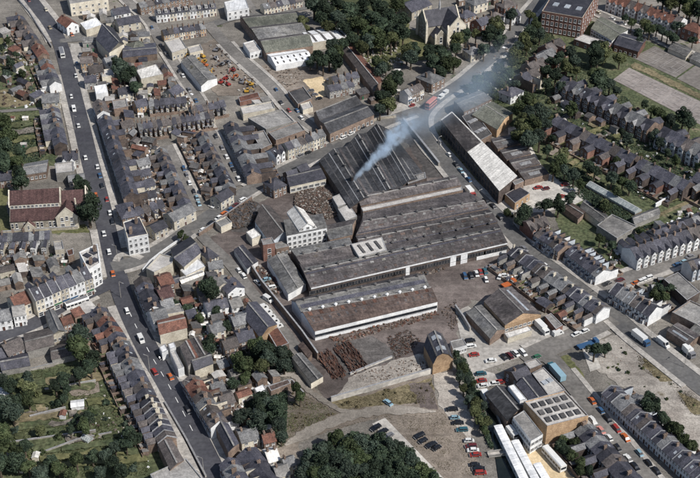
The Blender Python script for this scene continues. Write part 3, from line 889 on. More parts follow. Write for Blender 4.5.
def undergrowth(name, poly, n, size=.35, h=.9, leaf='leaf', seed=1):
    """ground cover nobody could count: one sheet of leaf clumps"""
    r = random.Random(seed); xs = [p[0] for p in poly]; ys = [p[1] for p in poly]
    v, f = [], []; k = t = 0
    while k < n and t < n * 4:
        t += 1
        p = (r.uniform(min(xs), max(xs)), r.uniform(min(ys), max(ys)))
        if not inpoly(p, poly): continue
        w = W(p)
        hh = h * (.35 + .65 * abs(math.sin(w.x * .31 + seed) * math.cos(w.y * .27))) 
        if hh < h * .45 and r.random() < .6: continue
        if not free(w.x, w.y, .3): continue
        q = Vector((w.x, w.y, r.uniform(.05, hh)))
        nn = Vector((r.gauss(0, .7), r.gauss(0, .7), 1)).normalized(); t1 = nn.cross(Vector((r.gauss(0, 1), r.gauss(0, 1), r.gauss(0, 1)))).normalized(); t2 = nn.cross(t1)
        s = size * r.uniform(.5, 1.2); i = len(v)
        v += [tuple(q + t1 * s), tuple(q + t2 * s), tuple(q - t1 * s), tuple(q - t2 * s)]; f.append((i, i + 1, i + 2, i + 3)); k += 1
    me = bpy.data.meshes.new(name); me.from_pydata(v, [], f); me.update()
    o = part(name, me, leaf, None); o['kind'] = 'stuff'
    return o
def rubbish(name, poly, n, s=(.2, .8), m='scrap', h=.6, heap=0.0, seed=1, elong=1.0, ang=None):
    """loose pieces too many to count: joined boxes, tumbled"""
    r = random.Random(seed); xs = [p[0] for p in poly]; ys = [p[1] for p in poly]
    cx = sum(xs) / len(xs); cy = sum(ys) / len(ys); wc = W((cx, cy)); rad = max((W(p) - wc).length for p in poly)
    v, f = [], []; k = t = 0
    while k < n and t < n * 5:
        t += 1
        p = (r.uniform(min(xs), max(xs)), r.uniform(min(ys), max(ys)))
        if not inpoly(p, poly): continue
        w = W(p)
        z = heap * max(0, 1 - ((w - wc).length / rad) ** 1.5) * r.uniform(.5, 1) if heap else 0
        a, b, c = r.uniform(*s) * elong, r.uniform(*s), r.uniform(*s) * h
        R = Matrix.Rotation(r.uniform(0, 6.28) if ang is None else ang + r.gauss(0, .12), 3, 'Z') @ Matrix.Rotation(r.gauss(0, .25), 3, 'X') @ Matrix.Rotation(r.gauss(0, .2), 3, 'Y')
        i = len(v)
        for x, y, zz in ((-1, -1, -1), (1, -1, -1), (1, 1, -1), (-1, 1, -1), (-1, -1, 1), (1, -1, 1), (1, 1, 1), (-1, 1, 1)):
            q = R @ Vector((x * a / 2, y * b / 2, zz * c / 2)); v.append((w.x + q.x, w.y + q.y, z + c / 2 + q.z))
        f += [tuple(i + j for j in q) for q in ((4, 5, 6, 7), (0, 1, 5, 4), (1, 2, 6, 5), (2, 3, 7, 6), (3, 0, 4, 7))]
        k += 1
    me = bpy.data.meshes.new(name); me.from_pydata(v, [], f); me.update()
    ms = m if isinstance(m, (list, tuple)) else (m,)
    for q in ms: me.materials.append(M[q])
    if len(ms) > 1:
        idx = []
        for j in range(k): idx += [r.randrange(len(ms))] * 5
        me.polygons.foreach_set('material_index', idx)
    o = bpy.data.objects.new(name, me); C.objects.link(o); o['kind'] = 'stuff'
    return o

# ------------------------------------------------------------------ vehicles
def _car(L=4.1, Wd=1.65, hb=.78, hr=1.38, c0=-.95, c1=1.45, s0=.55, s1=.35, nose=.0):
    """body shell with wheel-arch level sills, bonnet, boot and roof; +x is the nose"""
    b = MB(); hl = L / 2; hw = Wd / 2
    prof = [(-hl, .28), (-hl - .03, .55), (-hl + .05, hb), (-c1 - s1 * .0, hb + .03), (c0 * -1 + s0, hb), (hl - .12, hb - .10 - nose), (hl, .52), (hl - .02, .28)]
    n = len(prof)
    def ring(s, inset): return [(x, s * (hw - inset(z)), z) for x, z in prof]
    ins = lambda z: .0 if .4 < z < .7 else .07
    Lr, Rr = ring(1, ins), ring(-1, ins)
    b.face(Lr[::-1]); b.face(Rr)
    for i in range(n):
        j = (i + 1) % n
        b.face([Rr[i], Lr[i], Lr[j], Rr[j]])
    # roof panel and pillars
    x0, x1 = -c1 + s1 + .12, -c0 - .10
    b.box(x0, x1, -hw + .22, hw - .22, hr - .05, hr, 0, True)
    for sx in (-1, 1):
        y0, y1 = sx * (hw - .09), sx * (hw - .23)
        for xb, xt in ((-c1 + .02, x0), (-c0 + s0 - .04, x1), ((x0 + x1) / 2, (x0 + x1) / 2)):
            q = [(xb - .05, y0, hb), (xb + .05, y0, hb), (xt + .05, y1, hr - .03), (xt - .05, y1, hr - .03)]
            b.face(q if sx < 0 else q[::-1])
    body = b.mesh('body')
    g = MB()
    lo = [(-c1 + .04, -hw + .1), (-c0 + s0 - .06, -hw + .1), (-c0 + s0 - .06, hw - .1), (-c1 + .04, hw - .1)]
    hi = [(x0 + .02, -hw + .24), (x1 - .02, -hw + .24), (x1 - .02, hw - .24), (x0 + .02, hw - .24)]
    for i in range(4):
        j = (i + 1) % 4
        g.face([(*lo[i], hb - .02), (*lo[j], hb - .02), (*hi[j], hr - .052), (*hi[i], hr - .052)])
    glass = g.mesh('windows')
    return body, glass, L, Wd
CARS = [_car(), _car(3.5, 1.5, .80, 1.38, -.75, 1.55, .5, .15), _car(4.4, 1.72, .80, 1.40, -.95, 1.50, .6, .45), _car(4.2, 1.65, .8, 1.42, -.95, 1.95, .5, .12)]
def _whl():
    b = MB(); n = 12; r = .30
    a = [(math.cos(2 * math.pi * k / n) * r, math.sin(2 * math.pi * k / n) * r) for k in range(n)]
    for k in range(n):
        (x, z), (x2, z2) = a[k], a[(k + 1) % n]
        b.face([(x, -.09, z), (x2, -.09, z2), (x2, .09, z2), (x, .09, z)])
    b.face([(x, -.09, z) for x, z in a]); b.face([(x, .09, z) for x, z in a[::-1]])
    for y in (-.10, .10):
        q = [(x * .55, y, z * .55) for x, z in a]; b.face(q if y < 0 else q[::-1], mi=1)
    return b.mesh('wheel', ('tyre', 'chrome'))
WHEEL = _whl()
_b = MB(); _b.box(-.06, .06, -.8, .8, .38, .50, 0, True)
BUMP = _b.mesh('bumper')
def heading(p, q):
    a, b = W(p), W(q); return math.atan2(b.y - a.y, b.x - a.x)
CN = dict(car_white='white', car_black='black', car_blue='blue', car_pale='pale blue', car_red='red', car_orange='orange', car_green='green', car_tan='tan', car_grey='grey',
          car_maroon='dark red', car_teal='teal', car_yellow='yellow', car_pink='faded red', car_cream='cream')
def car(where, p, rz, col, kind=None):
    w = W(p, .5); z = .34
    i = rnd.randrange(4) if kind is None else kind
    body, glass, L, Wd = CARS[i]
    root = emp('car', (w.x, w.y, z - .14), rz, '%s car %s' % (CN[col], where), 'car', 'cars ' + where)
    part('body', body, col, root); part('windows', glass, 'glass', root)
    for sx in (-1, 1):
        for sy in (-1, 1): part('wheel', WHEEL, None, root, (sx * L * .30, sy * (Wd / 2 - .08), .30))
        part('bumper', BUMP, 'chrome', root, (sx * (L / 2 + .02), 0, 0), 0, (1, Wd / 1.65, 1))
    ux = Vector((math.cos(rz), math.sin(rz), 0)); uy = Vector((-ux.y, ux.x, 0))
    occ_poly([w + ux * a + uy * b for a, b in ((-2.3, -1), (2.3, -1), (2.3, 1), (-2.3, 1))])
    return root
def cars(where, lst, rz):
    for x, y, c in lst: car(where, (x, y), (rz if not callable(rz) else rz(x, y)) + rnd.uniform(-.04, .04) + rnd.choice((0, math.pi)), 'car_' + c)
def van(desc, p, rz, col='car_white', L=4.6, H=2.1, Wd=1.8, name='van', cat='van'):
    w = W(p, 1.0)
    root = emp(name, (w.x, w.y, .2), rz, desc, cat)
    hl, hw = L / 2, Wd / 2
    b = MB(); cs = [(-hl, .3), (-hl, H), (hl - 1.25, H), (hl - .75, 1.25), (hl - .1, 1.05), (hl, .3)]
    for s in (1, -1):
        q = [(x, s * hw, z) for x, z in cs]; b.face(q if s > 0 else q[::-1])
    for i in range(6):
        (x0, z0), (x1, z1) = cs[i], cs[(i + 1) % 6]; b.face([(x0, -hw, z0), (x1, -hw, z1), (x1, hw, z1), (x0, hw, z0)][::-1])
    part('body', b.mesh('body'), col, root)
    b = MB(); dx, dz = .5, .85 - (H - 2.1); 
    p0 = Vector((hl - .78, 0, 1.28)); p1 = Vector((hl - 1.22, 0, H - .05)); nrm = Vector((p1.z - p0.z, 0, p0.x - p1.x)).normalized() * .02
    b.face([(p0.x + nrm.x, -hw + .15, p0.z + nrm.z), (p0.x + nrm.x, hw - .15, p0.z + nrm.z), (p1.x + nrm.x, hw - .15, p1.z + nrm.z), (p1.x + nrm.x, -hw + .15, p1.z + nrm.z)])
    for s in (-1, 1):
        q = [(hl - 2.0, s * (hw + .01), 1.25), (hl - .95, s * (hw + .01), 1.25), (hl - 1.3, s * (hw + .01), H - .2), (hl - 2.0, s * (hw + .01), H - .2)]
        b.face(q if s < 0 else q[::-1])
    part('windows', b.mesh('windows'), 'glass', root)
    for sx in (-1, 1):
        for sy in (-1, 1): part('wheel', WHEEL, None, root, (sx * L * .31, sy * (hw - .07), .32))
        part('bumper', BUMP, 'chrome', root, (sx * (hl + .03), 0, 0))
    return root
def bus(desc, p, rz, col='car_white', L=9.0, H=3.1, Wd=2.45, roofc=None, name='bus', cat='bus', deck=False):
    w = W(p, 1.5); hl, hw = L / 2, Wd / 2
    root = emp(name, (w.x, w.y, .2), rz, desc, cat)
    b = MB(); cs = [(-hw, .35), (-hw, H - .25), (-hw + .25, H), (hw - .25, H), (hw, H - .25), (hw, .35)]
    b.extx(cs[::-1], -hl, hl)
    part('body', b.mesh('body'), col, root)
    b = MB(); b.extx([(-hw + .3, H + .004), (-hw + .3, H + .05), (hw - .3, H + .05), (hw - .3, H + .004)][::-1], -hl + .3, hl - .3)
    part('roof_panel', b.mesh('roof_panel'), roofc or col, root)
    wz = (1.25, 2.0) if not deck else (1.2, 1.9)
    k = max(3, int(L / 1.4)); b0 = MB(); b0.face([(-.5, 0, 0), (.5, 0, 0), (.5, 0, .85), (-.5, 0, .85)]); pane = b0.mesh('window')
    for z in ([1.35] if not deck else [1.2, 2.9]):
        for s in (-1, 1):
            for i in range(k):
                part('window', pane, 'glass', root, (-hl + L * (i + .5) / k, s * (hw + .012), z), 0 if s < 0 else math.pi, (L / k * .82, 1, 1))
        for s in (-1, 1):
            part('windscreen', pane, 'glass', root, (s * (hl + .012), 0, z), s * math.pi / 2, (Wd * .85, 1, 1.1))
    for sx in (-.3, .3):
        for sy in (-1, 1): part('wheel', WHEEL, None, root, (sx * L, sy * (hw - .08), .42), 0, (1.4, 1.4, 1.4))
    return root
def lorry(desc, p, rz, cabc='car_blue', boxc='car_white', L=8.0, H=3.2, Wd=2.4, name='lorry', cat='lorry', low=False):
    w = W(p, 1.5); hl, hw = L / 2, Wd / 2
    root = emp(name, (w.x, w.y, .2), rz, desc, cat)
    b = MB(); b.box(-hl, hl - 2.0, -hw, hw, .8, 1.3 if low else H, 0, True)
    part('load_bed' if low else 'box_body', b.mesh('box_body'), boxc, root)
    b = MB(); cs = [(hl - 1.85, .5), (hl - 1.85, 2.5), (hl - .35, 2.5), (hl - .05, 1.5), (hl, .5)]
    for s in (1, -1):
        q = [(x, s * (hw - .1), z) for x, z in cs]; b.face(q if s > 0 else q[::-1])
    for i in range(5):
        (x0, z0), (x1, z1) = cs[i], cs[(i + 1) % 5]; b.face([(x0, -hw + .1, z0), (x1, -hw + .1, z1), (x1, hw - .1, z1), (x0, hw - .1, z0)][::-1])
    part('cab', b.mesh('cab'), cabc, root)
    b = MB(); b.face([(hl - .05 + .01, -hw + .25, 1.52), (hl - .04, hw - .25, 1.52), (hl - .33, hw - .25, 2.42), (hl - .33, -hw + .25, 2.42)])
    part('windscreen', b.mesh('windscreen'), 'glass', root)
    b = MB(); b.box(-hl + .1, hl - .2, -.5, .5, .55, .8, 0, True)
    part('chassis', b.mesh('chassis'), 'tyre', root)
    for sx in (-.33, -.2, .34):
        for sy in (-1, 1): part('wheel', WHEEL, None, root, (sx * L, sy * (hw - .15), .45), 0, (1.5, 1.5, 1.5))
    return root
def digger(desc, p, rz, col='car_yellow'):
    w = W(p, 1.0)
    root = emp('excavator', (w.x, w.y, .1), rz, desc, 'excavator', 'plant machines in the hire yard')
    root.scale = (.75, .75, .75)
    for s in (-1, 1):
        b = MB(); b.extx([(s * 1.1 - .3, .02), (s * 1.1 + .3, .02), (s * 1.1 + .3, .8), (s * 1.1 - .3, .8)], -1.7, 1.7); part('track', b.mesh('track'), 'tyre', root)
    b = MB(); b.box(-1.9, 1.2, -1.25, 1.25, .9, 1.8, 0, True); part('body', b.mesh('body'), col, root)
    b = MB(); b.box(-.2, 1.2, .1, 1.2, 1.8, 2.9, 0); part('cab', b.mesh('cab'), 'glass', root)
    b = MB(); b.box(-.3, 1.3, .05, 1.25, 2.9, 3.0, 0, True); part('cab_roof', b.mesh('cab_roof'), col, root)
    b = MB()
    for (x0, z0), (x1, z1) in (((1.1, 1.6), (3.2, 3.6)), ((3.2, 3.6), (5.0, 1.6))):
        q = [(x0, z0), (x1, z1), (x1, z1 + .4), (x0, z0 + .4)]
        for s in (-.5, -.1): 
            b.face([(x, s, z) for x, z in (q if s < -.2 else q[::-1])])
        b.face([(x0, -.5, z0 + .4), (x1, -.5, z1 + .4), (x1, -.1, z1 + .4), (x0, -.1, z0 + .4)])
    part('boom', b.mesh('boom'), col, root)
    b = MB(); b.box(4.6, 5.3, -.8, .2, .5, 1.5, 0, True); part('bucket', b.mesh('bucket'), 'rust', root)
    return root
def lamp(desc, p, rz):
    w = W(p); root = emp('street_lamp', (w.x, w.y, .2), rz, desc, 'street lamp', 'street lamps')
    b = MB(); b.cyl(0, 0, 0, 8, .10, 6, r1=.06); part('pole', b.mesh('pole'), 'kerb_wall', root)
    b = MB(); b.box(0, 1.8, -.05, .05, 7.9, 8.0, 0, True); part('arm', b.mesh('arm'), 'kerb_wall', root)
    b = MB(); b.box(1.4, 2.2, -.16, .16, 7.75, 7.9, 0, True); part('lantern', b.mesh('lantern'), 'lead_trim', root)
# ================================================================== THE PLACE
# ground reaching the horizon
gmsh = bpy.data.meshes.new('ground')
gmsh.from_pydata([(-9000, -3000, 0), (9000, -3000, 0), (9000, 12000, 0), (-9000, 12000, 0)], [], [(0, 1, 2, 3)])
setting('ground', gmsh, 'ground')

# ---- garden, yard and waste sheets
sheet('garden_ground', [(-60, 330), (-10, 350), (20, 372), (75, 360), (112, 345), (150, 420), (178, 470), (185, 520), (-60, 520)], 'garden')
sheet('garden_ground', [(-40, 60), (10, 30), (38, 62), (50, 110), (60, 150), (55, 166), (30, 172), (0, 185), (-60, 190)], 'garden')
sheet('lawn', [(-30, 92), (32, 88), (36, 106), (-30, 110)], 'grass_dry')
sheet('churchyard_grass', [(-20, 186), (8, 186), (8, 228), (85, 224), (92, 232), (-20, 236)], 'grass')
sheet('garden_ground', [(-30, 255), (60, 250), (78, 262), (30, 280), (-30, 290)], 'yard_back')
sheet('garden_ground', [(195, 262), (232, 275), (292, 350), (335, 402), (288, 450), (270, 500), (250, 500), (210, 400), (175, 330), (150, 280)], 'yard_back')
sheet('rough_grass', [(236, 395), (290, 385), (288, 420), (286, 450), (255, 440)], 'rough_grass')
sheet('churchyard_grass', [(352, 44), (400, 10), (412, 30), (450, 45), (440, 60), (395, 62), (375, 75)], 'grass')
sheet('garden_ground', [(300, -30), (420, -30), (412, 6), (398, 45), (360, 58), (318, 22)], 'rough_grass')
sheet('garden_ground', [(440, 90), (545, 5), (700, 60), (712, 160), (650, 260), (560, 240), (545, 175), (500, 110), (465, 85)], 'garden')
sheet('garden_ground', [(590, 232), (655, 226), (712, 196), (712, 245), (640, 262), (612, 285), (575, 255)], 'garden')
sheet('garden_ground', [(515, 250), (600, 318), (560, 335), (505, 280)], 'yard_back')
sheet('field_grass', [(560, 160), (588, 176), (640, 213), (628, 222), (600, 214), (570, 190), (548, 172)], 'rough_grass', .03)
sheet('waste_ground', [(250, 395), (300, 376), (330, 402), (432, 374), (438, 405), (470, 440), (492, 500), (420, 500), (378, 418), (300, 440), (285, 500), (262, 470)], 'dirt_tan', .03)
sheet('waste_grass', [(322, 404), (432, 378), (434, 404), (385, 404), (345, 410)], 'grass_dry', .04)
sheet('weedy_patch', [(408, 384), (431, 381), (438, 410), (420, 408)], 'dirt_works', .045)
sheet('works_yard', [(205, 242), (252, 205), (290, 190), (330, 180), (360, 205), (430, 122), (462, 170), (520, 245), (540, 300), (470, 300), (458, 330), (462, 350), (432, 372), (330, 402), (300, 360), (240, 278)], 'dirt_works', .03)
sheet('painted_shade_yard', [(396, 127), (404, 123), (442, 168), (440, 178), (428, 178)], 'dirt_dark_shade', .05)  # dark sheet paints the shade lying on this yard
sheet('coal_yard', [(226, 214), (252, 200), (262, 208), (250, 232), (232, 232)], 'dirt_dark_shade', .05)
sheet('burnt_ground', [(335, 342), (372, 336), (398, 352), (394, 362), (345, 378), (330, 372)], 'dirt_ash', .05)
sheet('rubble_strip', [(348, 378), (396, 360), (424, 354), (430, 372), (380, 386), (334, 400)], 'rubble', .05)
sheet('concrete_yard', [(508, 128), (520, 126), (545, 172), (575, 186), (588, 198), (572, 206), (545, 212), (515, 214), (500, 216), (490, 206), (510, 190)], 'concrete_pale', .04)
sheet('concrete_yard', [(455, 312), (468, 306), (503, 335), (545, 322), (560, 338), (525, 356), (478, 372), (462, 345)], 'concrete', .04)
sheet('concrete_yard', [(462, 346), (478, 368), (505, 378), (478, 392), (468, 380)], 'concrete', .045)
sheet('dry_verge', [(452, 165), (446, 158), (484, 205), (498, 212), (492, 196), (462, 150), (444, 128), (436, 130)], 'grass_dry', .045)  # strip of pale dry grass
sheet('concrete_strip', [(432, 373), (453, 372), (466, 400), (474, 424), (468, 440), (452, 420), (442, 408)], 'rubble', .05)
sheet('concrete_path', [(372, 424), (385, 418), (455, 490), (432, 490)], 'concrete_pale', .05)
sheet('tan_yard', [(502, 424), (512, 420), (575, 478), (600, 520), (548, 520), (524, 478)], 'sand', .04)
sheet('cleared_ground', [(584, 346), (600, 340), (626, 331), (720, 398), (720, 470), (668, 425), (640, 396), (606, 374), (588, 366)], 'rubble', .04)
sheet('weedy_patch', [(640, 348), (668, 372), (676, 382), (660, 382), (642, 366)], 'grass_dry', .05)
sheet('weedy_patch', [(675, 388), (700, 402), (708, 418), (690, 412)], 'grass_dry', .05)
sheet('demolished_floor', [(583, 350), (592, 346), (601, 368), (590, 372)], 'concrete_pale', .06)
sheet('verge', [(560, 358), (568, 355), (590, 385), (584, 391)], 'grass', .05)
sheet('plant_hire_yard', [(190, 50), (216, 38), (232, 52), (268, 92), (250, 96), (218, 96), (205, 82), (186, 60)], 'dirt_tan', .04)
sheet('builders_yard', [(262, 66), (300, 60), (340, 80), (345, 108), (318, 116), (300, 112), (268, 82)], 'dirt_tan', .04)
sheet('sand_ground', [(304, 80), (322, 77), (337, 93), (318, 99)], 'sand', .06)
sheet('forecourt', [(70, 44), (80, 44), (88, 78), (80, 82), (74, 62)], 'concrete', .05)
sheet('car_park', [(68, 34), (84, 30), (90, 37), (70, 40)], 'asphalt_mid', .05)
sheet('square', [(396, 122), (388, 118), (398, 104), (412, 100), (424, 108), (412, 116)], 'concrete', .05)
sheet('tennis_court', [(613, 80), (629, 68), (722, 112), (706, 128)], 'court_pale', .05)
sheet('grass_strip', [(630.5, 66.5), (634, 62), (722, 104), (719, 109)], 'grass_dry', .05)
sheet('tennis_court', [(632.4, 58), (654.8, 46.3), (694, 65), (675.7, 78)], 'court_dark', .06)
sheet('tennis_court', [(677, 79), (695.5, 66), (740, 88), (722, 102)], 'court_dark', .06)
sheet('school_lawn', [(608, 46), (640, 52), (630, 58), (612, 52)], 'grass', .05)
sheet('walled_garden_ground', [(180, 293), (198, 288), (206, 300), (184, 304)], 'grass_dry', .05)
sheet('vegetable_bed', [(18, 412), (66, 405), (66, 414), (30, 420)], 'yard_back', .05)
sheet('vegetable_bed', [(30, 440), (86, 430), (94, 436), (40, 446)], 'garden', .055)
sheet('vegetable_bed', [(70, 388), (98, 382), (100, 392), (72, 396)], 'dirt_tan', .05)
sheet('vegetable_bed', [(66, 422), (80, 410), (92, 420), (76, 428)], 'grass_dry', .06)
sheet('river_water', [(486, 402), (493, 408), (503, 434), (514, 452), (530, 490), (500, 490), (494, 448), (488, 425)], 'water', .06, occ=True)

# court lines
def court_lines(quad, nx, parent=None):
    P = [W(p) for p in quad]
    b = MB(); z = .62
    def seg(p, q, w=.16):
        d = (q - p).normalized(); n = Vector((-d.y, d.x, 0)) * w / 2
        b.face([(p - n)[:2] + (z,), (q - n)[:2] + (z,), (q + n)[:2] + (z,), (p + n)[:2] + (z,)])
    f = lambda u, v: (P[0].lerp(P[1], u)).lerp(P[3].lerp(P[2], u), v)
    for k in range(nx):
        u0, u1 = (k + .14) / nx, (k + .86) / nx
        for v in (.1, .3, .7, .9): seg(f(u0, v), f(u1, v))
        for u in (u0, u1, u0 + (u1 - u0) * .13, u1 - (u1 - u0) * .13): seg(f(u, .1), f(u, .9))
        seg(f((u0 + u1) / 2, .3), f((u0 + u1) / 2, .7))
    me = b.mesh('court_lines'); o = setting('court_lines', me, 'court_line')
court_lines([(629, 69), (721, 112), (706, 127), (614, 80)], 4)
court_lines([(654.8, 47), (693, 65), (675.7, 77), (634, 58)], 2)

# ---- roads
R1 = road('main_road', [(10, -28), (31, 0), (41, 13), (50, 25), (59, 41), (64.5, 58), (70, 80), (76, 104), (82.5, 130), (90, 162), (100, 200), (108.5, 237), (114, 262), (121, 290), (132, 318), (149, 352), (174, 395), (216, 478), (235, 520)], 8.2, 'asphalt', (0, 0))
R2 = road('side_road', [(112, 268), (135, 262), (165, 247), (195, 226), (225, 206), (250, 190), (285, 171), (320, 154), (345, 141), (375, 127), (400, 117), (421, 110)], 8.0, 'asphalt_mid')
R3 = road('curving_road', [(556, -20), (538, 3), (519, 25), (502, 48), (481, 67), (462, 83), (443, 95), (429, 106), (421, 117), (422, 131), (432, 147), (446, 163), (466, 187), (481, 201), (500, 220), (516, 238), (532, 254.5), (557, 273), (580, 290), (602, 306.5), (616, 317.5), (634, 334), (655, 351), (680, 371), (694, 382), (730, 410)], 8.0, 'asphalt_mid')
R4 = road('shopping_road', [(-25, 350), (0, 337), (20, 330), (40, 321), (60, 308), (85, 296), (112, 283)], 7.5, 'asphalt')
R5 = road('terrace_street', [(166, 146), (172, 158), (184, 184), (197, 212)], 6.2, 'asphalt_pale')
R6 = road('terrace_street', [(203, 122), (215, 142), (228, 164), (240, 186)], 6.2, 'asphalt_pale')
R7 = road('back_street', [(112, -20), (126, 0), (149, 21), (159, 40), (174, 63), (186, 82), (200, 103), (208, 122)], 6.0, 'asphalt_pale')
R8 = road('link_street', [(60, 41.5), (72, 40.5), (100, 38.5), (130, 34), (150, 30)], 5.0, 'asphalt_mid')
R9 = road('upper_road', [(180, 33), (205, 27), (232, 19), (262, 14), (293, 10), (330, 2)], 7.0, 'asphalt_mid')
R9b = road('diagonal_street', [(208, 24), (232, 51), (262, 78), (274, 90), (288, 107), (303, 121), (326, 136), (338, 143)], 7.0, 'asphalt_pale')
R9c = road('narrow_street', [(235, -20), (246, 0), (257, 14)], 5.0, 'asphalt_pale')
R10 = road('works_lane', [(196, 230), (208, 243), (219, 253), (233, 268), (251, 292), (268, 312), (285, 334), (302, 356)], 5.0, 'asphalt_pale')
R11 = road('cross_road', [(522, 360), (545, 350), (580, 334), (612, 318)], 9.5, 'asphalt_pale')
R12 = road('cross_street', [(593, 296), (612, 285), (632, 277), (660, 267), (696, 253), (735, 238)], 7.5, 'asphalt_pale')
R13 = road('car_lined_street', [(535, 354), (550, 359), (562, 372), (580, 394), (600, 419), (624, 450), (645, 476), (672, 510)], 7.2, 'asphalt_pale')
R14 = road('school_street', [(560, -12), (582, 5), (605, 17), (630, 26), (662, 41), (700, 60), (730, 74)], 6.0, 'asphalt_pale')
R15 = road('garden_lane', [(-30, 114), (0, 112), (45, 109)], 3.0, 'asphalt_pale')
R16 = road('footpath', [(618, 236), (640, 224), (665, 213), (694, 200), (720, 190)], 2.2, 'grass_dry')
R17 = road('dirt_track', [(268, 376), (292, 376), (305, 388), (322, 400), (345, 412), (378, 410)], 2.2, 'dirt_track', rough=.3)
R18 = road('dirt_track', [(285, 446), (310, 432), (345, 418), (385, 411), (436, 412)], 4.5, 'dirt_track', rough=.25)

def side(c, s, d, w, i0, i1, m='paving', name='pavement'):
    a = offs(c, s * d)[i0:i1]; b = offs(c, s * (d + w))[i0:i1]
    if s > 0: a, b = b, a
    ZC['n'] += 1
    return ribbon(name, a, b, .30 + ZC['n'] * .002, m, .3)
side(R1, -1, 4.1, 3.4, 0, 17); side(R1, -1, 4.1, 3.2, 23, 41); side(R1, -1, 4.1, 3.2, 43, 51)
side(R1, -1, 4.1, 3.4, 54, 73)                              # east side? (right hand going down)
side(R1, 1, 4.1, 3.4, 0, 16); side(R1, 1, 4.1, 3.2, 18, 47); side(R1, 1, 4.1, 3.2, 56, 73)
side(R2, 1, 4.0, 2.4, 4, 13); side(R2, 1, 4.0, 2.2, 15, 18); side(R2, 1, 4.0, 2.2, 20, 32)
side(R2, -1, 4.0, 2.2, 2, 12); side(R2, -1, 4.0, 2.2, 15, 43)
side(R3, -1, 4.0, 2.6, 0, 26); side(R3, 1, 4.0, 2.8, 0, 56); side(R3, 1, 4.0, 3.4, 57, 76); side(R3, 1, 4.0, 2.8, 77, 97)
side(R3, -1, 4.0, 2.6, 38, 76); side(R3, -1, 4.0, 2.4, 80, 97)
side(R4, 1, 3.7, 3.2, 0, 22); side(R4, -1, 3.7, 2.0, 0, 22)
side(R5, 1, 3.1, 1.8, 0, 11); side(R5, -1, 3.1, 1.8, 0, 11); side(R6, 1, 3.1, 1.8, 0, 11); side(R6, -1, 3.1, 1.8, 0, 11)
side(R7, 1, 3.0, 1.6, 0, 9); side(R7, -1, 3.0, 1.6, 0, 12); side(R7, -1, 3.0, 1.6, 14, 27); side(R7, 1, 3.0, 1.6, 13, 27)
side(R9b, 1, 3.5, 2.0, 3, 27); side(R9b, -1, 3.5, 2.0, 3, 27)
side(R11, 1, 4.8, 2.2, 2, 11); side(R11, -1, 4.8, 2.2, 7, 11)
side(R12, 1, 3.8, 2.4, 3, 20); side(R12, -1, 3.8, 2.4, 3, 20)
side(R13, 1, 3.6, 2.0, 8, 28); side(R13, -1, 3.6, 2.0, 12, 28)
side(R14, -1, 3.0, 2.0, 0, 24); side(R14, 1, 3.0, 2.0, 0, 24)
pave([(116, 262), (120, 256), (130, 255), (142, 259)], 3.0)
# lane dashes down the middle of the main road
dm = bpy.data.meshes.new('lane_dash'); dm.from_pydata([(-1.6, -.11, 0), (1.6, -.11, 0), (1.6, .11, 0), (-1.6, .11, 0)], [], [(0, 1, 2, 3)])
def dashes(c, parent, i0, i1, step=7.0):
    acc = 0; zz = parent.data.vertices[0].co.z + .02
    for i in range(i0, i1):
        seg = c[i + 1] - c[i]; L = seg.length; t = step - acc
        while t < L:
            p = c[i] + seg * (t / L); part('lane_dash', dm, 'marking', parent, (p.x, p.y, zz), math.atan2(seg.y, seg.x)); t += step
        acc = (acc + L) % step
dashes(R1, ROADS['main_road'][1], 54, 66, 8.0)

# ---- river bridge
fb = MB(); pA, pB = W((488, 456)), W((511, 453)); dd = (pB - pA); L_ = dd.length
fb.box(0, L_, -1.1, 1.1, .25, .5, 0, True)
fr = emp('footbridge', (pA.x, pA.y, 0), math.atan2(dd.y, dd.x), 'pale narrow footbridge crossing the dark river beside white huts', 'bridge')
part('deck', fb.mesh('deck'), 'concrete_pale', fr)
for s in (-1, 1):
    b = MB(); b.box(0, L_, s * 1.05 - .06, s * 1.05 + .06, .5, 1.4); part('parapet', b.mesh('parapet'), 'grey_wall', fr)

# ================================================================== NORTH-WEST: main road, upper half
terr('brick terraced house above the wide main road, far upper left', (17, 14), (43, 53), 8, 'L', 'slate_brown', ('brick', 'cream', 'brick_red'), alt=('tile_red', 'slate'), alt_p=.45, yard=5, group='houses along the upper main road')
terr('pale terraced house left of main road beside bus', (44, 58), (55, 82), 5, 'L', 'slate_pale', ('cream', 'grey_wall', 'white_paint'), alt=('slate', 'tile_red'), alt_p=.3, yard=5, group='houses along the upper main road')
hip('tan-roofed wide house at the end of the garden lane', (42, 94), (59, 93), 11, 6, 3, 'slate_pale', 'stone', False, 2)
terr('slate terraced house left of main road below tan-roofed house', (52, 106), (60, 142), 7, 'L', 'slate', ('brick', 'brick_dark', 'cream'), yard=7, eave=6.0, group='houses along the upper main road')
terr('twin-gabled villa with white bargeboards left of the main road', (62, 152), (78, 151), 2, 'R', 'slate', ('grey_wall',), bay='gable', gable='white_paint', wing=0, yard=0, eave=6, name='gabled_villa', depth=9)
flat('pale grey flat-roofed block left of main road above church', [(55, 163), (73, 161), (74, 171), (56, 173)], 5, 'felt_light', 'grey_wall', wins=[(3, 1, 4, 1.2, 1.5)])
hip('low pale hut between flat block and red-roofed church', (68, 176), (84, 174), 7, 3.5, 1.8, 'slate_pale', 'cream', False, 0, 1)
loft('long blue-grey roofed hall with lit brick wall above church', [((21, 176), (46, 172), 4.5), ((23, 168), (47, 164), 7), ((25, 164), (48, 160), 4.5)], 'slate_pale', 'brick', 'church_hall', 'hall', wins=[('front', 1.2, 6, 1.2, 1.6)])
hip('grey-roofed house at left edge above red-roofed church', (-8, 172), (10, 170), 9, 5, 3, 'slate', 'brick')

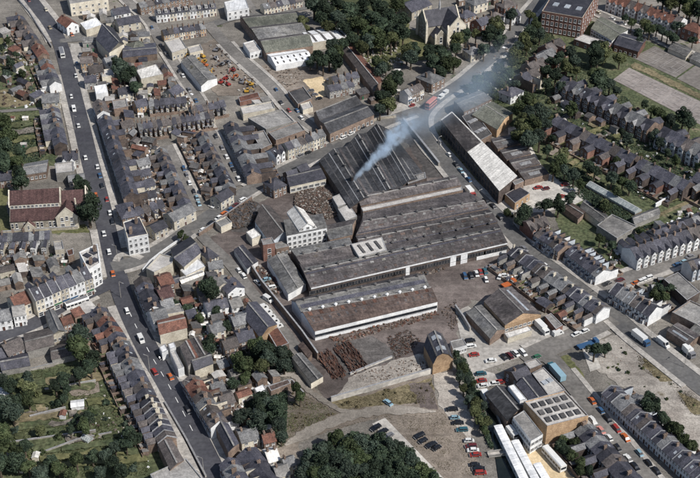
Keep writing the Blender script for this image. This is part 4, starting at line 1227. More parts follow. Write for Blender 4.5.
# red-roofed church
def church_w():
    d0 = W((9, 192), 14); d1 = W((60, 189), 14)
    dv = d1 - d0; ang = math.atan2(dv.y, dv.x); L = dv.length
    root = emp('church', (d0.x, d0.y, 0), ang, 'long red-roofed stone church with clerestory beside the main road', 'church')
    X1 = L + 11
    b = MB(); b.extx([(-5, -.3), (5, -.3), (5, 10.2), (0, 14.4), (-5, 10.2)], 0, L); part('wall', b.mesh('wall'), 'stone', root)
    b = MB(); b.extx(roof_sec(10, 10.2, 14.4, .15, .2), .3, L - .3); nr = part('roof', b.mesh('roof'), 'tile_maroon', root)
    b = MB(); b.extx([(-5, 8.0), (-10.3, 4.8), (-10.3, 5.0), (-5, 8.25)][::-1], .3, L); part('aisle_roof', b.mesh('aisle_roof'), 'tile_maroon', root)
    b = MB(); b.extx([(-9.9, -.3), (-5, -.3), (-5, 7.9), (-9.9, 4.9)], .0, L); aw = part('aisle_wall', b.mesh('aisle_wall'), 'stone', root)
    b = MB(); b.extx([(5, 8.6), (9.9, 5.0), (9.9, -.3), (5, -.3)], 0, L); part('aisle_wall', b.mesh('aisle_wall'), 'stone', root)
    b = MB(); b.extx([(5, 8.62), (5, 8.85), (10.3, 5.0), (10.3, 4.8)], 0, L); part('aisle_roof', b.mesh('aisle_roof'), 'tile_maroon', root)
    for k in range(12):
        window(root, L * (k + .7) / 12.6, -5.12, 8.6, 1.3, 1.2)
        if k % 3 != 2: window(aw, L * (k + .5) / 12.2, -9.92, 1.2, 1.1, 2.6)
    b = MB(); b.box(.1, L - .1, -5.1, -4.9, 8.1, 10.15); part('clerestory', b.mesh('clerestory'), 'cream', root)
    # chancel
    b = MB(); b.extx([(-4.5, -.3), (4.5, -.3), (4.5, 9), (0, 13), (-4.5, 9)], L + .01, X1); part('chancel_wall', b.mesh('chancel_wall'), 'stone', root)
    b = MB(); b.extx(roof_sec(9, 9, 13, .3, .2), L + .35, X1); part('chancel_roof', b.mesh('chancel_roof'), 'tile_maroon', root)
    for x in (.0, L, X1):
        b = MB(); b.extx([(-5.2, 9.2), (0, 14.4), (5.2, 9.2), (5.2, 10.4), (0, 15.1), (-5.2, 10.4)][::-1], x - .25, x + .25); part('gable_coping', b.mesh('gable_coping'), 'cream', nr)
    # vestry gable facing the road side
    def cross(x, hw, y1, e, r, nm, lan):
        b = MB(); sec = [(-hw, -.3), (hw, -.3), (hw, e), (0, r), (-hw, e)]
        b.face([(x + p, y1, z) for p, z in sec])
        for i in range(5):
            p, q = sec[i], sec[(i + 1) % 5]
            b.face([(x + p[0], y1, p[1]), (x + p[0], -4, p[1]), (x + q[0], -4, q[1]), (x + q[0], y1, q[1])])
        g = part(nm, b.mesh(nm), 'cream', root)
        b = MB(); k = (r - e) / hw
        for s in (1, -1):
            A = [(x + s * (hw + .3), y1 + .4, e - .3 * k), (x, y1 + .4, r), (x, -3.5, r), (x + s * (hw + .3), -3.5, e - .3 * k)]
            B_ = [(p[0], p[1], p[2] + .2) for p in A]
            if s < 0: A, B_ = A[::-1], B_[::-1]
            b.face(B_, [(0, 0), (0, 4), (6, 4), (6, 0)]); b.face(A[::-1])
            for i in range(4): b.face([A[i], A[(i + 1) % 4], B_[(i + 1) % 4], B_[i]])
        part('gable_roof', b.mesh('gable_roof'), 'tile_maroon', g)
        b = MB()
        for s in (1, -1):
            q = [(x + s * (hw + .35), y1 - .02, e - .35 * k), (x, y1 - .02, r + .1), (x, y1 - .02, r + .55), (x + s * (hw + .35), y1 - .02, e + .15)]
            b.face(q if s > 0 else q[::-1]); b.face([(a, y1 + .4, z) for a, _, z in (q[::-1] if s > 0 else q)])
            b.face([q[3], q[2], (q[2][0], y1 + .4, q[2][2]), (q[3][0], y1 + .4, q[3][2])])
        part('gable_coping', b.mesh('gable_coping'), 'cream', g)
        for i in range(lan):
            xx = (i - (lan - 1) / 2) * hw * .45
            window(g, x + xx, y1 - .02, e * .62 + (.9 if i == lan // 2 and lan > 1 else .3), hw * .3, 2.0)
        if lan > 2:
            for s in (-1, 1): window(g, x + s * hw * .45, y1 - .02, .9, hw * .4, 2.0)
    cross(L - .5 + 3.2, 4.6, -11, 6, 10.5, 'vestry_gable', 3)
    cross(8.2, 2.2, -13, 3.0, 5.6, 'porch', 1)
    b = MB(); b.cyl(L + 6.5, -5.6, 5, 12.2, .4, 6); part('stack', b.mesh('stack'), 'cream', root)
    occ_poly([W((6, 190), 0), W((84, 186), 0), W((84, 236), 0), W((6, 240), 0)])
church_w()
wallrun('low stone churchyard wall below the red-roofed church', [(2, 234), (44, 231), (78, 229)], 1.4, .4, 'stone')
terr('pale terraced house below the church, rear wings facing viewer', (-14, 234), (50, 231), 12, 'L', 'slate', ('cream', 'grey_wall', 'brick', 'white_paint'), every=2, wing=5, ww=.46, yard=9, eave=5.6, alt=('slate_pale',), group='houses below the church')
flat('small grey flat-roofed yard building behind white corner block', [(53, 241), (62, 240), (64, 249), (55, 250)], 4.5, 'felt', 'cream', wins=[(2, 1, 2, 1, 1.2)])
flat('reddish lean-to building behind white corner block', [(66, 250), (73, 248), (74, 254), (68, 256)], 3.5, 'tile_red', 'brick')

# terrace of shops on the shopping road
terr('three-storey shop with slate roof on curving shopping road', (29, 289), (86, 266), 7, 'R', 'slate', ('cream', 'white_paint', 'stone', 'white_paint'), depth=9, eave=8.6, rise=3, storeys=3, shop=True, yard=5, coping=1, wing=4, group='shops along the shopping road', name='shop_house', cat='shop', zs=1)
flat('white three-storey corner building at the main junction', [(79, 252), (97.5, 243.5), (100, 263), (88.5, 270)], 10.5, 'felt_light', 'white_paint', wins=[(1, 1, 4, 1.2, 1.8), (1, 4.2, 4, 1.2, 1.8), (1, 7.2, 4, 1.1, 1.5), (2, 1, 3, 1.2, 1.8), (2, 4.2, 3, 1.2, 1.8), (2, 7.2, 3, 1.1, 1.5)], sky=(2, 2, 2.2, 3.0), skym='slate', chim=2, name='corner_building', cat='building', trim='white_paint')
hip('red-tiled house behind the white cottage, left edge', (10, 297), (25, 291), 9, 7, 3.5, 'tile_red', 'cream', False, 1)
hip('white gabled cottage at left edge of shopping road', (12, 307), (24, 305), 8, 6.5, 2.2, 'felt', 'white_paint', False, 0, 2)
hip('white house cut by the left edge beside shopping road', (-8, 312), (10, 309), 8, 6, 2.5, 'slate_pale', 'white_paint', True, 1)

# block between shopping road and main road
loft('long grey-roofed hall end-on to the shopping road', [((45, 313), (52, 335), 5.5), ((50, 309), (59, 330), 8), ((55, 311), (65.5, 331), 5.5)], 'slate_pale', 'cream', 'hall', 'hall', wins=[('right', 1.2, 3, 1.2, 1.6)])
hip('small red-roofed house beside the bus stop hall', (61, 318), (70, 315), 6, 4.5, 2, 'tile_red', 'brick', False, 1)
loft('broad grey slate workshop left of the long hall', [((27, 352), (54, 345), 4.5), ((25, 342), (53, 335), 7.5), ((24, 334), (50, 328), 4.5)], 'slate_brown', 'grey_wall', 'workshop', 'workshop')
loft('low grey shed with pale wall near the big garden tree', [((52, 360), (74, 355), 3.2), ((51, 352), (73, 347), 5.5), ((50, 347), (71, 342), 3.2)], 'slate_brown', 'grey_wall', 'workshop', 'workshop')
hip('slate-roofed house left of the broad workshop', (2, 345), (20, 337), 9, 5, 3, 'slate_brown', 'brick', False, 1)
loft('long low slate shed along the top of the left gardens', [((2, 371), (30, 366), 3), ((0, 362), (28, 357), 5.5), ((-1, 357), (27, 352), 3)], 'slate', 'grey_wall', 'workshop', 'workshop')
hip('slate-roofed outbuilding behind the long low shed', (-12, 356), (4, 346), 7, 4, 2.5, 'slate', 'brick', False, 0, 1)

# west side of main road, below the junction
terr('terraced shop left of main road just below the junction', (97, 306), (118, 336), 6, 'L', 'slate', ('cream', 'brick', 'white_paint'), shop=True, yard=5, alt=('tile_red', 'slate_brown'), alt_p=.5, eave=6.2, group='houses along the lower main road', name='shop_house', cat='shop', storeys=2)
terr('old terraced house left of main road opposite brown roofs', (120, 339), (147, 394), 9, 'L', 'slate', ('brick', 'brick_dark', 'cream'), yard=7, alt=('slate_brown', 'slate_pale'), alt_p=.3, eave=5.8, group='houses along the lower main road')
terr('slate terraced house with tall chimneys at bottom of main road', (148, 396), (167, 436), 7, 'L', 'slate', ('brick_dark', 'brick'), yard=6, eave=6, coping=1, chpot='cream', group='houses along the lower main road')
loft('brown-roofed narrow building at foot of the slate terrace', [((158, 445), (170, 470), 6), ((165, 440), (177, 463), 8), ((171, 438), (184, 460), 6)], 'slate_brown', 'brick', 'workshop', 'workshop')
flat('large pale flat-roofed building at bottom edge by main road', [(150, 474), (186, 458), (204, 480), (165, 500)], 5, 'felt', 'grey_wall', name='flat_roofed_building')

# ================================================================== NORTH: east of the main road
flat('long pale warehouse with small windows, top left edge', [(70, 4), (108, -2), (104, -14), (66, -8)], 8, 'felt', 'cream', wins=[(0, 1.2, 6, 1.3, 1.2), (0, 4.4, 6, 1.3, 1.2)], name='warehouse', cat='warehouse')
hip('white gabled house beside the pale warehouse', (62, 15), (72, 22), 8, 6, 3, 'tile_red', 'white_paint', False, 1)
flat('white-roofed garage beside the dark-roofed chapel', [(80, 23), (96, 17.5), (102, 24.5), (86, 30)], 4.5, 'sheet_white', 'cream', .15, name='garage', cat='garage', trim='sheet_white')
loft('dark steep-roofed chapel end-on to link street', [((96, 40), (109, 53), 7), ((102, 24), (119, 42), 13), ((113, 28), (124, 44), 7)], 'slate', 'cream', 'chapel', 'chapel', zs=.95, wins=[('left', 2, 3, 1.2, 3)])
hip('slate-roofed long house with cream wall above link street', (116, 19), (138, 15), 9, 5.5, 3, 'slate', 'cream', False, 1)
hip('white gabled villa at top behind the chapel', (112, 9), (128, 6), 8, 6, 3, 'slate', 'white_paint', False, 2)
hip('brick house with yellow end beside the link street', (80, 57), (92, 56), 8, 5.5, 2.6, 'slate_brown', 'brick_tan', False, 1)
hip('old brown house cluster right of the forecourt', (88, 66), (102, 64), 9, 6, 3, 'slate_brown', 'brick', False, 2)
hip('small slate house between forecourt and dark tree', (84, 76), (96, 75), 8, 5, 2.6, 'slate', 'grey_wall', False, 1)
hip('white-walled house above the dark round tree', (104, 58), (116, 55), 8, 5, 2.6, 'slate_pale', 'white_paint', False, 1)
flat('white flat-roofed shop right of main road', [(94, 86), (106, 84), (108, 92), (96, 94)], 5.5, 'sheet_white', 'white_paint', .2, name='shop', cat='shop', trim='white_paint')
terr('dark brick shop right of main road below white roof', (98, 99), (103, 111), 2, 'R', 'slate', ('brick', 'white_paint'), shop=True, wing=0, yard=0, eave=7, group='houses along the upper main road', name='shop_house', cat='shop')
terr('tall dark slate terraced house right of main road', (104, 114), (131, 192), 15, 'R', 'slate', ('brick_dark', 'brick', 'cream'), depth=6.8, eave=7.2, rise=2.6, storeys=3, wing=4, yard=6, every=2, alt=('slate_brown',), alt_p=.12, group='houses along the upper main road')
hip('hip-roofed house above the white corner hotel', (123, 199), (130, 212), 8, 6, 2.8, 'slate', 'brick')
flat('white corner hotel with dark roof at the junction', [(123, 222), (139.5, 216.5), (148, 234), (127.5, 238)], 9.5, 'slate', 'white_paint', .35, wins=[(2, 1.2, 4, 1.3, 1.8), (2, 4.4, 4, 1.2, 1.6), (2, 7, 4, 1.1, 1.2), (3, 1.2, 4, 1.2, 1.8), (3, 4.4, 4, 1.2, 1.6)], chim=2, name='corner_hotel', cat='hotel', trim='cream')
terr('small slate house in the row behind the corner hotel', (134, 208), (162, 199), 4, 'L', 'slate', ('cream', 'brick'), wing=3, yard=4, group='houses behind the corner hotel')
hip('cream house facing the side road at street corner', (168, 214), (190, 203), 8, 6, 2.6, 'slate_pale', 'cream', False, 1)
hip('low stone building beside the corner hotel', (150, 226), (163, 220), 7, 5, 2.2, 'slate', 'stone', False, 0, 2)
terr('slate terraced house at left of the first side street', (160, 147), (187, 206), 14, 'L', 'slate', ('brick', 'brick_dark'), every=2, wing=3.4, ww=.48, yard=8, depth=5.8, eave=4.8, rise=2.1, group='terraces of the two side streets')
terr('slate terraced house between the two side streets', (201, 131), (230, 186), 14, 'L', 'slate', ('brick', 'brick_dark'), every=2, wing=3.4, ww=.48, yard=9, depth=5.8, eave=4.8, rise=2.1, group='terraces of the two side streets')
hip('cream end house on side road between the two side streets', (215, 196), (228, 188), 7, 5.6, 2.4, 'slate', 'cream', False, 1)
terr('slate terraced house at right of the second side street', (230, 121), (254, 172), 11, 'R', 'slate', ('brick_dark', 'brick'), every=2, wing=7, ww=.5, yard=9, depth=7.5, eave=5.6, wwall='brick_dark', alt=('slate_pale',), alt_p=.2, group='terraces of the two side streets')
terr('brick house in the long row heading the side streets', (137, 123), (213, 111), 16, 'L', 'slate', ('brick', 'cream'), wing=3.4, ww=.45, yard=6, group='rows behind the chapel')
terr('slate house in the short row with white backs', (148, 100), (186, 96), 7, 'L', 'slate', ('cream', 'white_paint', 'brick'), wing=3, yard=4, group='rows behind the chapel')
terr('terraced house behind the plant yard wall', (190, 107), (224, 100), 6, 'L', 'slate', ('brick', 'grey_wall'), wing=3, yard=4, group='rows behind the chapel')
hip('gabled house with cream front beside the back street', (168, 90), (178, 84), 8, 5.5, 3, 'slate', 'cream', False, 1)
hip('slate house with blue-grey wall beside dark round tree', (134, 101), (146, 98), 8, 5, 2.6, 'slate', 'brick_tan', False, 1)
flat('pale blue-grey roofed hall by the back street', [(136, 70), (156, 64), (163, 74), (141, 79)], 5, 'sheet_cream', 'cream', .15, name='hall', cat='hall')
loft('dark-roofed store with brown wall below link street', [((123, 58), (157, 54), 4.5), ((123, 51), (156, 48), 6.5), ((124, 46), (155, 43), 4.5)], 'slate', 'brick', 'store', 'store')
hip('greenish hip-roofed building by the back street', (129, 43), (143, 40), 11, 5, 3, 'sheet_green', 'grey_wall', True, 0)
flat('low light flat roof shop behind the forecourt cars', [(100, 70), (112, 68), (114, 75), (102, 77)], 4.2, 'felt_light', 'cream')
flat('grey flat roof at the back of the dark terrace', [(112, 100), (126, 98), (128, 106), (114, 109)], 4.5, 'felt', 'brick')
hip('slate cottage above the long row behind the main road', (118, 88), (132, 86), 7, 5, 2.6, 'slate', 'cream', False, 1)
hip('small brick cottage with garden behind the main road terrace', (120, 122), (132, 119), 7, 5, 2.6, 'slate_brown', 'brick', False, 1)
hip('white-backed cottage behind the dark terrace', (136, 160), (148, 157), 7, 4.5, 2.2, 'slate_pale', 'white_paint', False, 1)
hip('low slate cottage behind the dark terrace', (140, 182), (152, 178), 7, 4.5, 2.2, 'slate', 'cream', False, 1)
hip('brick cottage tucked behind the first side street terrace', (137, 171), (149, 168), 6, 4.5, 2.2, 'slate', 'brick', False, 1)
hip('white cottage tucked behind the first side street terrace', (141, 193), (155, 190), 6, 4, 2, 'slate', 'white_paint', False, 0)

# top middle
terr('terraced house with pale dormers in the top row', (155, 10), (215, 3), 9, 'R', 'slate', ('cream', 'white_paint'), dorm=True, eave=6, wing=0, yard=0, group='top terraces')
terr('brick terraced house in second row from the top', (162, 30), (204, 23), 8, 'R', 'slate', ('brick_tan', 'cream', 'brick'), eave=5.6, wing=0, yard=0, group='top terraces')
terr('dark-roofed house in the row at the top edge', (138, 3), (190, -8), 7, 'R', 'slate', ('brick',), eave=6, wing=0, yard=0, group='top terraces')
flat('pale flat-roofed building above the plant hire yard', [(164, 41), (180, 37), (187, 48), (172, 53)], 5, 'felt_light', 'cream', wins=[(2, 1.2, 4, 1.2, 1.4)])
loft('long grey-roofed plant shed with white end wall', [((181, 62), (201, 86), 5), ((187, 57), (208, 80), 6.8), ((193, 55), (217, 78), 5)], 'sheet_grey', 'white_paint', 'plant_shed', 'shed')
flat('low white office beside the plant hire yard', [(187, 47), (200, 44), (203, 50), (190, 53)], 4, 'felt_light', 'cream', wins=[(2, 1.0, 4, 1.1, 1.2)])
flat('white block with flat roof at the top edge', [(224, 2), (245, -3), (249, 8), (227, 12)], 6, 'sheet_white', 'white_paint', .3, wins=[(2, 1, 4, 1.3, 1.4), (2, 3.8, 4, 1.3, 1.2)], name='office_block', cat='office')
terr('small slate house behind the top street', (262, 4), (300, -4), 6, 'R', 'slate', ('brick', 'cream'), wing=0, yard=0, group='top terraces')
loft('huge grey sawtooth works roof at top centre', [((266, 53), (313, 46), 6), ((261, 41.5), (309, 34.5), 8.8), ((259, 40), (307, 33.5), 5.8), ((252, 29.5), (302, 23.5), 8.8), ((250, 28), (300, 22.5), 5.8), ((243, 18.5), (296, 13), 8.8), ((240, 17), (294, 12), 5.8)], ['sheet_green', 'sheet_dark', 'sheet_grey', 'sheet_dark', 'sheet_green', 'sheet_dark'], 'brick', 'works_shed', 'factory', glaz=None)
loft('white-roofed shed with rows of dark roof lights', [((276, 66), (313, 59.5), 4), ((271, 57), (308, 51.5), 5.6), ((267, 54.5), (304, 49.5), 4.6)], 'sheet_white', 'white_paint', 'factory_shed', 'factory', glaz=[(0, 6, .15, .38, .25, 'felt_dark'), (0, 6, .6, .85, .25, 'felt_dark')])
loft('white-roofed shed with dark stripes beside the wood', [((312, 43), (350, 37), 6), ((307, 36), (343, 30.5), 7.6), ((302, 32.5), (336, 27), 6)], 'sheet_white', 'cream', 'factory_shed', 'factory', glaz=[(0, 4, .05, .95, .24, 'felt_dark'), (1, 4, .05, .95, .24, 'felt_dark')])
flat('small white office with red doorway beside sawtooth works', [(243, 43), (254, 40), (262, 50), (250, 53)], 4, 'felt_light', 'white_paint', wins=[(2, 1, 3, 1.4, 1.4)])
flat('pale low store beside the diagonal street', [(240, 107), (272, 101), (275, 108), (243, 114)], 4, 'felt_light', 'cream')
flat('grey flat-roofed workshop right of the speckled terrace', [(248, 118), (282, 109), (294, 121), (266, 129)], 4.5, 'felt', 'grey_wall')
flat('grey sheet-roofed garage behind the cream row', [(268, 132), (298, 121), (305, 130), (276, 140)], 4.5, 'felt', 'brick')
flat('low flat roof between the speckled terrace and grey workshop', [(252, 133), (264, 130), (272, 144), (261, 149)], 4, 'felt', 'brick')
terr('cream three-storey house in the row on the side road', (284, 143), (322, 129), 6, 'R', 'slate', ('cream', 'stone'), eave=7.5, rise=2.6, storeys=3, wing=0, yard=0, group='cream row on the side road')
terr('white gabled house beside the speckled slate terrace', (270, 150), (281, 144), 2, 'R', 'slate', ('white_paint',), bay='gable', gable='white_paint', wing=0, yard=0, eave=6, name='gabled_house')
flat('small dark-roofed store in the builders yard', [(288, 91), (303, 86), (312, 98), (298, 104)], 3.5, 'felt_dark', 'brick')
flat('pale garage block in the builders yard', [(300, 104), (310, 101), (313, 107), (303, 110)], 3, 'felt_light', 'cream')
loft('dark double-roofed brick hall on the side road corner', [((330, 134), (374, 115), 6.5), ((324, 124), (368, 107), 10), ((320, 121), (362, 104), 7), ((316, 112), (356, 96), 10), ((314, 113), (350, 98), 6.5)], 'sheet_black', 'brick', 'brick_hall', 'hall', wins=[('front', 1.2, 10, 1.6, 2.2)])
loft('long narrow red-brown roofed range beside the wood', [((338, 45), (374, 92), 5), ((342, 40), (378, 84), 7.2), ((347, 39), (383, 81), 5)], ['slate_brown', 'tile_red'], 'brick', 'range', 'building')
terr('slate house with pale front beside the narrow range', (331, 77), (357, 71), 4, 'R', 'slate', ('stone', 'grey_wall'), wing=0, yard=4, eave=5.6, group='houses by the churchyard')
terr('dark slate house beside the builders yard', (327, 86), (352, 80), 4, 'R', 'slate', ('brick', 'grey_wall'), wing=0, yard=0, eave=5.2, group='houses by the churchyard')
terr('white and brown shop house facing the square', (404, 90), (420, 83), 4, 'R', 'slate_brown', ('white_paint', 'brick', 'cream'), shop=True, wing=0, yard=0, eave=7, storeys=3, group='houses by the churchyard', name='shop_house', cat='shop')
hip('grey hip-roofed public house on the bend', (424, 76), (437, 70), 12, 7, 3, 'slate_pale', 'brick', True, 2)

# stone church in the trees
def church_n():
    a, b_ = W((423, 11), 17), W((456, 6), 17)
    dv = b_ - a; ang = math.atan2(dv.y, dv.x); L = dv.length
    root = emp('church', (a.x, a.y, 0), ang, 'big gothic stone church with steep slate roofs among trees', 'church')
    b = MB(); b.extx([(-6.5, -.3), (6.5, -.3), (6.5, 10), (0, 17), (-6.5, 10)], 0, L); part('wall', b.mesh('wall'), 'stone', root)
    b = MB(); b.extx(roof_sec(13, 10, 17, .3, .22), .4, L - .4); nr = part('roof', b.mesh('roof'), 'slate', root)
    for x in (0, L):
        b = MB(); b.extx([(-6.8, 9.8), (0, 17.1), (6.8, 9.8), (6.8, 10.5), (0, 17.9), (-6.8, 10.5)][::-1], x - .35, x + .35); part('gable_coping', b.mesh('gable_coping'), 'cream', nr)
    def cross(x, hw, y1, e, r, nm, wl, wins):
        b = MB(); sec = [(-hw, -.3), (hw, -.3), (hw, e), (0, r), (-hw, e)]
        b.face([(x + p, y1, z) for p, z in sec])
        for i in range(5):
            p, q = sec[i], sec[(i + 1) % 5]; b.face([(x + p[0], y1, p[1]), (x + p[0], -5, p[1]), (x + q[0], -5, q[1]), (x + q[0], y1, q[1])])
        g = part(nm, b.mesh(nm), wl, root)
        b = MB(); k = (r - e) / hw
        for s in (1, -1):
            A = [(x + s * (hw + .3), y1 + .5, e - .3 * k), (x, y1 + .5, r), (x, -.5, r), (x + s * (hw + .3), -.5, e - .3 * k)]; B_ = [(p[0], p[1], p[2] + .22) for p in A]
            if s < 0: A, B_ = A[::-1], B_[::-1]
            b.face(B_, [(0, 0), (0, 8), (8, 8), (8, 0)]); b.face(A[::-1])
            for i in range(4): b.face([A[i], A[(i + 1) % 4], B_[(i + 1) % 4], B_[i]])
        part('gable_roof', b.mesh('gable_roof'), 'slate', g)
        b = MB()
        for s in (1, -1):
            q = [(x + s * (hw + .35), y1 - .05, e - .35 * k), (x, y1 - .05, r + .05), (x, y1 - .05, r + .7), (x + s * (hw + .35), y1 - .05, e + .3)]
            b.face(q if s > 0 else q[::-1]); b.face([(p, y1 + .5, z) for p, _, z in (q[::-1] if s > 0 else q)]); b.face([q[3], q[2], (q[2][0], y1 + .5, q[2][2]), (q[3][0], y1 + .5, q[3][2])])
        part('gable_coping', b.mesh('gable_coping'), 'cream', g)
        for (xx, z, w_, h_) in wins: window(g, x + xx, y1 - .02, z, w_, h_)
        for s in (-1, 1):
            b = MB(); b.box(x + s * hw - .5, x + s * hw + .5, y1 - 1.0, y1 + .2, -.3, e + .8); b.extx([(y1 - 1.0, e + .8), (y1 + .2, e + .8), (y1 - .4, e + 3.2)], x + s * hw - .5, x + s * hw + .5); part('buttress', b.mesh('buttress'), 'cream', g)
    cross(L * .74, 6.2, -15, 10, 16.6, 'transept', 'cream', [(-2.2, 5.5, 1.2, 4.2), (0, 6.2, 1.3, 5.0), (2.2, 5.5, 1.2, 4.2), (-2.8, 1.2, 1.6, 2.2), (2.8, 1.2, 1.6, 2.2), (0, 12.2, 1.2, 1.6)])
    cross(L * .28, 3.6, -13.5, 5.2, 9.5, 'side_chapel', 'stone', [(0, 2.2, 1.6, 3.6)])
    for k in range(3): window(root, -.02, (k - 1) * 2.6, 3.0, 1.1, 5.5 if k == 1 else 4.4, -math.pi / 2)
    for y in (-6.5, 6.5):
        b = MB(); b.box(-.9, .3, y - .7, y + .7, -.3, 11); b.cyl(-.3, y, 11, 15, .8, 6, r1=.05); part('turret', b.mesh('turret'), 'cream', root)
    b = MB(); b.cyl(L * .5, 0, 16.5, 19, .7, 6); b.cyl(L * .5, 0, 19, 23, .8, 6, r1=.04); part('fleche', b.mesh('fleche'), 'lead_trim', root)
    uy = Vector((-math.sin(ang), math.cos(ang), 0)); ux = Vector((math.cos(ang), math.sin(ang), 0)); o = Vector((a.x, a.y, 0))
    occ_poly([o + ux * x + uy * y for x, y in ((-2, -16), (L + 2, -16), (L + 2, 8), (-2, 8))])
church_n()
hip('dark-roofed parish hall behind the gothic church', (404, 4), (424, -4), 14, 6, 4, 'slate', 'stone', False, 0)

# ================================================================== NORTH-EAST
hip('hip-roofed villa at the roadside below the dark trees', (467, 48), (479, 45), 9, 5.5, 2.8, 'slate_pale', 'cream', True, 2)
hip('red-fronted villa left of the curving road near top', (476, 20), (486, 16), 9, 7, 3, 'slate', 'brick_red', False, 2)
hip('white-trimmed villa at upper left of curving road', (489, 14), (500, 10), 9, 7, 3, 'slate_brown', 'white_paint', True, 2)
hip('slate villa beside the gothic church at top', (460, 12), (472, 8), 9, 7, 3, 'slate', 'brick', True, 2)
hip('brick villa nearest the top edge left of curving road', (500, 2), (513, -2), 9, 7, 3, 'slate_brown', 'brick_red', True, 2)
hip('pale villa at the top edge beside the gothic church', (470, -1), (484, -5), 9, 7, 3, 'slate_pale', 'cream', True, 2)
hip('cream villa half hidden at the curving road top', (508, 12), (517, 9), 8, 6, 3, 'slate', 'white_paint', False, 1)
terr('semi-detached brick house right of the curving road, first pair', (544, 46), (560, 38), 2, 'L', 'slate_brown', ('brick_red',), depth=9, eave=6, rise=3, wing=5, yard=0, group='semis below the school')
terr('semi-detached house right of the curving road, second pair', (535, 56), (552, 48), 2, 'L', 'slate_pale', ('brick_red',), depth=9, eave=6, rise=3, wing=5, yard=0, group='semis below the school')
terr('semi-detached house right of the curving road, third pair', (527, 64), (543, 57), 2, 'L', 'slate_brown', ('brick',), depth=9, eave=6, rise=3, wing=5, yard=0, group='semis below the school')
terr('semi-detached house right of the curving road, fourth pair', (520, 75), (535, 68), 2, 'L', 'slate', ('brick', 'cream'), depth=9, eave=6, rise=3, wing=5, yard=0, group='semis below the school')
hip('slate house with white conservatory below the semis', (505, 90), (518, 84), 9, 5.5, 2.8, 'slate', 'white_paint', True, 2)
# school
flat('tall red-brick school with rows of windows, top right', [(542, 11), (582.5, 18), (600, -10), (560, -18)], 13, 'slate', 'brick_red', .7, wins=[(0, 1.2, 9, 1.5, 2.2), (0, 5.2, 9, 1.5, 2.2), (0, 9.2, 9, 1.5, 2.2), (1, 1.2, 7, 1.5, 2.2), (1, 5.2, 7, 1.5, 2.2), (1, 9.2, 7, 1.5, 2.2), (3, 1.2, 7, 1.5, 2.2), (3, 5.2, 7, 1.5, 2.2), (3, 9.2, 7, 1.5, 2.2)], sky=(3, 2, 3, 5), name='school_building', cat='school', trim='cream')
loft('low school hall with long white window band', [((591, 29), (612, 41), 5.5), ((597, 20), (620, 34), 7), ((601, 17), (628, 30), 5.5)], 'sheet_green', 'white_paint', 'school_hall', 'hall', wins=[('front', 1.0, 8, 2.0, 1.6), ('front', 3.3, 8, 2.0, 1.4)])
flat('single-storey flat-roofed school annex with pale roof', [(574, 39), (583, 34), (612, 43), (606, 50)], 3.8, 'felt_light', 'brick_red', .25, wins=[(3, .9, 4, 1.3, 1.5)])
loft('red-brick school block with dark roof by courts', [((614, 45), (638, 52), 5), ((619, 36), (643, 43), 7.5), ((622, 33), (646, 40), 5)], 'slate', 'brick_red', 'school_block', 'school', wins=[('front', 1.0, 5, 1.4, 1.6)])
terr('tall red-brick terraced house with white gables, top right corner', (612, -6), (684, 18), 11, 'R', 'tile_red', ('brick_red', 'white_paint'), depth=10, eave=8, rise=3.5, storeys=3, bay='gable', gable='white_paint', wing=0, yard=0, alt=('slate_brown',), alt_p=.4, group='red terrace by the school')
hip('red-brick house at right edge beyond the red terrace', (687, 20), (704, 26), 10, 8, 3.5, 'tile_red', 'brick_red', True, 2)
loft('grey garage row beside the school street', [((668, 49), (686, 57), 2.8), ((672, 44), (690, 52), 3.6), ((674, 42), (692, 49), 2.8)], 'sheet_grey', 'cream', 'garage_row', 'garage')
loft('second grey garage row at the right edge', [((690, 59), (708, 67), 2.8), ((694, 54), (712, 62), 3.6), ((696, 52), (714, 59), 2.8)], 'sheet_grey', 'cream', 'garage_row', 'garage')
# villas below the courts
terr('tall slate villa with dark front in row below the tennis courts', (564, 76), (655, 122), 12, 'R', 'slate', ('brick_dark', 'brick'), depth=11, eave=8, rise=4, storeys=3, bay='gable', gable='brick', wing=5, yard=0, alt=('slate_pale',), alt_p=.2, every=2, group='villa rows below the tennis courts')
terr('slate villa in the row at the right edge below courts', (664, 126), (712, 150), 6, 'R', 'slate', ('brick_dark', 'brick'), depth=11, eave=8, rise=4, storeys=3, bay='gable', gable='white_paint', wing=5, yard=0, every=2, group='villa rows below the tennis courts')
terr('slate terraced house in the middle row of the villas', (556, 116), (637, 156), 11, 'L', 'slate', ('brick_dark', 'brick_red', 'brick'), depth=9, eave=6.8, rise=3.2, wing=6, ww=.5, every=2, yard=9, alt=('slate_brown',), alt_p=.2, group='villa rows below the tennis courts')
terr('slate terraced house in the right-hand lower villa row', (641, 158), (690, 182), 7, 'L', 'slate', ('brick_dark', 'brick_red', 'brick'), depth=9.5, eave=6.8, rise=3.4, wing=6, ww=.5, every=2, yard=9, group='villa rows below the tennis courts')
terr('slate house in the row cut by the right edge', (697, 172), (740, 192), 5, 'L', 'slate', ('brick',), depth=9, eave=6.8, rise=3.2, wing=5, yard=9, group='villa rows below the tennis courts')
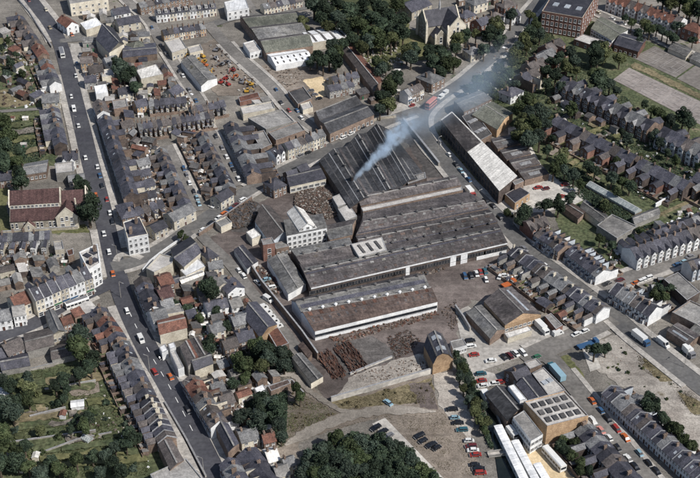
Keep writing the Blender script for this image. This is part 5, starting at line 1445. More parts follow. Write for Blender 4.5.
# greenhouse and sheds in the nursery field
def greenhouse(desc, a, b, width, h0=1.6, h1=3.0):
    P, Q = W(a, h1), W(b, h1); dv = Q - P; L = dv.length
    root = emp('greenhouse', (P.x, P.y, 0), math.atan2(dv.y, dv.x), desc, 'greenhouse')
    hw = width / 2
    m = MB(); m.extx([(-hw, -.2), (hw, -.2), (hw, .7), (-hw, .7)], 0, L); part('base_wall', m.mesh('base_wall'), 'brick', root)
    n = max(4, int(L / 2.2)); pw = L / n
    m = MB(); m.face([(0, -hw, h0), (pw - .12, -hw, h0), (pw - .12, 0, h1), (0, 0, h1)]); m.face([(0, -hw, .7), (pw - .12, -hw, .7), (pw - .12, -hw, h0), (0, -hw, h0)]); pa = m.mesh('pane')
    m = MB(); m.face([(pw - .12, hw, h0), (0, hw, h0), (0, 0, h1), (pw - .12, 0, h1)]); m.face([(pw - .12, hw, .7), (0, hw, .7), (0, hw, h0), (pw - .12, hw, h0)]); pb = m.mesh('pane')
    for k in range(n):
        part('pane', pa, 'glass_house', root, (pw * k + .06, 0, 0)); part('pane', pb, 'glass_house', root, (pw * k + .06, 0, 0))
    m = MB()
    for k in range(n + 1):
        x = pw * k
        m.box(x - .06, x + .06, -hw - .03, -hw + .05, .7, h0 + .03, 0); m.box(x - .06, x + .06, hw - .05, hw + .03, .7, h0 + .03, 0)
        for s in (-1, 1):
            q = [(x - .06, s * (hw + .02), h0 + .04), (x + .06, s * (hw + .02), h0 + .04), (x + .06, 0, h1 + .06), (x - .06, 0, h1 + .06)]
            m.face(q if s < 0 else q[::-1])
    m.box(0, L, -.1, .1, h1 - .02, h1 + .08, 0, True)
    part('frame', m.mesh('frame'), 'joinery', root)
    for x in (.0, L):
        m = MB(); q = [(x, -hw, .7), (x, hw, .7), (x, hw, h0), (x, 0, h1), (x, -hw, h0)]; m.face(q if x else q[::-1]); part('end_pane', m.mesh('end_pane'), 'glass_house', root)
    ux = dv.normalized(); uy = Vector((-ux.y, ux.x, 0)); occ_poly([P + uy * hw, Q + uy * hw, Q - uy * hw, P - uy * hw])
greenhouse('long white-framed greenhouse in the green nursery field', (590, 181), (639, 208.5), 4.5)
loft('long grey-roofed nursery shed beside the footpath', [((635, 225), (660, 214), 2.8), ((633, 219), (659, 209), 4.2), ((632, 217), (657, 207), 2.8)], 'sheet_grey', 'grey_wall', 'nursery_shed', 'shed')
wallrun('short white wall beside the nursery shed', [(655, 208), (671, 198.5)], 2.2, .5, 'white_paint')
loft('long grey shed beside the tan yard right of villas', [((580, 208), (601, 224), 4), ((583, 202), (605, 218), 5.5), ((586, 200), (608, 216), 4)], 'sheet_grey', 'cream', 'workshop', 'workshop')
flat('broad grey flat-roofed depot below the nursery field', [(597, 225), (612, 214), (637, 226), (617, 238)], 4, 'felt', 'grey_wall', name='depot', cat='depot')
loft('brown-roofed shed behind the hip-roofed villas', [((562, 207), (578, 219), 3.5), ((567, 204), (583, 214), 5), ((570, 202), (586, 211), 3.5)], 'sheet_brown', 'brick', 'workshop', 'workshop')
terr('hip-row villa with gables above the curving road', (526, 222), (545, 216), 3, 'R', 'slate_brown', ('brick', 'brick_red'), depth=9, bay='gable', wing=0, yard=0, eave=5.8, group='villas above the curving road')
terr('slate villa beside the hip-row on the curving road', (542, 228), (566, 245), 5, 'R', 'slate', ('brick', 'white_blue_shade', 'white_paint'), depth=9, wing=4, yard=0, eave=5.8, bay='box', group='villas above the curving road')
# right-hand terraces
terr('shade-tinted white-fronted slate terraced house above the cross street', (573, 246), (604, 270), 7, 'R', 'slate', ('white_blue_shade', 'white_paint', 'white_blue_shade'), depth=8.5, eave=5.6, wing=4, yard=7, bay='box', group='terraces right of the curving road')  # white fronts, bluish shade painted into most of them
terr('white-fronted slate terraced house below the cross street', (617, 283), (657, 307), 6, 'R', 'slate', ('white_paint', 'white_blue_shade'), depth=9, eave=5.8, rise=3.2, wing=4, yard=8, bay='box', coping=1, group='terraces right of the curving road')
terr('dark slate terraced house in the long row on the curving road', (514, 246.5), (604, 308), 21, 'L', 'slate', ('brick_dark', 'grey_wall', 'white_paint', 'brick'), depth=8, eave=5.4, wing=5, ww=.48, every=2, yard=10, chpot='cream', coping=2, group='long row on the curving road')
terr('white-bayed tall terraced house in the sloping right-hand row', (630, 248), (722, 218), 13, 'R', 'slate', ('brick_dark', 'white_paint', 'cream'), depth=10, eave=7, rise=3, storeys=3, bay='gable', gable='white_paint', wing=5, yard=7, group='white-bayed terrace')
terr('slate house backing on the nursery footpath', (652, 232), (722, 207), 9, 'L', 'slate', ('brick', 'cream', 'grey_wall'), depth=8, eave=5.4, wing=4, yard=8, group='houses along the footpath')
flat('long grey flat-roofed garage with dark side, right edge', [(664, 279), (678, 272), (700, 292), (687, 300)], 4.5, 'felt', 'brick_dark', .25, name='garage', cat='garage')
terr('shade-tinted white bay-fronted house at the right edge', (688, 262), (705, 257), 3, 'R', 'slate', ('white_blue_shade', 'white_paint'), bay='gable', gable='white_blue_shade', wing=0, yard=0, eave=6.5, group='blue houses')  # white walls; their blue is painted shade
flat('grey flat-roofed workshop at the right edge', [(672, 312), (690, 300), (715, 312), (698, 325)], 5, 'felt', 'brick')
loft('dark-roofed shed with rooflight strip near the parked van', [((667, 331), (688, 345), 4), ((673, 326), (694, 339), 5.6), ((678, 323), (700, 335), 4)], 'sheet_dark', 'brick', 'workshop', 'workshop', glaz=[(0, 1, .3, .55, .7, 'rooflight')])
loft('grey shed cut by the right edge above the road', [((690, 330), (712, 344), 4), ((696, 324), (718, 338), 5.8), ((701, 321), (724, 334), 4)], 'sheet_grey', 'brick', 'workshop', 'workshop')

# ================================================================== THE WORKS
loft('black three-ridged foundry sheds beside the smoke', [((319, 161), (350, 208), 6), ((334, 149), (364, 198), 9.5), ((346, 147), (376, 196), 6), ((358, 134), (390, 189), 9.5), ((366, 134), (398, 189), 6), ((377, 124), (410, 180), 9.5), ((389, 130), (427, 178), 6)], 'sheet_black', 'brick_dark', 'foundry', 'factory', vents=[(1, 4, 0), (3, 4, 0)], glaz=[(0, 1, .28, .34, .98, 'felt_dark'), (0, 1, .62, .66, .98, 'lead_trim'), (1, 1, .3, .5, .95, 'sheet_dark'), (2, 1, .35, .42, .98, 'felt_dark'), (2, 1, .70, .74, .98, 'lead_trim'), (3, 1, .3, .5, .95, 'sheet_dark'), (4, 1, .35, .42, .98, 'felt_dark'), (4, 1, .72, .76, .98, 'lead_trim'), (5, 1, .3, .36, .98, 'sheet_grey'), (5, 1, .55, .6, .98, 'felt_dark')])
flat('dark brick boiler house at the end of foundry sheds', [(407, 177), (425, 172), (426, 178), (408, 184)], 7, 'felt', 'brick_dark', .3, name='boiler_house', cat='building')
wallrun('long pale wall strip between dark yard and curving road', [(403, 122), (416, 138), (439, 167)], 2.4, .9, 'concrete')
L5 = [((353, 250), (490, 221), 6.5), ((364, 226), (487, 204), 7.2)]
WIDE = loft('wide many-bayed grey works roof below the foundry', [((311, 288), (507, 243), 6.5), ((304, 272), (500, 229), 8.6), ((299, 262), (497, 223.5), 6.6)], ['sheet_dark', 'sheet_dark'], 'brick_dark', 'works_shed', 'factory', vents=[(1, 15, 0), (2, 12, 0)], glaz=[(0, 1, .80, .88, .99, 'slate'), (0, 1, .30, .315, .99, 'felt_dark'), (0, 1, .55, .565, .99, 'felt_dark'), (0, 20, .12, .24, .25, 'sheet_brown'), (0, 17, .62, .74, .3, 'sheet_grey'), (1, 1, .1, .3, .98, 'sheet_grey')], wins=[('front', 2.6, 34, 4.2, 2.0)], dark=True)
loft('second grey bay of works roof with rows of vents', [((361, 251), (497.5, 222.5), 6.6), ((358, 240), (492, 213), 8.6), ((356, 236), (488, 209.5), 6.6)], 'sheet_dark', 'brick', 'works_shed', 'factory', vents=[(1, 9, 0)], glaz=[(0, 1, .05, .12, .98, 'slate'), (0, 1, .5, .53, .99, 'felt_dark'), (0, 14, .22, .4, .3, 'sheet_grey'), (0, 11, .62, .8, .35, 'sheet_brown')])
loft('third grey bay of works roof with rows of vents', [((356.5, 235), (488.5, 208.5), 6.6), ((363, 222), (484, 201), 8.6), ((363.5, 213), (466.5, 192), 7.0)], 'sheet_dark', 'brick', 'works_shed', 'factory', vents=[(1, 8, 0)], glaz=[(0, 1, .05, .12, .98, 'slate'), (0, 1, .55, .58, .99, 'felt_dark'), (0, 1, .3, .32, .99, 'sheet_grey'), (0, 13, .62, .82, .3, 'sheet_grey'), (0, 9, .36, .5, .35, 'sheet_brown')])
flat('long pale gutter-topped strip roof across the works', [(363, 211.5), (463, 190), (461.5, 186.7), (361, 207.5)], 6.2, 'felt_light', 'brick', .15, name='connecting_range', cat='building')
loft('dark top bay of works roof with white skylights', [((361, 206), (461, 185.2), 6.6), ((358, 198), (457, 178.2), 8.4), ((360, 195), (454, 175.8), 6.6)], 'sheet_dark', 'brick', 'works_shed', 'factory', vents=[(1, 6, 0)], glaz=[(0, 12, .25, .7, .0001, 'sheet_white')])
flat('pale raised roof with three dark slots on works', [(351, 244), (382, 237), (387, 250), (359, 257)], 7.9, 'felt_light', 'grey_wall', .15, sky=(3, 1, 1.1, 6.0), name='raised_roof_bay', cat='building', skym='felt_dark')
loft('low grey roofed bay left of the pale raised roof', [((305, 270), (356, 260), 6.6), ((296, 256), (352, 245), 8.4), ((291, 249), (349, 238), 6.6)], ['sheet_dark', 'sheet_grey'], 'brick', 'works_shed', 'factory', vents=[(1, 4, 0)])
loft('grey bay behind the white works office', [((330, 240), (352, 235), 6.5), ((326, 231), (352, 225), 8.2), ((324, 226), (356, 219), 6.5)], ['sheet_grey', 'sheet_dark'], 'brick', 'works_shed', 'factory')
loft('long grey shed end-on beside the cobbled works yard', [((267, 260), (288, 294), 4.5), ((277, 255), (298, 288), 6.4), ((286, 252), (306, 283), 4.5)], 'sheet_grey', 'white_paint', 'factory_shed', 'factory', wins=None)
# front pair of sheds
FRONT = loft('brown-roofed front works shed with white wall and window band', [((315, 331.5), (437.5, 302), 5.6), ((303, 312), (431, 287.5), 8.0), ((301, 313), (428, 287), 7.0)], ['sheet_brown', 'sheet_dark'], 'white_paint', 'works_shed', 'factory', vents=[(1, 10, 1)], glaz=[(0, 1, .35, .365, .99, 'felt_dark'), (0, 1, .66, .675, .99, 'felt_dark'), (0, 15, .42, .6, .28, 'sheet_dark'), (0, 12, .74, .92, .3, 'rust')])
loft('grey rear span with dark vents behind the brown front shed', [((303, 314.5), (430, 288.5), 6.8), ((296, 302), (424, 275.5), 8.4), ((291.5, 300.5), (417, 273.5), 6.4)], ['sheet_grey', 'sheet_dark'], 'white_blue_shade', 'works_shed', 'factory', vents=[(1, 9, 0)], glaz=[(0, 1, .42, .7, .97, 'slate')])  # end wall coloured for bluish shade
# continuous window band of the front wall, two rows of dark lights
def band(root, a, b, z0, z1, n, base_h):
    P, Q = W(a, base_h), W(b, base_h)
    P.z = Q.z = 0
    an = math.atan2((Q - P).y, (Q - P).x); L = (Q - P).length; pw = L / n
    m = MB(); m.box(0, L, -.14, .06, z0 - .12, z0, 0, True); m.box(0, L, -.14, .06, z1, z1 + .12, 0, True)
    fr = part('window_band', m.mesh('window_band'), 'joinery', root, (P.x - root.location.x, P.y - root.location.y, 0), an)
    m = MB(); m.box(.06, pw - .06, -.09, .02, z0, z1, 0); pm = m.mesh('pane')
    for k in range(n): part('pane', pm, 'glass', fr, (pw * k, 0, 0))
band(FRONT, (315.2, 332), (437.3, 302.6), 2.1, 3.3, 26, 5.6 * .82)
def fascia(root, a, b, z, h=.55, m='white_paint'):
    z *= .82
    P, Q = W(a, z), W(b, z); P.z = Q.z = 0; L = (Q - P).length
    m_ = MB(); m_.box(0, L, -.22, .05, z - h, z + .02, 0, True)
    part('fascia', m_.mesh('fascia'), m, root, (P.x - root.location.x, P.y - root.location.y, 0), math.atan2((Q - P).y, (Q - P).x))
fascia(WIDE, (311, 288), (507, 243), 6.5)
def panel(root, a, b, z, t0, t1, z0, z1, m):
    z *= .82; z1 *= .82
    P, Q = W(a, z), W(b, z); P.z = Q.z = 0; L = (Q - P).length
    m_ = MB(); m_.box(L * t0, L * t1, -.2, .05, z0, z1, 0, True)
    part('wall_panel', m_.mesh('wall_panel'), m, root, (P.x - root.location.x, P.y - root.location.y, 0), math.atan2((Q - P).y, (Q - P).x))
for t0, t1 in ((.47, .49), (.70, .73), (.755, .79), (.84, 1.0)): panel(WIDE, (311, 288), (507, 243), 6.5, t0, t1, -.2, 2.5 if t1 == 1.0 else 5.6, 'white_paint')
# white works office, tower, house with shade-tinted side wall
loft('white works office with gabled attic facing the yard', [((287, 236), (327, 228), 8.5), ((284, 220), (322, 214), 8.6)], 'sheet_grey', 'white_paint', 'works_office', 'office', zs=1, wins=[('front', .8, 8, 1.5, 1.9), ('front', 3.4, 8, 1.5, 1.6), ('front', 6.0, 8, 1.5, 1.6)])
loft('pale gabled attic roof on the white works office', [((299, 231.5), (287, 213), 9), ((307.5, 223.5), (295, 206), 12), ((317, 228), (304, 210), 9)], 'sheet_cream', 'white_paint', 'attic_storey', 'office', zs=1, wins=[('left', 9.3, 3, 1.3, 1.2)], base=8.3)
loft('old tiled house with shade-tinted white side wall by the works', [((255, 222), (270, 243), 6.5), ((262, 205), (283, 232), 9.5), ((270, 206), (292, 230), 6.5)], 'slate_brown', 'white_blue_shade', 'works_house', 'house', wins=[('front', 1, 4, 1, 1.5), ('front', 3.8, 4, 1, 1.4)])  # shaded white side wall, blue put into its colour
flat('square brick tower with green window in the works yard', [(261, 239), (272, 237), (275, 243), (263, 245)], 8.5, 'felt', 'brick_red', .3, wins=[(2, 4, 1, 1.6, 2.2), (2, 1, 1, 1.6, 2)], name='brick_tower', cat='tower')
flat('low brick block joining tower and white office', [(274, 243), (287, 240), (289, 246), (276, 249)], 4.5, 'felt', 'brick', .3, wins=[(2, 1, 3, 1.0, 1.6)])
flat('small cream-roofed hut beside the old tiled house', [(246, 232), (254, 228), (261, 235), (252, 239)], 4, 'sheet_cream', 'cream', .1, name='hut', cat='hut')
loft('long slate-roofed shed along the works lane', [((234, 250), (247, 269), 3.5), ((239, 247), (253, 264), 5.2), ((243, 245), (258, 261), 3.5)], 'slate', 'white_paint', 'workshop', 'workshop')
loft('slate roofed stores with open windows above the scrap heap', [((290, 187), (326, 179), 4.5), ((287, 177), (321, 169), 7), ((287, 173), (319, 166), 4.5)], 'slate', 'cream', 'store', 'store', wins=[('front', 1.2, 6, 2.6, 1.8)])
hip('dark-roofed gatehouse beside the side road', (268, 181), (281, 176), 9, 6, 3, 'slate', 'brick', True, 1)
hip('small dark gabled house above the scrap heap stores', (297, 167), (306, 163), 8, 5, 3, 'slate', 'cream', False, 0)
hip('dark slate store by the gate on the side road', (286, 172), (296, 169), 7, 5, 2.8, 'slate', 'brick', False, 0, 1)
flat('tan-roofed hut at right of the scrap heap, upper', [(332, 197), (341, 193), (348, 203), (338, 207)], 4.5, 'felt_light', 'grey_wall', .12, name='hut', cat='hut')
flat('tan-roofed hut at right of the scrap heap, lower', [(338, 209), (349, 204), (357, 216), (346, 221)], 4.5, 'felt_light', 'grey_wall', .12, name='hut', cat='hut')
flat('small pale-roofed store among the coal heaps', [(215, 221), (226, 216), (232, 222), (221, 227)], 3.5, 'felt', 'cream')
loft('dark mansard building with tan brick gable facing viewer', [((424, 346), (433, 364), 5.2), ((428, 335), (437, 356), 8.2), ((434.5, 331), (443, 353), 9.6), ((441, 334), (449, 354), 8.2), ((446, 341), (453, 358), 5.2)], 'slate', 'brick_tan', 'mansard_building', 'building', zs=1, glaz=[(1, 2, .25, .85, .35, 'rooflight'), (2, 2, .15, .75, .35, 'rooflight')])
flat('low grey-roofed annex beside the mansard building', [(450, 341), (463, 338), (467, 345), (453, 349)], 3.6, 'felt', 'white_paint', .2, wins=[(2, 1, 5, .9, 1.1)])
loft('grey gabled shed in the concrete yard', [((466, 313), (490, 339), 4), ((475, 307), (497, 330), 6), ((482, 305), (505, 329), 4)], 'sheet_grey', 'brick', 'workshop', 'workshop')
loft('broad grey workshop with orange brick front and canopy', [((484, 302), (505, 325), 6), ((499, 289), (523, 313), 7.6), ((512, 287), (541, 314), 6)], 'sheet_dark', 'brick_tan', 'workshop', 'workshop', glaz=[(1, 1, .35, .5, .8, 'rooflight')], wins=[('right', 2, 8, 1.6, 1.4)])
flat('thin white canopy in front of the orange brick workshop', [(504, 333), (528, 326), (532, 330), (508, 338)], 2.8, 'sheet_cream', 'cream', .1, name='canopy', cat='canopy')
flat('low brick garage row right of the orange brick workshop', [(545, 316), (551, 313), (563, 325), (556, 329)], 3, 'felt', 'brick_red', .2)

# ================================================================== SOUTH-EAST
flat('orange brick factory block with dark flat-roof lights', [(547.3, 425.8), (588.5, 415.2), (565, 390), (524, 401)], 8.6, 'felt_light', 'brick_tan', .5, sky=(5, 3, 1.8, 2.4), skym='felt_dark', name='factory_block', cat='factory')
flat('long pale flat roof beside the car-lined street', [(532, 373), (543.5, 367), (565, 389), (549, 396)], 5, 'felt_light', 'brick_dark', .3, sky=(2, 1, 2, 2))
flat('small pale flat roof at the street corner', [(524, 362), (536, 358), (542, 364), (530, 369)], 3.5, 'felt_light', 'brick', .25)
loft('dark slate-roofed shed next to the orange factory', [((516, 385), (530, 402), 5.5), ((523, 378), (539, 398), 7.3), ((531, 375), (548, 396), 5.5)], 'slate', 'brick', 'workshop', 'workshop')
loft('black-roofed store beside the river trees', [((485, 394), (507, 421), 5), ((497, 386), (518, 410), 7), ((506, 387), (523, 406), 5)], 'sheet_black', 'brick', 'store', 'store')
flat('narrow white roof strip between dark stores', [(508, 386), (514, 384), (527, 399), (520, 401)], 6.4, 'sheet_white', 'white_paint', .1)
hip('dark slate cottage at the yard corner above stores', (512, 372), (526, 366), 9, 4.5, 2.8, 'slate', 'brick', False, 1)
flat('two-storey office with blue window bands and grey roof', [(513, 417), (524, 410), (543, 434), (531, 441)], 6.2, 'felt', 'white_paint', .2, wins=[(3, 1, 9, 1.7, 1.3), (3, 3.7, 9, 1.7, 1.3), (2, 1, 3, 1.7, 1.3), (2, 3.7, 3, 1.7, 1.3)], name='office_block', cat='office')
def hut(desc, a, b, w, h=3.0, n=1):
    P, Q = W(a, h), W(b, h); dv = Q - P; L = dv.length
    root = emp('portable_hut', (P.x, P.y, 0), math.atan2(dv.y, dv.x), desc, 'hut', 'white huts by the river')
    m = MB(); m.box(0, L, -w / 2, w / 2, .1, h - .25); part('wall', m.mesh('wall'), 'white_paint', root)
    m = MB(); m.extx([(-w / 2 - .15, h - .25), (-w / 2 - .15, h - .1), (0, h + .1), (w / 2 + .15, h - .1), (w / 2 + .15, h - .25)][::-1], -.15, L + .15); part('roof', m.mesh('roof'), 'sheet_white', root)
    k = max(2, int(L / 3))
    for i in range(k):
        window(root, L * (i + .5) / k, -w / 2 - .02, 1.1, 1.3, 1.0); window(root, L * (i + .5) / k, w / 2 + .02, 1.1, 1.3, 1.0, math.pi)
    part('door', DOOR, None, root, (-.02, 0, .2), -math.pi / 2, (.9, 1, 2.0))
    ux = dv / L; uy = Vector((-ux.y, ux.x, 0)); occ_poly([P + uy * w / 2, Q + uy * w / 2, Q - uy * w / 2, P - uy * w / 2])
hut('longest white hut lying along the river bank', (498, 425), (531, 492), 2.7)
hut('second long white hut beside the riverside one', (515, 440), (546, 498), 2.5)
hut('short white hut in the tan yard at bottom', (537, 463), (552, 488), 2.5)
bus('white coach parked by the orange brick factory', (554, 459), heading((545, 449), (565, 471)), 'car_white', 11, 3.1, 2.5)
lorry('small white box lorry beside the long huts', (512, 433), heading((509, 430), (516, 438)), 'car_white', 'car_white', 5.2, 2.9, 2.2)
van('dark van parked between huts and office', (521, 439), heading((517, 435), (524, 443)), 'car_black')
terr('shade-tinted white-fronted slate terraced house in the long lower-right row', (611, 386), (716, 481), 20, 'R', 'slate', ('white_blue_shade', 'white_blue_shade', 'white_paint'), depth=8.2, eave=5.6, wing=4.5, every=2, yard=6, coping=2, group='blue-fronted lower-right row')  # white row; the blue of its fronts is shade in the wall colour
terr('dark slate terraced house left of the car-lined street', (584, 423), (648, 494), 11, 'L', 'slate', ('brick_dark', 'brick'), depth=8.2, eave=5.4, wing=5.5, ww=.5, every=2, yard=9, group='dark row on the car-lined street')
# south-middle: east side of the main road
terr('grey slate shop with white awning facing the junction', (141, 276), (154, 306), 5, 'R', 'slate', ('cream', 'white_paint'), shop=True, wing=0, yard=0, eave=6.2, group='shops right of the junction', name='shop_house', cat='shop')
flat('wedge-shaped cream building with flat roof at the junction', [(146, 268), (160, 253), (174, 257), (172, 263), (154, 272)], 6, 'felt_light', 'cream', .6, name='corner_building')
loft('dark-roofed hall with lit windows near the junction', [((184, 267), (202, 252), 6), ((174, 258), (196, 243), 10), ((171, 249), (190, 237), 6)], 'slate', 'cream', 'hall', 'hall', wins=[('front', 1.5, 5, 1.2, 2.4)])
flat('white flat roof below the dark-roofed hall', [(180, 270), (198, 258), (206, 266), (186, 276)], 3.5, 'sheet_white', 'cream', .2)
hip('hip-roofed house at the bend of the works lane', (203, 250), (212, 246), 9, 5.5, 3, 'slate', 'cream', True, 1)
hip('red-tiled roof behind the junction shops, upper', (157, 277), (170, 273), 9, 6, 2.6, 'tile_red', 'brick', False, 1)
hip('maroon-tiled roof behind the junction shops, middle', (157, 290), (170, 286), 9, 6, 2.4, 'tile_maroon', 'brick', False, 1)
hip('grey roof house behind the junction shops, lower', (160, 301), (172, 298), 7, 5, 2.2, 'slate_pale', 'brick', False, 1)
loft('long thin pale roofed store below the white flat roof', [((182, 284), (205, 275), 3), ((180, 280), (203, 272), 4.2), ((179, 278), (201, 270), 3)], 'sheet_cream', 'grey_wall', 'store', 'store')
loft('low dark store beside the long thin pale store', [((166, 288), (180, 282), 3), ((165, 283), (179, 278), 4.6), ((164, 280), (178, 275), 3)], 'slate', 'brick', 'store', 'store')
hip('white gable-ended house right of main road', (150, 312), (165, 308), 8, 6.5, 2.4, 'slate_pale', 'white_paint', False, 1)
flat('grey flat-roofed garage behind the white gable', [(158, 307), (180, 303), (184, 311), (162, 315)], 4.5, 'felt', 'cream', .3)
loft('broad brown-tiled roof right of main road', [((160, 335), (187, 328), 6), ((158, 324), (185, 318), 9), ((157, 320), (182, 314), 6)], 'tile_red', 'cream', 'shop_block', 'shop')
loft('triple-banded brown roof over grey shop block', [((180, 347), (188, 366), 6.5), ((186, 341), (195, 358), 8.5), ((190, 340), (199, 357), 7), ((195, 338), (205, 355), 8.5), ((198, 337), (208, 353), 6.5)], ['slate_brown', 'tile_red', 'slate_brown', 'slate_brown'], 'grey_wall', 'shop_block', 'shop')
loft('slate-roofed house with pale curved yard behind', [((195, 371), (213, 364), 5), ((192, 361), (211, 355), 8), ((191, 357), (208, 351), 5)], 'slate', 'cream', 'house', 'house')
flat('small white flat-roofed kiosk right of main road', [(159, 347), (165, 344), (168, 350), (162, 353)], 4, 'sheet_white', 'white_paint', .1, name='kiosk', cat='shop')
flat('second white flat-roofed kiosk behind the first', [(168, 344), (174, 342), (176, 347), (170, 349)], 4, 'sheet_white', 'white_paint', .1, name='kiosk', cat='shop')
flat('narrow white-roofed shop with striped roof, main road', [(170, 352), (175, 350), (184, 367), (178, 369)], 4.5, 'felt_light', 'white_paint', .2, name='shop', cat='shop')
terr('jumbled old shop right of the lower main road', (190, 374), (219, 422), 8, 'R', 'slate_brown', ('brick', 'cream', 'white_paint', 'brick_dark'), shop=True, wing=4, yard=4, alt=('slate', 'tile_red', 'slate_pale'), alt_p=.5, eave=6, group='houses along the lower main road', name='shop_house', cat='shop', jit=.5)
loft('long curved blue-grey roof right of lower main road', [((212, 420), (228, 452), 6), ((217, 414), (234, 446), 8.5), ((222, 412), (239, 443), 6)], 'slate', 'brick', 'shop_block', 'shop')
terr('old terraced shop right of the road at bottom', (228, 457), (252, 500), 6, 'R', 'slate', ('brick', 'cream', 'brick_dark'), shop=True, wing=4, yard=3, eave=6, alt=('slate_pale',), alt_p=.3, group='houses along the lower main road', name='shop_house', cat='shop')
# cottages between main road and works lane
for i, (a, b, w_, rf, wl, ds) in enumerate([
        ((205, 303), (226, 298), 7, 'slate', 'white_paint', 'slate cottage with white wall among the middle gardens'),
        ((208, 262), (222, 260), 6, 'slate_pale', 'cream', 'pale-roofed cottage above the round garden tree'),
        ((217, 275), (224, 283), 9, 'felt', 'cream', 'grey house with pale roof left of the lane vans'),
        ((226, 277), (236, 287), 8, 'slate', 'white_paint', 'slate house with white gable beside the works lane'),
        ((229, 300), (240, 297), 7, 'felt', 'white_paint', 'white house with dark windows behind the slate hall'),
        ((231, 317), (246, 313), 8, 'slate_pale', 'grey_wall', 'grey-roofed cottage left of the slate hall'),
        ((236, 333), (252, 329), 8, 'slate', 'brick', 'slate cottage above the dark tree clump'),
        ((222, 341), (236, 337), 7, 'slate_brown', 'brick', 'brown cottage left of the dark tree clump'),
        ((209, 325), (222, 321), 7, 'slate_pale', 'cream', 'pale cottage above the round tree in the middle'),
        ((210, 384), (222, 380), 8, 'slate_pale', 'white_paint', 'pale-roofed house behind the jumbled shops'),
        ((219, 396), (232, 392), 7, 'slate_brown', 'brick', 'brown house behind the jumbled shops'),
        ((238, 432), (256, 427), 8, 'slate_pale', 'cream', 'grey-roofed house beside the dark garden trees'),
        ((262, 435), (274, 432), 5, 'tile_red', 'brick', 'small red-roofed outbuilding beside waste ground'),
        ((246, 448), (258, 461), 8, 'slate', 'grey_wall', 'slate house end-on at the bottom'),
        ((255, 459), (270, 480), 8, 'slate', 'cream', 'long slate roof at the bottom behind shops'),
        ((266, 452), (276, 449), 7, 'sheet_cream', 'cream', 'tan-roofed hut at bottom near the waste ground'),
        ((274, 468), (287, 464), 6, 'felt', 'cream', 'flat grey store at the bottom near the big trees'),
        ((284, 459), (292, 456), 5, 'slate_pale', 'cream', 'small pale store at edge of the big trees'),
        ((228, 355), (240, 352), 6, 'slate_brown', 'brick', 'long low brown shed above the walled gardens')]):
    hip(ds, a, b, w_, 4.6, 2.2, rf, wl, False, 1 if i % 3 else 2, 2, 'cottage', 'house', 'cottages between main road and works lane', nwin=2)
loft('dark slate hall with brick gable beside works lane', [((243, 317), (260, 338), 5.5), ((248, 303), (268, 327), 9), ((257, 302), (277, 324), 5.5)], 'slate', 'brick_tan', 'hall', 'hall')
flat('red-brown low roof beside the dark tree clump', [(267, 331), (278, 327), (289, 343), (277, 348)], 3.2, 'tile_red', 'brick', .1)
loft('long grey shed at the foot of the works lane', [((292, 358), (311, 383), 3.6), ((297, 354), (318, 379), 5.2), ((302, 353), (323, 376), 3.6)], 'sheet_grey', 'cream', 'workshop', 'workshop')
loft('low brown-roofed lean-to below the long grey shed', [((298, 346), (308, 358), 3), ((303, 342), (312, 353), 4)], 'sheet_brown', 'brick', 'store', 'store')
wallrun('dark brick boundary wall along the works lane', [(246, 262), (262, 287), (282, 312), (302, 337), (318, 360)], 3.4, .5, 'brick')
wallrun('long white wall between scrapyard and waste ground', [(331, 402), (380, 388), (432, 373)], 2.4, .5, 'concrete_pale')
wallrun('low white wall at edge of the burnt ground', [(350, 375), (392, 358)], 1.0, .5, 'concrete_pale')
wallrun('pale garden wall below the walled glasshouse', [(258, 393), (292, 384), (304, 397)], 2.2, .35, 'concrete')
flat('white glass-fronted hut in the walled garden', [(254, 388), (263, 384), (267, 391), (258, 395)], 2.8, 'sheet_white', 'white_paint', .1, name='hut', cat='hut')
flat('brown open shed in the walled garden', [(268, 386), (288, 379), (291, 383), (271, 391)], 2.8, 'sheet_brown', 'brick', .1, name='open_shed', cat='shed')
wallrun('pale wall bounding the concrete yard near workshop', [(455, 309), (463, 320), (470, 332)], 2.2, .5, 'concrete')
wallrun('brown wall along the side road below coal yard', [(199, 237), (225, 219), (252, 200)], 2.2, .4, 'brick')
wallrun('yellow-brown wall along the side road above foundry', [(330, 140), (352, 131), (378, 120), (396, 118)], 1.8, .5, 'stone')
wallrun('low retaining wall left of the upper main road', [(18, 0), (30, 14), (42, 33), (52, 48)], 1.2, .5, 'concrete')
wallrun('concrete wall on left side of lower main road', [(165, 404), (186, 440), (206, 478)], 1.2, .5, 'concrete')
wallrun('white curved kerb wall at the side road junction', [(143, 272), (150, 263), (160, 255), (180, 241)], 1.2, .5, 'white_paint')
wallrun('river retaining wall beside the white huts', [(494, 410), (503, 433), (516, 455), (530, 482)], 1.4, .4, 'concrete')
# ================================================================== VEHICLES
def along(c):
    def f(x, y):
        w = W((x, y)); i = min(range(len(c) - 1), key=lambda k: (c[k] - w).length)
        d = c[min(i + 1, len(c) - 1)] - c[max(i - 1, 0)]; return math.atan2(d.y, d.x)
    return f
bus('white single-deck bus on the upper main road', (62, 53), along(R1)(62, 53), 'car_white', 9.5, 3.0, 2.5, 'car_grey')
bus('pale bus standing on the shopping road', (77, 303), heading((68, 306), (86, 300)), 'car_white', 9.5, 3.0, 2.5, 'car_grey')
bus('faded red double-deck bus on the bend by the square', (431, 105), heading((424, 112), (439, 99)), 'car_pink', 8.5, 4.3, 2.5, None, deck=True)
cars('driving on the upper main road', [(29, 1, 'red'), (46, 10, 'cream'), (50, 28, 'tan'), (71.5, 97, 'white'), (78.5, 126, 'white'), (85.5, 158, 'white')], along(R1))
cars('on the forecourt right of main road', [(72, 35, 'orange'), (77, 64, 'blue'), (80, 57, 'grey'), (76, 76, 'white'), (81, 72, 'black')], along(R1))
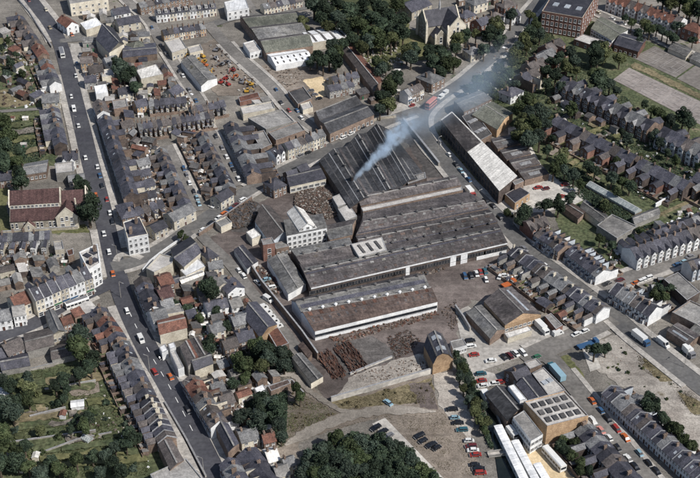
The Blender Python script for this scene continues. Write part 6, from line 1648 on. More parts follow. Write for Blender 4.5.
cars('on the main road beside the dark terrace', [(97.5, 167, 'white'), (100, 176, 'blue'), (102, 186, 'black'), (96, 195, 'orange'), (107, 200, 'red'), (110, 213, 'white'), (112.5, 222, 'black'), (104, 234, 'white'), (109, 252, 'white'), (113, 274, 'orange')], along(R1))
cars('on the lower main road', [(127, 311, 'white'), (160, 357, 'black'), (154.5, 372, 'red'), (170.5, 377, 'orange'), (188, 410, 'black')], along(R1))
van('white van on the upper main road', (74, 109), along(R1)(74, 109)); van('white van turning at the main junction', (90, 292), heading((82, 296), (98, 288)))
van('white van on the lower main road', (141, 339), along(R1)(141, 339))
cars('parked in the first side street', [(184, 169, 'blue'), (186.5, 175, 'grey'), (189.5, 183, 'white'), (194, 192, 'black'), (197, 198, 'pale'), (199, 204, 'pale')], along(R5))
cars('parked in the second side street', [(216, 137, 'black'), (222, 148, 'grey'), (226.5, 157, 'white'), (231, 165, 'blue'), (233.5, 170, 'black'), (238.5, 179, 'white')], along(R6))
cars('parked on the upper side of the side road', [(215, 206, 'white'), (222.5, 200.5, 'white'), (229, 196, 'black'), (253, 179.5, 'white'), (261, 175, 'black'), (271, 170, 'black'), (308, 153, 'black'), (300, 156, 'grey')], along(R2))
cars('parked on the lower side of the side road', [(203, 230, 'white'), (211, 223.5, 'black'), (219, 218, 'white'), (224, 214, 'orange'), (230, 210, 'blue'), (236, 205.5, 'maroon'), (243, 200, 'white')], along(R2))
cars('on the diagonal street', [(276, 90, 'blue'), (281, 103, 'black'), (289, 111, 'red'), (297, 111, 'blue'), (301, 118, 'white')], along(R9b))
cars('parked along the back street', [(161, 46, 'black'), (166, 54, 'grey'), (179, 72, 'black'), (183, 76, 'white'), (152, 28, 'blue'), (189, 90, 'grey'), (196, 101, 'blue')], along(R7))
cars('waiting on the side road near the bend', [(362, 128, 'black'), (370, 124, 'grey'), (343, 138, 'white'), (351, 134, 'white'), (412, 106, 'red')], along(R2))
van('white van, left of two on the bend', (441, 97), along(R3)(441, 97)); van('white van, right of two on the bend', (445, 93), along(R3)(445, 93))
cars('parked along the curving road by white-roofed factory', [(440, 143, 'grey'), (449, 155, 'white'), (456, 165, 'black'), (461, 171, 'pale'), (465, 176, 'white'), (469, 180, 'blue'), (486, 201, 'black'), (493, 206.5, 'black')], along(R3))
cars('on the curving road beyond the bend', [(524, 249, 'grey'), (500, 218, 'black'), (545, 266, 'white')], along(R3))
lorry('white lorry with red cab beside the works', (470.5, 192.5), heading((466, 187), (475, 197)), 'car_red', 'car_white', 7)
cars('in the pale concrete yard, top right', [(565, 185, 'red'), (572, 191, 'white'), (561, 197, 'red'), (546, 189, 'maroon'), (538, 188, 'red')], 0.3)
cars('parked in line in the works yard', [(465, 276.5, 'blue'), (471, 276, 'black'), (476.5, 274, 'white'), (480.5, 272.5, 'red'), (485, 271.5, 'teal'), (486, 280, 'white')], heading((484, 270), (488, 279)))
cars('dumped at the edge of the works yard', [(491, 267, 'grey'), (497, 271, 'grey'), (500, 277, 'white'), (504, 276, 'white'), (508, 262, 'white'), (512, 268, 'cream'), (506, 258, 'white'), (515, 262, 'white')], lambda x, y: rnd.uniform(0, 3))
lorry('orange-red flatbed lorry behind the terrace gardens', (509, 283), heading((505, 284), (513, 281)), 'car_orange', 'car_orange', 6.5, low=True)
cars('in the concrete yard by the river trees', [(470, 341, 'black'), (471, 346.5, 'white'), (474, 355, 'red'), (491, 361, 'white'), (481, 374, 'teal'), (481.5, 381, 'red'), (483, 386, 'white'), (494, 384, 'white'), (500, 382.5, 'red')], 0.2)
cars('parked in a row above the dark cottage', [(504, 357.5, 'black'), (509.5, 356, 'maroon'), (515.5, 353.5, 'white'), (523, 353, 'white')], heading((500, 352), (508, 360)))
lorry('white box lorry beside the brick garage row', (542, 328), heading((538, 324), (546, 332)), 'car_white', 'car_white', 7.5)
van('white van at roadside below the garage row', (558, 333), heading((552, 335), (564, 331)))
car('parked at the cross road corner', (537, 357), heading((534, 359), (541, 356)), 'car_green')
lorry('long pale blue lorry by the flat-roofed factory', (556, 372), heading((563, 380), (549, 364)), 'car_teal', 'car_pale', 10)
cars('on the cross road', [(576, 334.5, 'white'), (584.5, 331.5, 'white')], along(R11))
lorry('blue flatbed lorry on the cross road', (588, 343.5), heading((580, 345), (596, 340)), 'car_blue', 'car_blue', 9, low=True)
cars('on the cross street near the white-fronted houses', [(607, 284, 'black'), (620, 280.5, 'maroon'), (635, 283.5, 'orange'), (640.5, 281.5, 'white'), (644, 280, 'white'), (648.5, 278, 'white'), (677, 265, 'blue'), (684, 262, 'pale'), (690, 257, 'grey')], along(R12))
lorry('white trailer lorry with blue cab on curving road', (641, 338.5), heading((634, 333), (649, 345)), 'car_blue', 'car_white', 8.5)
van('white van parked beside the curving road', (663, 343), heading((657, 339), (670, 349)), 'car_white', 6.0, 2.4)
lorry('white dome-topped tanker at the right edge', (689, 352), heading((685, 348), (693, 356)), 'car_grey', 'car_white', 6.0)
cars('parked on the right of the car-lined street', [(592, 401, 'orange'), (600.5, 410.5, 'blue'), (607.5, 419, 'black'), (616.5, 429, 'red'), (625.5, 438, 'orange'), (639.5, 453.5, 'pale'), (648, 463, 'black'), (656, 471, 'black')], along(R13))
cars('parked on the left of the car-lined street', [(592.5, 420.5, 'white'), (601, 430.5, 'pink'), (609, 438, 'white'), (617.5, 448, 'black'), (628, 459, 'white'), (634.5, 466.5, 'black')], along(R13))
cars('standing apart on the waste ground', [(388, 403, 'pale')], heading((383, 399), (394, 407)))
cars('parked at the foot of the pale strip', [(376, 428, 'black'), (383, 432, 'black'), (389, 436, 'grey')], heading((372, 431), (380, 426)))
cars('in the group of four on waste ground', [(419.5, 436, 'black'), (423, 441, 'black'), (431.5, 445, 'black'), (437, 448, 'black')], heading((414, 439), (425, 433)))
cars('parked in the column beside the river', [(452, 409.5, 'black'), (455, 418, 'pale'), (458, 423, 'black'), (462, 430, 'teal'), (469, 441, 'white'), (471, 446.5, 'maroon'), (473, 450.5, 'white'), (475.5, 455, 'red'), (475, 465, 'black'), (478.5, 469, 'black'), (480.5, 473, 'red')], 0.06)
lorry('white trailer parked by the river trees', (487, 399), heading((484, 394), (491, 406)), 'car_grey', 'car_white', 7)
cars('vans end to end on the works lane', [(238.5, 270.5, 'white'), (243.5, 276, 'white')], along(R10))
van('white van in the works lane gateway', (268, 299), heading((264, 296), (273, 302)))
for k in range(5): van('white van in the row beside the slate hall', (262.5 + 3.6 * k, 308 + 4.6 * k), heading((258, 310), (270, 306)), 'car_white', 5.0, 2.3)
cars('in the school street', [(598, 13, 'cream'), (612, 19, 'white'), (623, 24, 'white'), (640, 31, 'blue'), (655, 39, 'white')], along(R14))
cars('beside the sand in the builders yard', [(311, 91, 'grey'), (315, 95, 'grey'), (319, 99, 'black'), (340, 105, 'white')], 0.2)
cars('in the cobbled works yard', [(258, 283, 'white'), (266, 280, 'pale'), (271, 288, 'white'), (276, 280, 'rust' if False else 'maroon')], lambda x, y: rnd.uniform(0, 3))
for x, y, c in [(191.5, 56, 'yellow'), (203, 56, 'yellow'), (204.5, 61, 'yellow'), (205.5, 65, 'orange'), (210, 73, 'yellow'), (251, 84, 'yellow'), (247, 91, 'yellow'), (233, 70, 'red'), (221, 82, 'red'), (228, 84, 'red'), (226, 78, 'red'), (198, 60, 'yellow'), (216, 58, 'grey'), (222, 64, 'grey'), (228, 62, 'grey'), (236, 76, 'orange'), (216, 50, 'grey'), (242, 82, 'grey')]:
    digger('%s excavator in the plant hire yard' % c, (x, y), rnd.uniform(0, 6.28), 'car_' + c)
flat('flat-bed stack of red plant in hire yard', [(238, 97), (258, 92), (260, 97), (240, 102)], 2.4, 'tile_red', 'brick_red', .1, name='stores', cat='store')
lamp('tall street lamp at bottom of the main road', (204, 476), 2.6)
for i, p in enumerate([(121, 298), (150, 373), (186, 397), (92, 214), (75, 130), (118, 262)]): lamp('street lamp standing beside the main road', p, 2.6 if i % 2 else -.5)
for p in [(438, 152), (478, 206), (513, 226), (553, 262), (606, 300), (650, 342), (684, 368)]: lamp('street lamp standing beside the curving road', p, .8)

# ================================================================== long white-roofed factory by the curving road
loft('long factory with white roof half and dark windows', [((441, 120), (499, 191), 0.01 + 7.5), ((452, 112), (517, 176), 7.6)], 'sheet_cream', 'brick_dark', 'long_factory', 'factory', zs=1, wins=[('front', 1.2, 22, 1.7, 2.0), ('front', 4.4, 22, 1.7, 2.0)], dark=True)
LF = ALL[-1]
m = MB(); q = [W((441.5, 120.5), 8.0), W((452, 112.5), 8.0), W((481, 142), 8.0), W((467, 152), 8.0)]
m.face([(p.x - LF.location.x, p.y - LF.location.y, 7.9) for p in q][::-1])
part('roof_section', m.mesh('roof_section'), 'sheet_dark', LF)
flat('dark slate lean-to at the factory end', [(505, 194), (519, 186), (530, 193), (515, 203)], 4, 'slate', 'brick_tan', .12, wins=[(2, 1, 3, 1.1, 1.3)])
flat('narrow brick block on factory end wall', [(512, 181), (521, 178), (524, 181), (515, 185)], 6.5, 'felt', 'brick', .2)
for i, (x, y) in enumerate([(500, 137), (509, 148), (518, 158), (527, 168)]):
    loft('grey shed with roof light box behind the long factory', [((x - 2, y + 12), (x + 22, y + 6), 4.2), ((x - 7, y + 5.5), (x + 17, y), 6.2), ((x - 9, y + 2), (x + 14, y - 3), 4.2)], 'sheet_dark', 'brick', 'factory_shed', 'factory', glaz=[(0, 1, .3, .75, .45, 'slate_pale')], group='sheds behind the long factory')
loft('two-storey brick works with grey roof by smoky bend', [((464, 112), (492, 99), 7), ((457, 104), (484, 93), 8.4), ((454, 101), (478, 91), 7)], 'sheet_grey', 'brick', 'works_block', 'factory', wins=[('front', 1.2, 8, 1.3, 1.6), ('front', 4.0, 8, 1.3, 1.6)])
loft('broad grey roofed works behind the brick works', [((472, 115), (497, 130), 5.5), ((485, 105), (505, 118), 7), ((493, 102), (513, 113), 5.5)], 'sheet_green', 'brick_tan', 'works_block', 'factory')
flat('dark low roof with tanks beside long factory', [(462, 116), (474, 111), (492, 134), (479, 141)], 4, 'felt_dark', 'brick', .3, sky=(3, 2, 2.2, 2.2), skym='lead_trim')

# ================================================================== TREES
LW = ['leaf', 'leaf', 'leaf_blue', 'leaf_mid', 'leaf_olive']
trees('tree in the dark wood beside the gothic church', [(314, 3, 7), (326, 9, 7), (322, 18, 6), (338, 4, 7), (336, 17, 7), (345, 27, 6), (350, 10, 8), (352, 38, 6), (358, 24, 7), (362, 46, 6), (363, 8, 7), (371, 18, 7), (372, 34, 7), (368, 42, 6), (381, 8, 7), (384, 26, 7), (381, 40, 6), (392, 16, 7), (396, 30, 7), (391, 38, 6), (402, 20, 6), (403, 33, 5.5), (375, 1, 6), (396, 4, 6), (328, 26, 5)], LW, thin=.36)
trees('dark tree in front of the gothic church', [(407, 50, 5.5), (415, 48, 5.1), (411, 57, 5.1), (419, 57, 5.1), (428, 52, 5.1), (436, 50, 5.1), (444, 56, 5.5), (434, 61, 5.1), (446, 64, 5.1), (440, 72, 4.2), (454, 62, 4.7), (404, 60, 4.2)], LW)
trees('tree behind the narrow range by the churchyard', [(376, 62, 5.5), (384, 60, 4.5), (380, 70, 5), (386, 68, 4)], LW)
trees('tall dark tree beside the square', [(383, 96, 6), (390, 86, 5.5), (396, 78, 5.5), (388, 104, 5), (380, 108, 4.5), (393, 94, 6)], LW)
trees('tree beside the upper curving road', [(466, 36, 5), (458, 40, 5.5), (456, 48, 4), (490, 34, 6.5), (497, 27, 6), (499, 40, 5), (484, 50, 4.5), (511, 15, 6), (508, 20, 5), (512, 62, 4), (476, 34, 4.5)], LW)
trees('tree right of the curving road near semis', [(536, 25, 5), (530, 33, 5), (524, 38, 5), (540, 34, 4.5), (518, 46, 4.5), (514, 54, 4.5), (527, 46, 4), (530, 14, 5), (497, 68, 5), (506, 75, 5), (490, 77, 5), (515, 84, 4.5), (500, 84, 4)], LW)
trees('tree by the smoky lower side of curving road', [(478, 80, 4.5), (486, 88, 4.5), (470, 88, 4), (494, 96, 3.5), (476, 97, 3)], LW)
trees('tree in the dark clump behind the long factory', [(527, 100, 5.5), (520, 110, 5.5), (530, 114, 6.4), (541, 112, 6.0), (522, 122, 5.5), (533, 126, 6.4), (544, 122, 5.5), (520, 134, 5.5), (529, 139, 6.4), (540, 136, 5.5), (536, 105, 4.6), (547, 116, 3.7), (524, 145, 4.1)], LW)
trees('tree in the gardens between semis and villas', [(552, 62, 4.2), (560, 58, 4.2), (547, 70, 4.2), (556, 74, 5.1), (566, 66, 4.2), (575, 60, 4.2), (562, 86, 4.2), (546, 84, 3.8), (570, 52, 4.2), (577, 71, 3.4)], LW)
trees('round dark tree below the school annex', [(593, 50, 6.5), (600, 46, 5.5), (586, 54, 5), (620, 58, 4.5), (598, 58, 5), (604, 53, 5)], LW)
trees('dark tree between villas and tennis courts', [(597, 73, 6), (606, 75, 5.5), (600, 82, 5.5), (592, 80, 5), (610, 84, 4.5), (617, 90, 3.5)], LW)
trees('tree in the line below the pale tennis courts', [(652, 109, 3.5), (659, 112, 4), (666, 117, 3.5), (672, 120, 4), (679, 119, 5), (684, 116, 5), (690, 123, 4.5), (697, 124, 5), (645, 104, 3)], LW)
trees('tree behind the school beside red terrace', [(632, 22, 4), (645, 24, 4.5), (650, 29, 4.5), (657, 28, 4), (663, 31, 4), (638, 33, 3.5), (668, 34, 4), (640, 41, 3.5), (625, 18, 3), (673, 38, 4)], LW)
trees('tree on the top right horizon edge', [(672, 2, 6), (681, -2, 6), (692, 2, 7), (688, 10, 5), (664, -3, 6), (680, 8, 5), (700, 10, 6), (678, 26, 4.5), (697, 30, 4), (693, 40, 3.5)], LW)
trees('tree in the villa gardens mid right', [(571, 109, 4), (628, 139, 4), (634, 142, 4), (622, 132, 3.5), (655, 135, 4), (660, 142, 3.5), (548, 150, 3.5), (552, 138, 3), (616, 163, 3), (668, 152, 3), (676, 160, 3), (700, 168, 4)], LW)
trees('tree at the edge of the nursery field', [(595, 170, 4.5), (601, 174, 4), (561, 160, 4), (554, 168, 4.5), (565, 170, 4), (574, 176, 4), (580, 184, 3.5), (612, 178, 4), (623, 181, 3.5), (630, 186, 3.5), (606, 206, 4), (597, 202, 3.5), (614, 208, 3.5), (618, 192, 3), (588, 166, 3.5)], ['leaf', 'leaf_mid', 'leaf_blue'])
trees('pale willow-like tree beside the nursery field', [(563, 154, 3.5), (604, 205, 3)], 'leaf_pale')
trees('dark round tree in front of the concrete yard', [(524, 211, 4.5), (530, 208, 5), (521, 220, 3.5), (545, 205, 4.5), (553, 201, 5), (559, 204, 4.5), (548, 211, 3.5), (571, 198, 4), (575, 201, 3.5), (507, 212, 2)], LW)
trees('tree beside the long row of villas lower right', [(600, 238, 3), (612, 246, 3), (632, 238, 3), (606, 242, 3.5), (640, 231, 2.5), (660, 288, 3), (655, 294, 3.5), (664, 296, 3), (671, 288, 2.5)], ['leaf', 'leaf_mid'])
trees('huge round tree covering the church end', [(88, 209, 6.8, 15)], 'leaf')
trees('tree in the churchyard by the main road', [(83, 188, 4.5), (88, 196, 4), (78, 181, 4), (72, 183, 3.5)], LW)
trees('dark tree left of the church roof', [(20, 180, 6), (27, 183, 5), (13, 186, 4), (18, 172, 4)], LW)
trees('tree in the upper left gardens', [(3, 122, 5), (8, 134, 5.5), (2, 146, 6), (12, 150, 5), (20, 152, 4.5), (15, 140, 4), (5, 162, 6), (16, 160, 4), (0, 155, 5), (2, 48, 3), (10, 62, 3.5), (22, 74, 3), (8, 40, 3), (16, 54, 3), (6, 74, 3)], LW)
trees('dark round tree near the back street hall', [(121, 68, 5.5), (130, 72, 5), (136, 87, 4.5), (124, 78, 5), (115, 62, 4)], LW)
trees('dark tree beside the white-roofed sheds', [(317, 56, 5), (323, 62, 5), (331, 45, 6.5), (338, 52, 5), (342, 44, 5), (329, 56, 6), (336, 62, 4.5), (345, 55, 4.5), (318, 65, 4), (310, 62, 3.5)], LW)
trees('small pale tree beside the sawtooth works', [(303, 21, 3.5), (305, 27, 3)], 'leaf_pale')
trees('round dark garden tree near the junction hall', [(208, 285, 4.5), (212, 292, 4), (203, 290, 3.5), (207, 297, 3.5)], 'leaf')
trees('dark tree behind the grey workshops', [(80, 336, 5), (85, 342, 5), (79, 348, 5.5), (88, 350, 4), (82, 357, 4), (93, 357, 4.5), (90, 366, 4)], LW)
trees('tree in the clump beside the works lane', [(257, 344, 4.5), (264, 350, 4.5), (257, 356, 4.5), (268, 358, 4.5), (279, 352, 4.0), (286, 356, 3.6), (275, 363, 4.0), (262, 366, 4.0), (284, 364, 3.6), (252, 350, 3.6)], LW)
trees('tree left of the clump beside the works lane', [(238, 358, 4.5), (244, 365, 4.5), (236, 368, 4), (247, 357, 4), (230, 362, 3.5)], ['leaf_mid', 'leaf'])
trees('round green tree behind brown shop roofs', [(209, 341, 4), (214, 345, 3.5), (208, 349, 3.5)], ['leaf', 'leaf_mid'])
trees('tree in the clump beside the waste ground', [(243, 416, 4.5), (252, 412, 4.5), (262, 408, 4), (270, 402, 4), (277, 412, 4.5), (268, 417, 5), (258, 421, 4.5), (248, 424, 3.5), (278, 424, 4), (272, 429, 3.5), (281, 436, 3), (261, 398, 3.5)], ['leaf', 'leaf_mid', 'leaf_blue'])
trees('tree in the big bottom-centre wood', [(336, 440, 4.5), (345, 444, 4.5), (353, 438, 4), (330, 449, 4.5), (320, 452, 4.5), (341, 453, 5), (352, 451, 5), (362, 443, 4.5), (370, 440, 4), (372, 449, 4.5), (381, 445, 4), (391, 449, 4.5), (399, 446, 3.5), (382, 456, 5), (394, 458, 5), (405, 455, 4.5), (410, 463, 4.5), (361, 457, 5), (349, 461, 5), (335, 463, 5), (322, 463, 5), (311, 460, 4.5), (305, 470, 4.5), (316, 474, 5), (330, 475, 5), (345, 474, 5), (360, 470, 5), (374, 468, 5), (388, 470, 5), (402, 472, 5), (418, 470, 4.5), (415, 478, 4.5), (428, 478, 4.5), (436, 484, 4.5), (372, 482, 5), (390, 484, 5), (352, 486, 5)], ['leaf', 'leaf', 'leaf_mid', 'leaf_blue'], thin=.36)
trees('dark tree in the line along the river bank', [(458, 362, 2.4), (463, 368, 2.6), (460, 376, 2.6), (467, 380, 2.7), (464, 388, 2.6), (472, 392, 2.8), (469, 400, 2.6), (477, 402, 2.9), (475, 411, 2.6), (482, 413, 2.7), (480, 421, 2.4), (487, 421, 2.4), (485, 430, 2.1), (490, 432, 1.9), (456, 354, 2.1), (474, 384, 2.2), (484, 405, 2.4)], LW)
trees('dark tree on the cleared ground beside the cross road', [(595, 349, 4), (601, 353, 3.5), (606, 348, 3)], 'leaf')
trees('tree behind the long lower-right row', [(648, 404, 4), (654, 409, 4), (646, 412, 3), (662, 418, 4), (668, 423, 4), (674, 428, 4), (664, 428, 3.5), (678, 436, 3.5), (684, 440, 3), (657, 404, 3), (650, 396, 2.5), (691, 446, 3)], ['leaf', 'leaf_mid', 'leaf'])
trees('tree in the yards behind the dark lower row', [(560, 446, 2.6), (566, 450, 2.6), (575, 442, 2.4), (572, 455, 2.6), (582, 462, 2.6), (590, 470, 2.6), (563, 440, 2.2), (580, 470, 2.4)], ['leaf', 'leaf_mid'])
trees('tree in the big lower left gardens', [(4, 405, 4.3), (12, 412, 4.3), (6, 418, 4.3), (16, 403, 3.9), (28, 398, 3.9), (34, 404, 3.5), (2, 432, 4.3), (4, 448, 4.3), (-2, 462, 4.3), (16, 452, 3.5), (24, 446, 3.5), (16, 462, 3.9), (28, 466, 3.5), (55, 385, 3.5), (62, 379, 3.5), (70, 378, 3.9), (66, 390, 3.1), (78, 374, 3.9), (84, 380, 3.1), (62, 400, 2.7), (88, 418, 3.5), (85, 425, 3.5), (70, 430, 2.7), (91, 412, 2.7), (76, 459, 3.5), (84, 463, 3.1), (92, 456, 3.1), (106, 454, 3.5), (112, 462, 3.1), (122, 471, 3.5), (128, 432, 3.5), (134, 438, 3.1), (126, 444, 3.1), (115, 447, 2.7), (50, 462, 3.1), (58, 468, 3.1), (100, 472, 3.1), (70, 474, 3.1), (40, 474, 3.5), (26, 380, 3.1), (10, 385, 3.5), (2, 378, 3.1)], ['leaf', 'leaf_mid', 'leaf', 'leaf_blue'])
trees('pale flowering bush-tree in the lower left gardens', [(22, 384, 3), (28, 388, 3), (18, 388, 2.5), (40, 430, 2.5)], 'leaf_pale')
trees('small tree among the works lane cottages', [(226, 326, 2.5), (200, 318, 2.5), (187, 307, 2.5), (216, 310, 2.5), (175, 303, 2), (246, 378, 3), (233, 383, 3), (181, 234, 2.5), (186, 238, 2.5), (177, 232, 2.5), (300, 396, 3), (296, 388, 3)], ['leaf', 'leaf_mid'])

# ================================================================== CULTIVATED STRIPS (lower left, upper left, behind terraces)
def strips(name, l0, l1, r0, r1, n, segs, mats, seed, gap=.16):
    r = random.Random(seed)
    V = lambda p: Vector((p[0], p[1], 0))
    for i in range(n):
        a0 = V(l0).lerp(V(l1), (i + gap) / n); a1 = V(l0).lerp(V(l1), (i + 1 - gap * r.random()) / n)
        b0 = V(r0).lerp(V(r1), (i + gap) / n); b1 = V(r0).lerp(V(r1), (i + 1 - gap * r.random()) / n)
        cuts = sorted([0, 1] + [r.uniform(.08, .92) for _ in range(segs - 1)])
        for k in range(len(cuts) - 1):
            t0, t1 = cuts[k] + .004, cuts[k + 1] - .012
            if t1 - t0 < .04 or r.random() < .18: continue
            sheet(name, [tuple(a0.lerp(b0, t0)[:2]), tuple(a0.lerp(b0, t1)[:2]), tuple(a1.lerp(b1, t1)[:2]), tuple(a1.lerp(b1, t0)[:2])], r.choice(mats), .08)
GM = ('grass', 'garden', 'grass_dry', 'yard_back', 'rough_grass', 'garden', 'dirt_tan', 'grass')
strips('garden_bed', (6, 382), (20, 474), (100, 372), (150, 462), 11, 4, GM, 4)
strips('garden_bed', (-4, 30), (-4, 88), (18, 26), (38, 82), 7, 3, GM, 5)
strips('garden_bed', (-4, 116), (-4, 164), (46, 113), (52, 150), 6, 3, GM, 6)
strips('garden_bed', (568, 104), (640, 142), (548, 116), (622, 152), 10, 2, GM, 7)
strips('garden_bed', (560, 134), (632, 170), (540, 150), (606, 186), 10, 3, GM, 8)
strips('garden_bed', (638, 172), (688, 198), (618, 184), (664, 206), 7, 2, GM, 9)
strips('garden_bed', (510, 264), (586, 318), (500, 272), (566, 328), 12, 2, GM, 10)
strips('garden_bed', (640, 244), (700, 222), (634, 238), (694, 216), 9, 2, GM, 11)
# ================================================================== OUTBUILDINGS IN THE BACKLANDS
outbuildings('behind the chapel and forecourt', [(86, 46), (134, 38), (160, 66), (186, 90), (186, 106), (130, 120), (112, 112), (90, 80)], 36, .2)
outbuildings('between the back street and the plant yard', [(60, 4), (118, 22), (150, 24), (168, 34), (190, 34), (150, 50), (100, 34)], 8, .2)
outbuildings('behind the tall dark terrace', [(118, 128), (150, 132), (172, 195), (160, 205), (140, 200)], 16, 1.2)
outbuildings('between the two side street terraces', [(172, 130), (196, 136), (216, 180), (208, 196)], 8, 1.2)
outbuildings('among the works lane gardens', [(176, 288), (214, 266), (244, 296), (252, 330), (224, 352), (190, 330)], 16, .4)
outbuildings('behind the lower main road shops', [(205, 362), (236, 370), (288, 380), (250, 398), (240, 412), (262, 448), (240, 446)], 14, .5)
outbuildings('behind the shopping road terrace', [(0, 268), (60, 254), (76, 262), (34, 280), (0, 292)], 9, .4)
outbuildings('behind the shops below the junction', [(64, 314), (92, 308), (116, 350), (100, 352), (70, 336)], 8, .6)
outbuildings('beside the diagonal street workshops', [(252, 98), (290, 110), (312, 132), (280, 140), (262, 142)], 4, .5)
outbuildings('behind the left-hand main road houses', [(4, 20), (24, 44), (40, 84), (44, 104), (10, 100), (0, 50)], 10, .9)
outbuildings('in gardens of the curving road row', [(512, 264), (556, 292), (590, 318), (570, 328), (540, 306), (508, 276)], 8, .7)
outbuildings('behind the builders yard houses', [(346, 92), (376, 96), (400, 92), (398, 104), (378, 104)], 4, .6)
outbuildings('in the villa gardens', [(552, 96), (600, 112), (650, 142), (690, 160), (640, 150), (560, 112)], 8, .6)
outbuildings('around the gothic church villas', [(456, 2), (510, -4), (500, 20), (470, 32)], 6, .6)
outbuildings('behind the dark lower row', [(552, 440), (580, 432), (620, 478), (580, 478)], 6, .8)
outbuildings('behind the white-bayed terrace', [(640, 236), (700, 214), (704, 222), (644, 246)], 5, .35)
# ================================================================== GARDEN SCATTER
scatter('behind the curving road row', [(505, 280), (515, 262), (560, 292), (596, 318), (575, 330), (540, 310)], 26, 12, (.5, 1.3))
scatter('in the lower left gardens', [(0, 372), (75, 365), (112, 372), (142, 430), (150, 470), (0, 475)], 80, 4, (.6, 2.0))
scatter('in the upper left gardens', [(0, 40), (25, 40), (46, 80), (46, 140), (0, 165)], 40, 8, (.6, 1.8))
scatter('below the church', [(0, 262), (70, 252), (75, 262), (30, 278), (0, 288)], 16, 6, (.5, 1.4))
scatter('among the works lane cottages', [(180, 285), (215, 268), (245, 300), (255, 335), (225, 365), (205, 360), (175, 320)], 30, 14, (.6, 1.6))
scatter('behind the lower main road shops', [(205, 365), (250, 372), (285, 380), (250, 400), (275, 440), (262, 448), (236, 440)], 26, 14, (.6, 1.6))
scatter('in the gardens of the villa rows', [(545, 60), (590, 66), (640, 110), (700, 150), (700, 200), (650, 205), (590, 165), (548, 145)], 60, 10, (.7, 2.2))
scatter('behind the first side street', [(120, 125), (150, 132), (172, 190), (150, 200), (132, 180)], 14, 12, (.5, 1.2))
scatter('between the two side streets', [(172, 132), (196, 134), (222, 190), (204, 200)], 12, 8, (.5, 1.2))
scatter('behind the chapel rows', [(85, 82), (130, 74), (190, 92), (200, 108), (140, 118), (110, 115)], 18, 12, (.5, 1.4))
scatter('in the long gardens by the footpath', [(600, 235), (650, 228), (700, 205), (700, 225), (640, 244), (612, 268)], 30, 8, (.5, 1.4))
scatter('by the curving road villas', [(500, 212), (520, 215), (560, 235), (590, 255), (575, 258), (540, 240)], 16, 3, (.6, 1.6))
scatter('behind the white-fronted right-hand row', [(640, 280), (665, 282), (680, 300), (670, 312), (650, 300)], 18, 4, (.6, 1.6))
scatter('in yards behind the dark lower row', [(555, 440), (585, 432), (630, 478), (580, 478)], 18, 8, (.5, 1.4))
scatter('behind the long lower-right row', [(630, 392), (700, 455), (700, 470), (640, 412)], 12, 8, (.5, 1.4))
scatter('on the cleared ground', [(590, 345), (630, 335), (700, 400), (700, 425), (640, 390), (605, 370)], 40, 0, (.3, 1.1), None)
scatter('on the weedy waste ground', [(290, 392), (330, 404), (432, 378), (436, 404), (380, 408), (300, 432)], 60, 0, (.3, .9), 'leaf_brown')
scatter('along the dry factory verge', [(446, 128), (460, 150), (492, 198), (498, 212), (484, 204), (455, 165), (440, 140)], 18, 0, (.5, 1.1))
scatter('by the gothic churchyard', [(360, 52), (400, 44), (405, 70), (375, 92), (366, 70)], 24, 2, (.5, 1.5))
scatter('along the upper curving road', [(455, 90), (530, 15), (545, 25), (500, 100)], 30, 4, (.6, 1.8))
scatter('behind the builders yard houses', [(350, 92), (380, 88), (402, 92), (398, 104), (380, 100)], 10, 3, (.5, 1.3))
undergrowth('nursery_crops', [(560, 160), (588, 176), (640, 213), (628, 222), (600, 214), (570, 190), (548, 172)], 7000, .35, 1.0, 'leaf', 2)
undergrowth('garden_undergrowth', [(0, 372), (75, 365), (112, 372), (142, 430), (150, 476), (0, 476)], 12000, .22, .6, 'leaf_olive', 3)
undergrowth('garden_undergrowth', [(0, 120), (46, 116), (52, 150), (30, 170), (0, 178)], 5000, .32, .9, 'leaf', 4)
undergrowth('garden_undergrowth', [(545, 60), (590, 66), (640, 110), (700, 150), (700, 200), (650, 205), (590, 165), (548, 145)], 12000, .32, .9, 'leaf', 5)
undergrowth('riverside_undergrowth', [(452, 352), (466, 360), (492, 420), (500, 445), (490, 450), (470, 405)], 6000, .3, 1.2, 'leaf', 6)
undergrowth('waste_ground_weeds', [(300, 440), (345, 426), (384, 412), (440, 410), (470, 440), (480, 478), (440, 470), (384, 416)], 3500, .15, .25, 'leaf_brown', 17)
undergrowth('waste_ground_weeds', [(255, 400), (330, 404), (345, 410), (300, 430), (286, 446), (270, 450)], 5000, .17, .3, 'leaf_olive', 18)
undergrowth('waste_ground_weeds', [(296, 392), (330, 406), (432, 380), (436, 404), (385, 404), (320, 424), (285, 440)], 7000, .16, .3, 'leaf_brown', 7)
undergrowth('cleared_ground_weeds', [(634, 342), (660, 358), (690, 384), (712, 420), (690, 414), (668, 384), (640, 370)], 5000, .18, .4, 'leaf_brown', 8)
undergrowth('garden_undergrowth', [(240, 398), (288, 388), (286, 445), (258, 436)], 7000, .3, 1.2, 'leaf', 9)
undergrowth('churchyard_undergrowth', [(440, 88), (545, 5), (560, 60), (545, 100), (500, 105)], 9000, .34, 1.1, 'leaf', 10)
undergrowth('lane_undergrowth', [(225, 340), (290, 340), (296, 372), (225, 376)], 6000, .3, 1.4, 'leaf', 12)

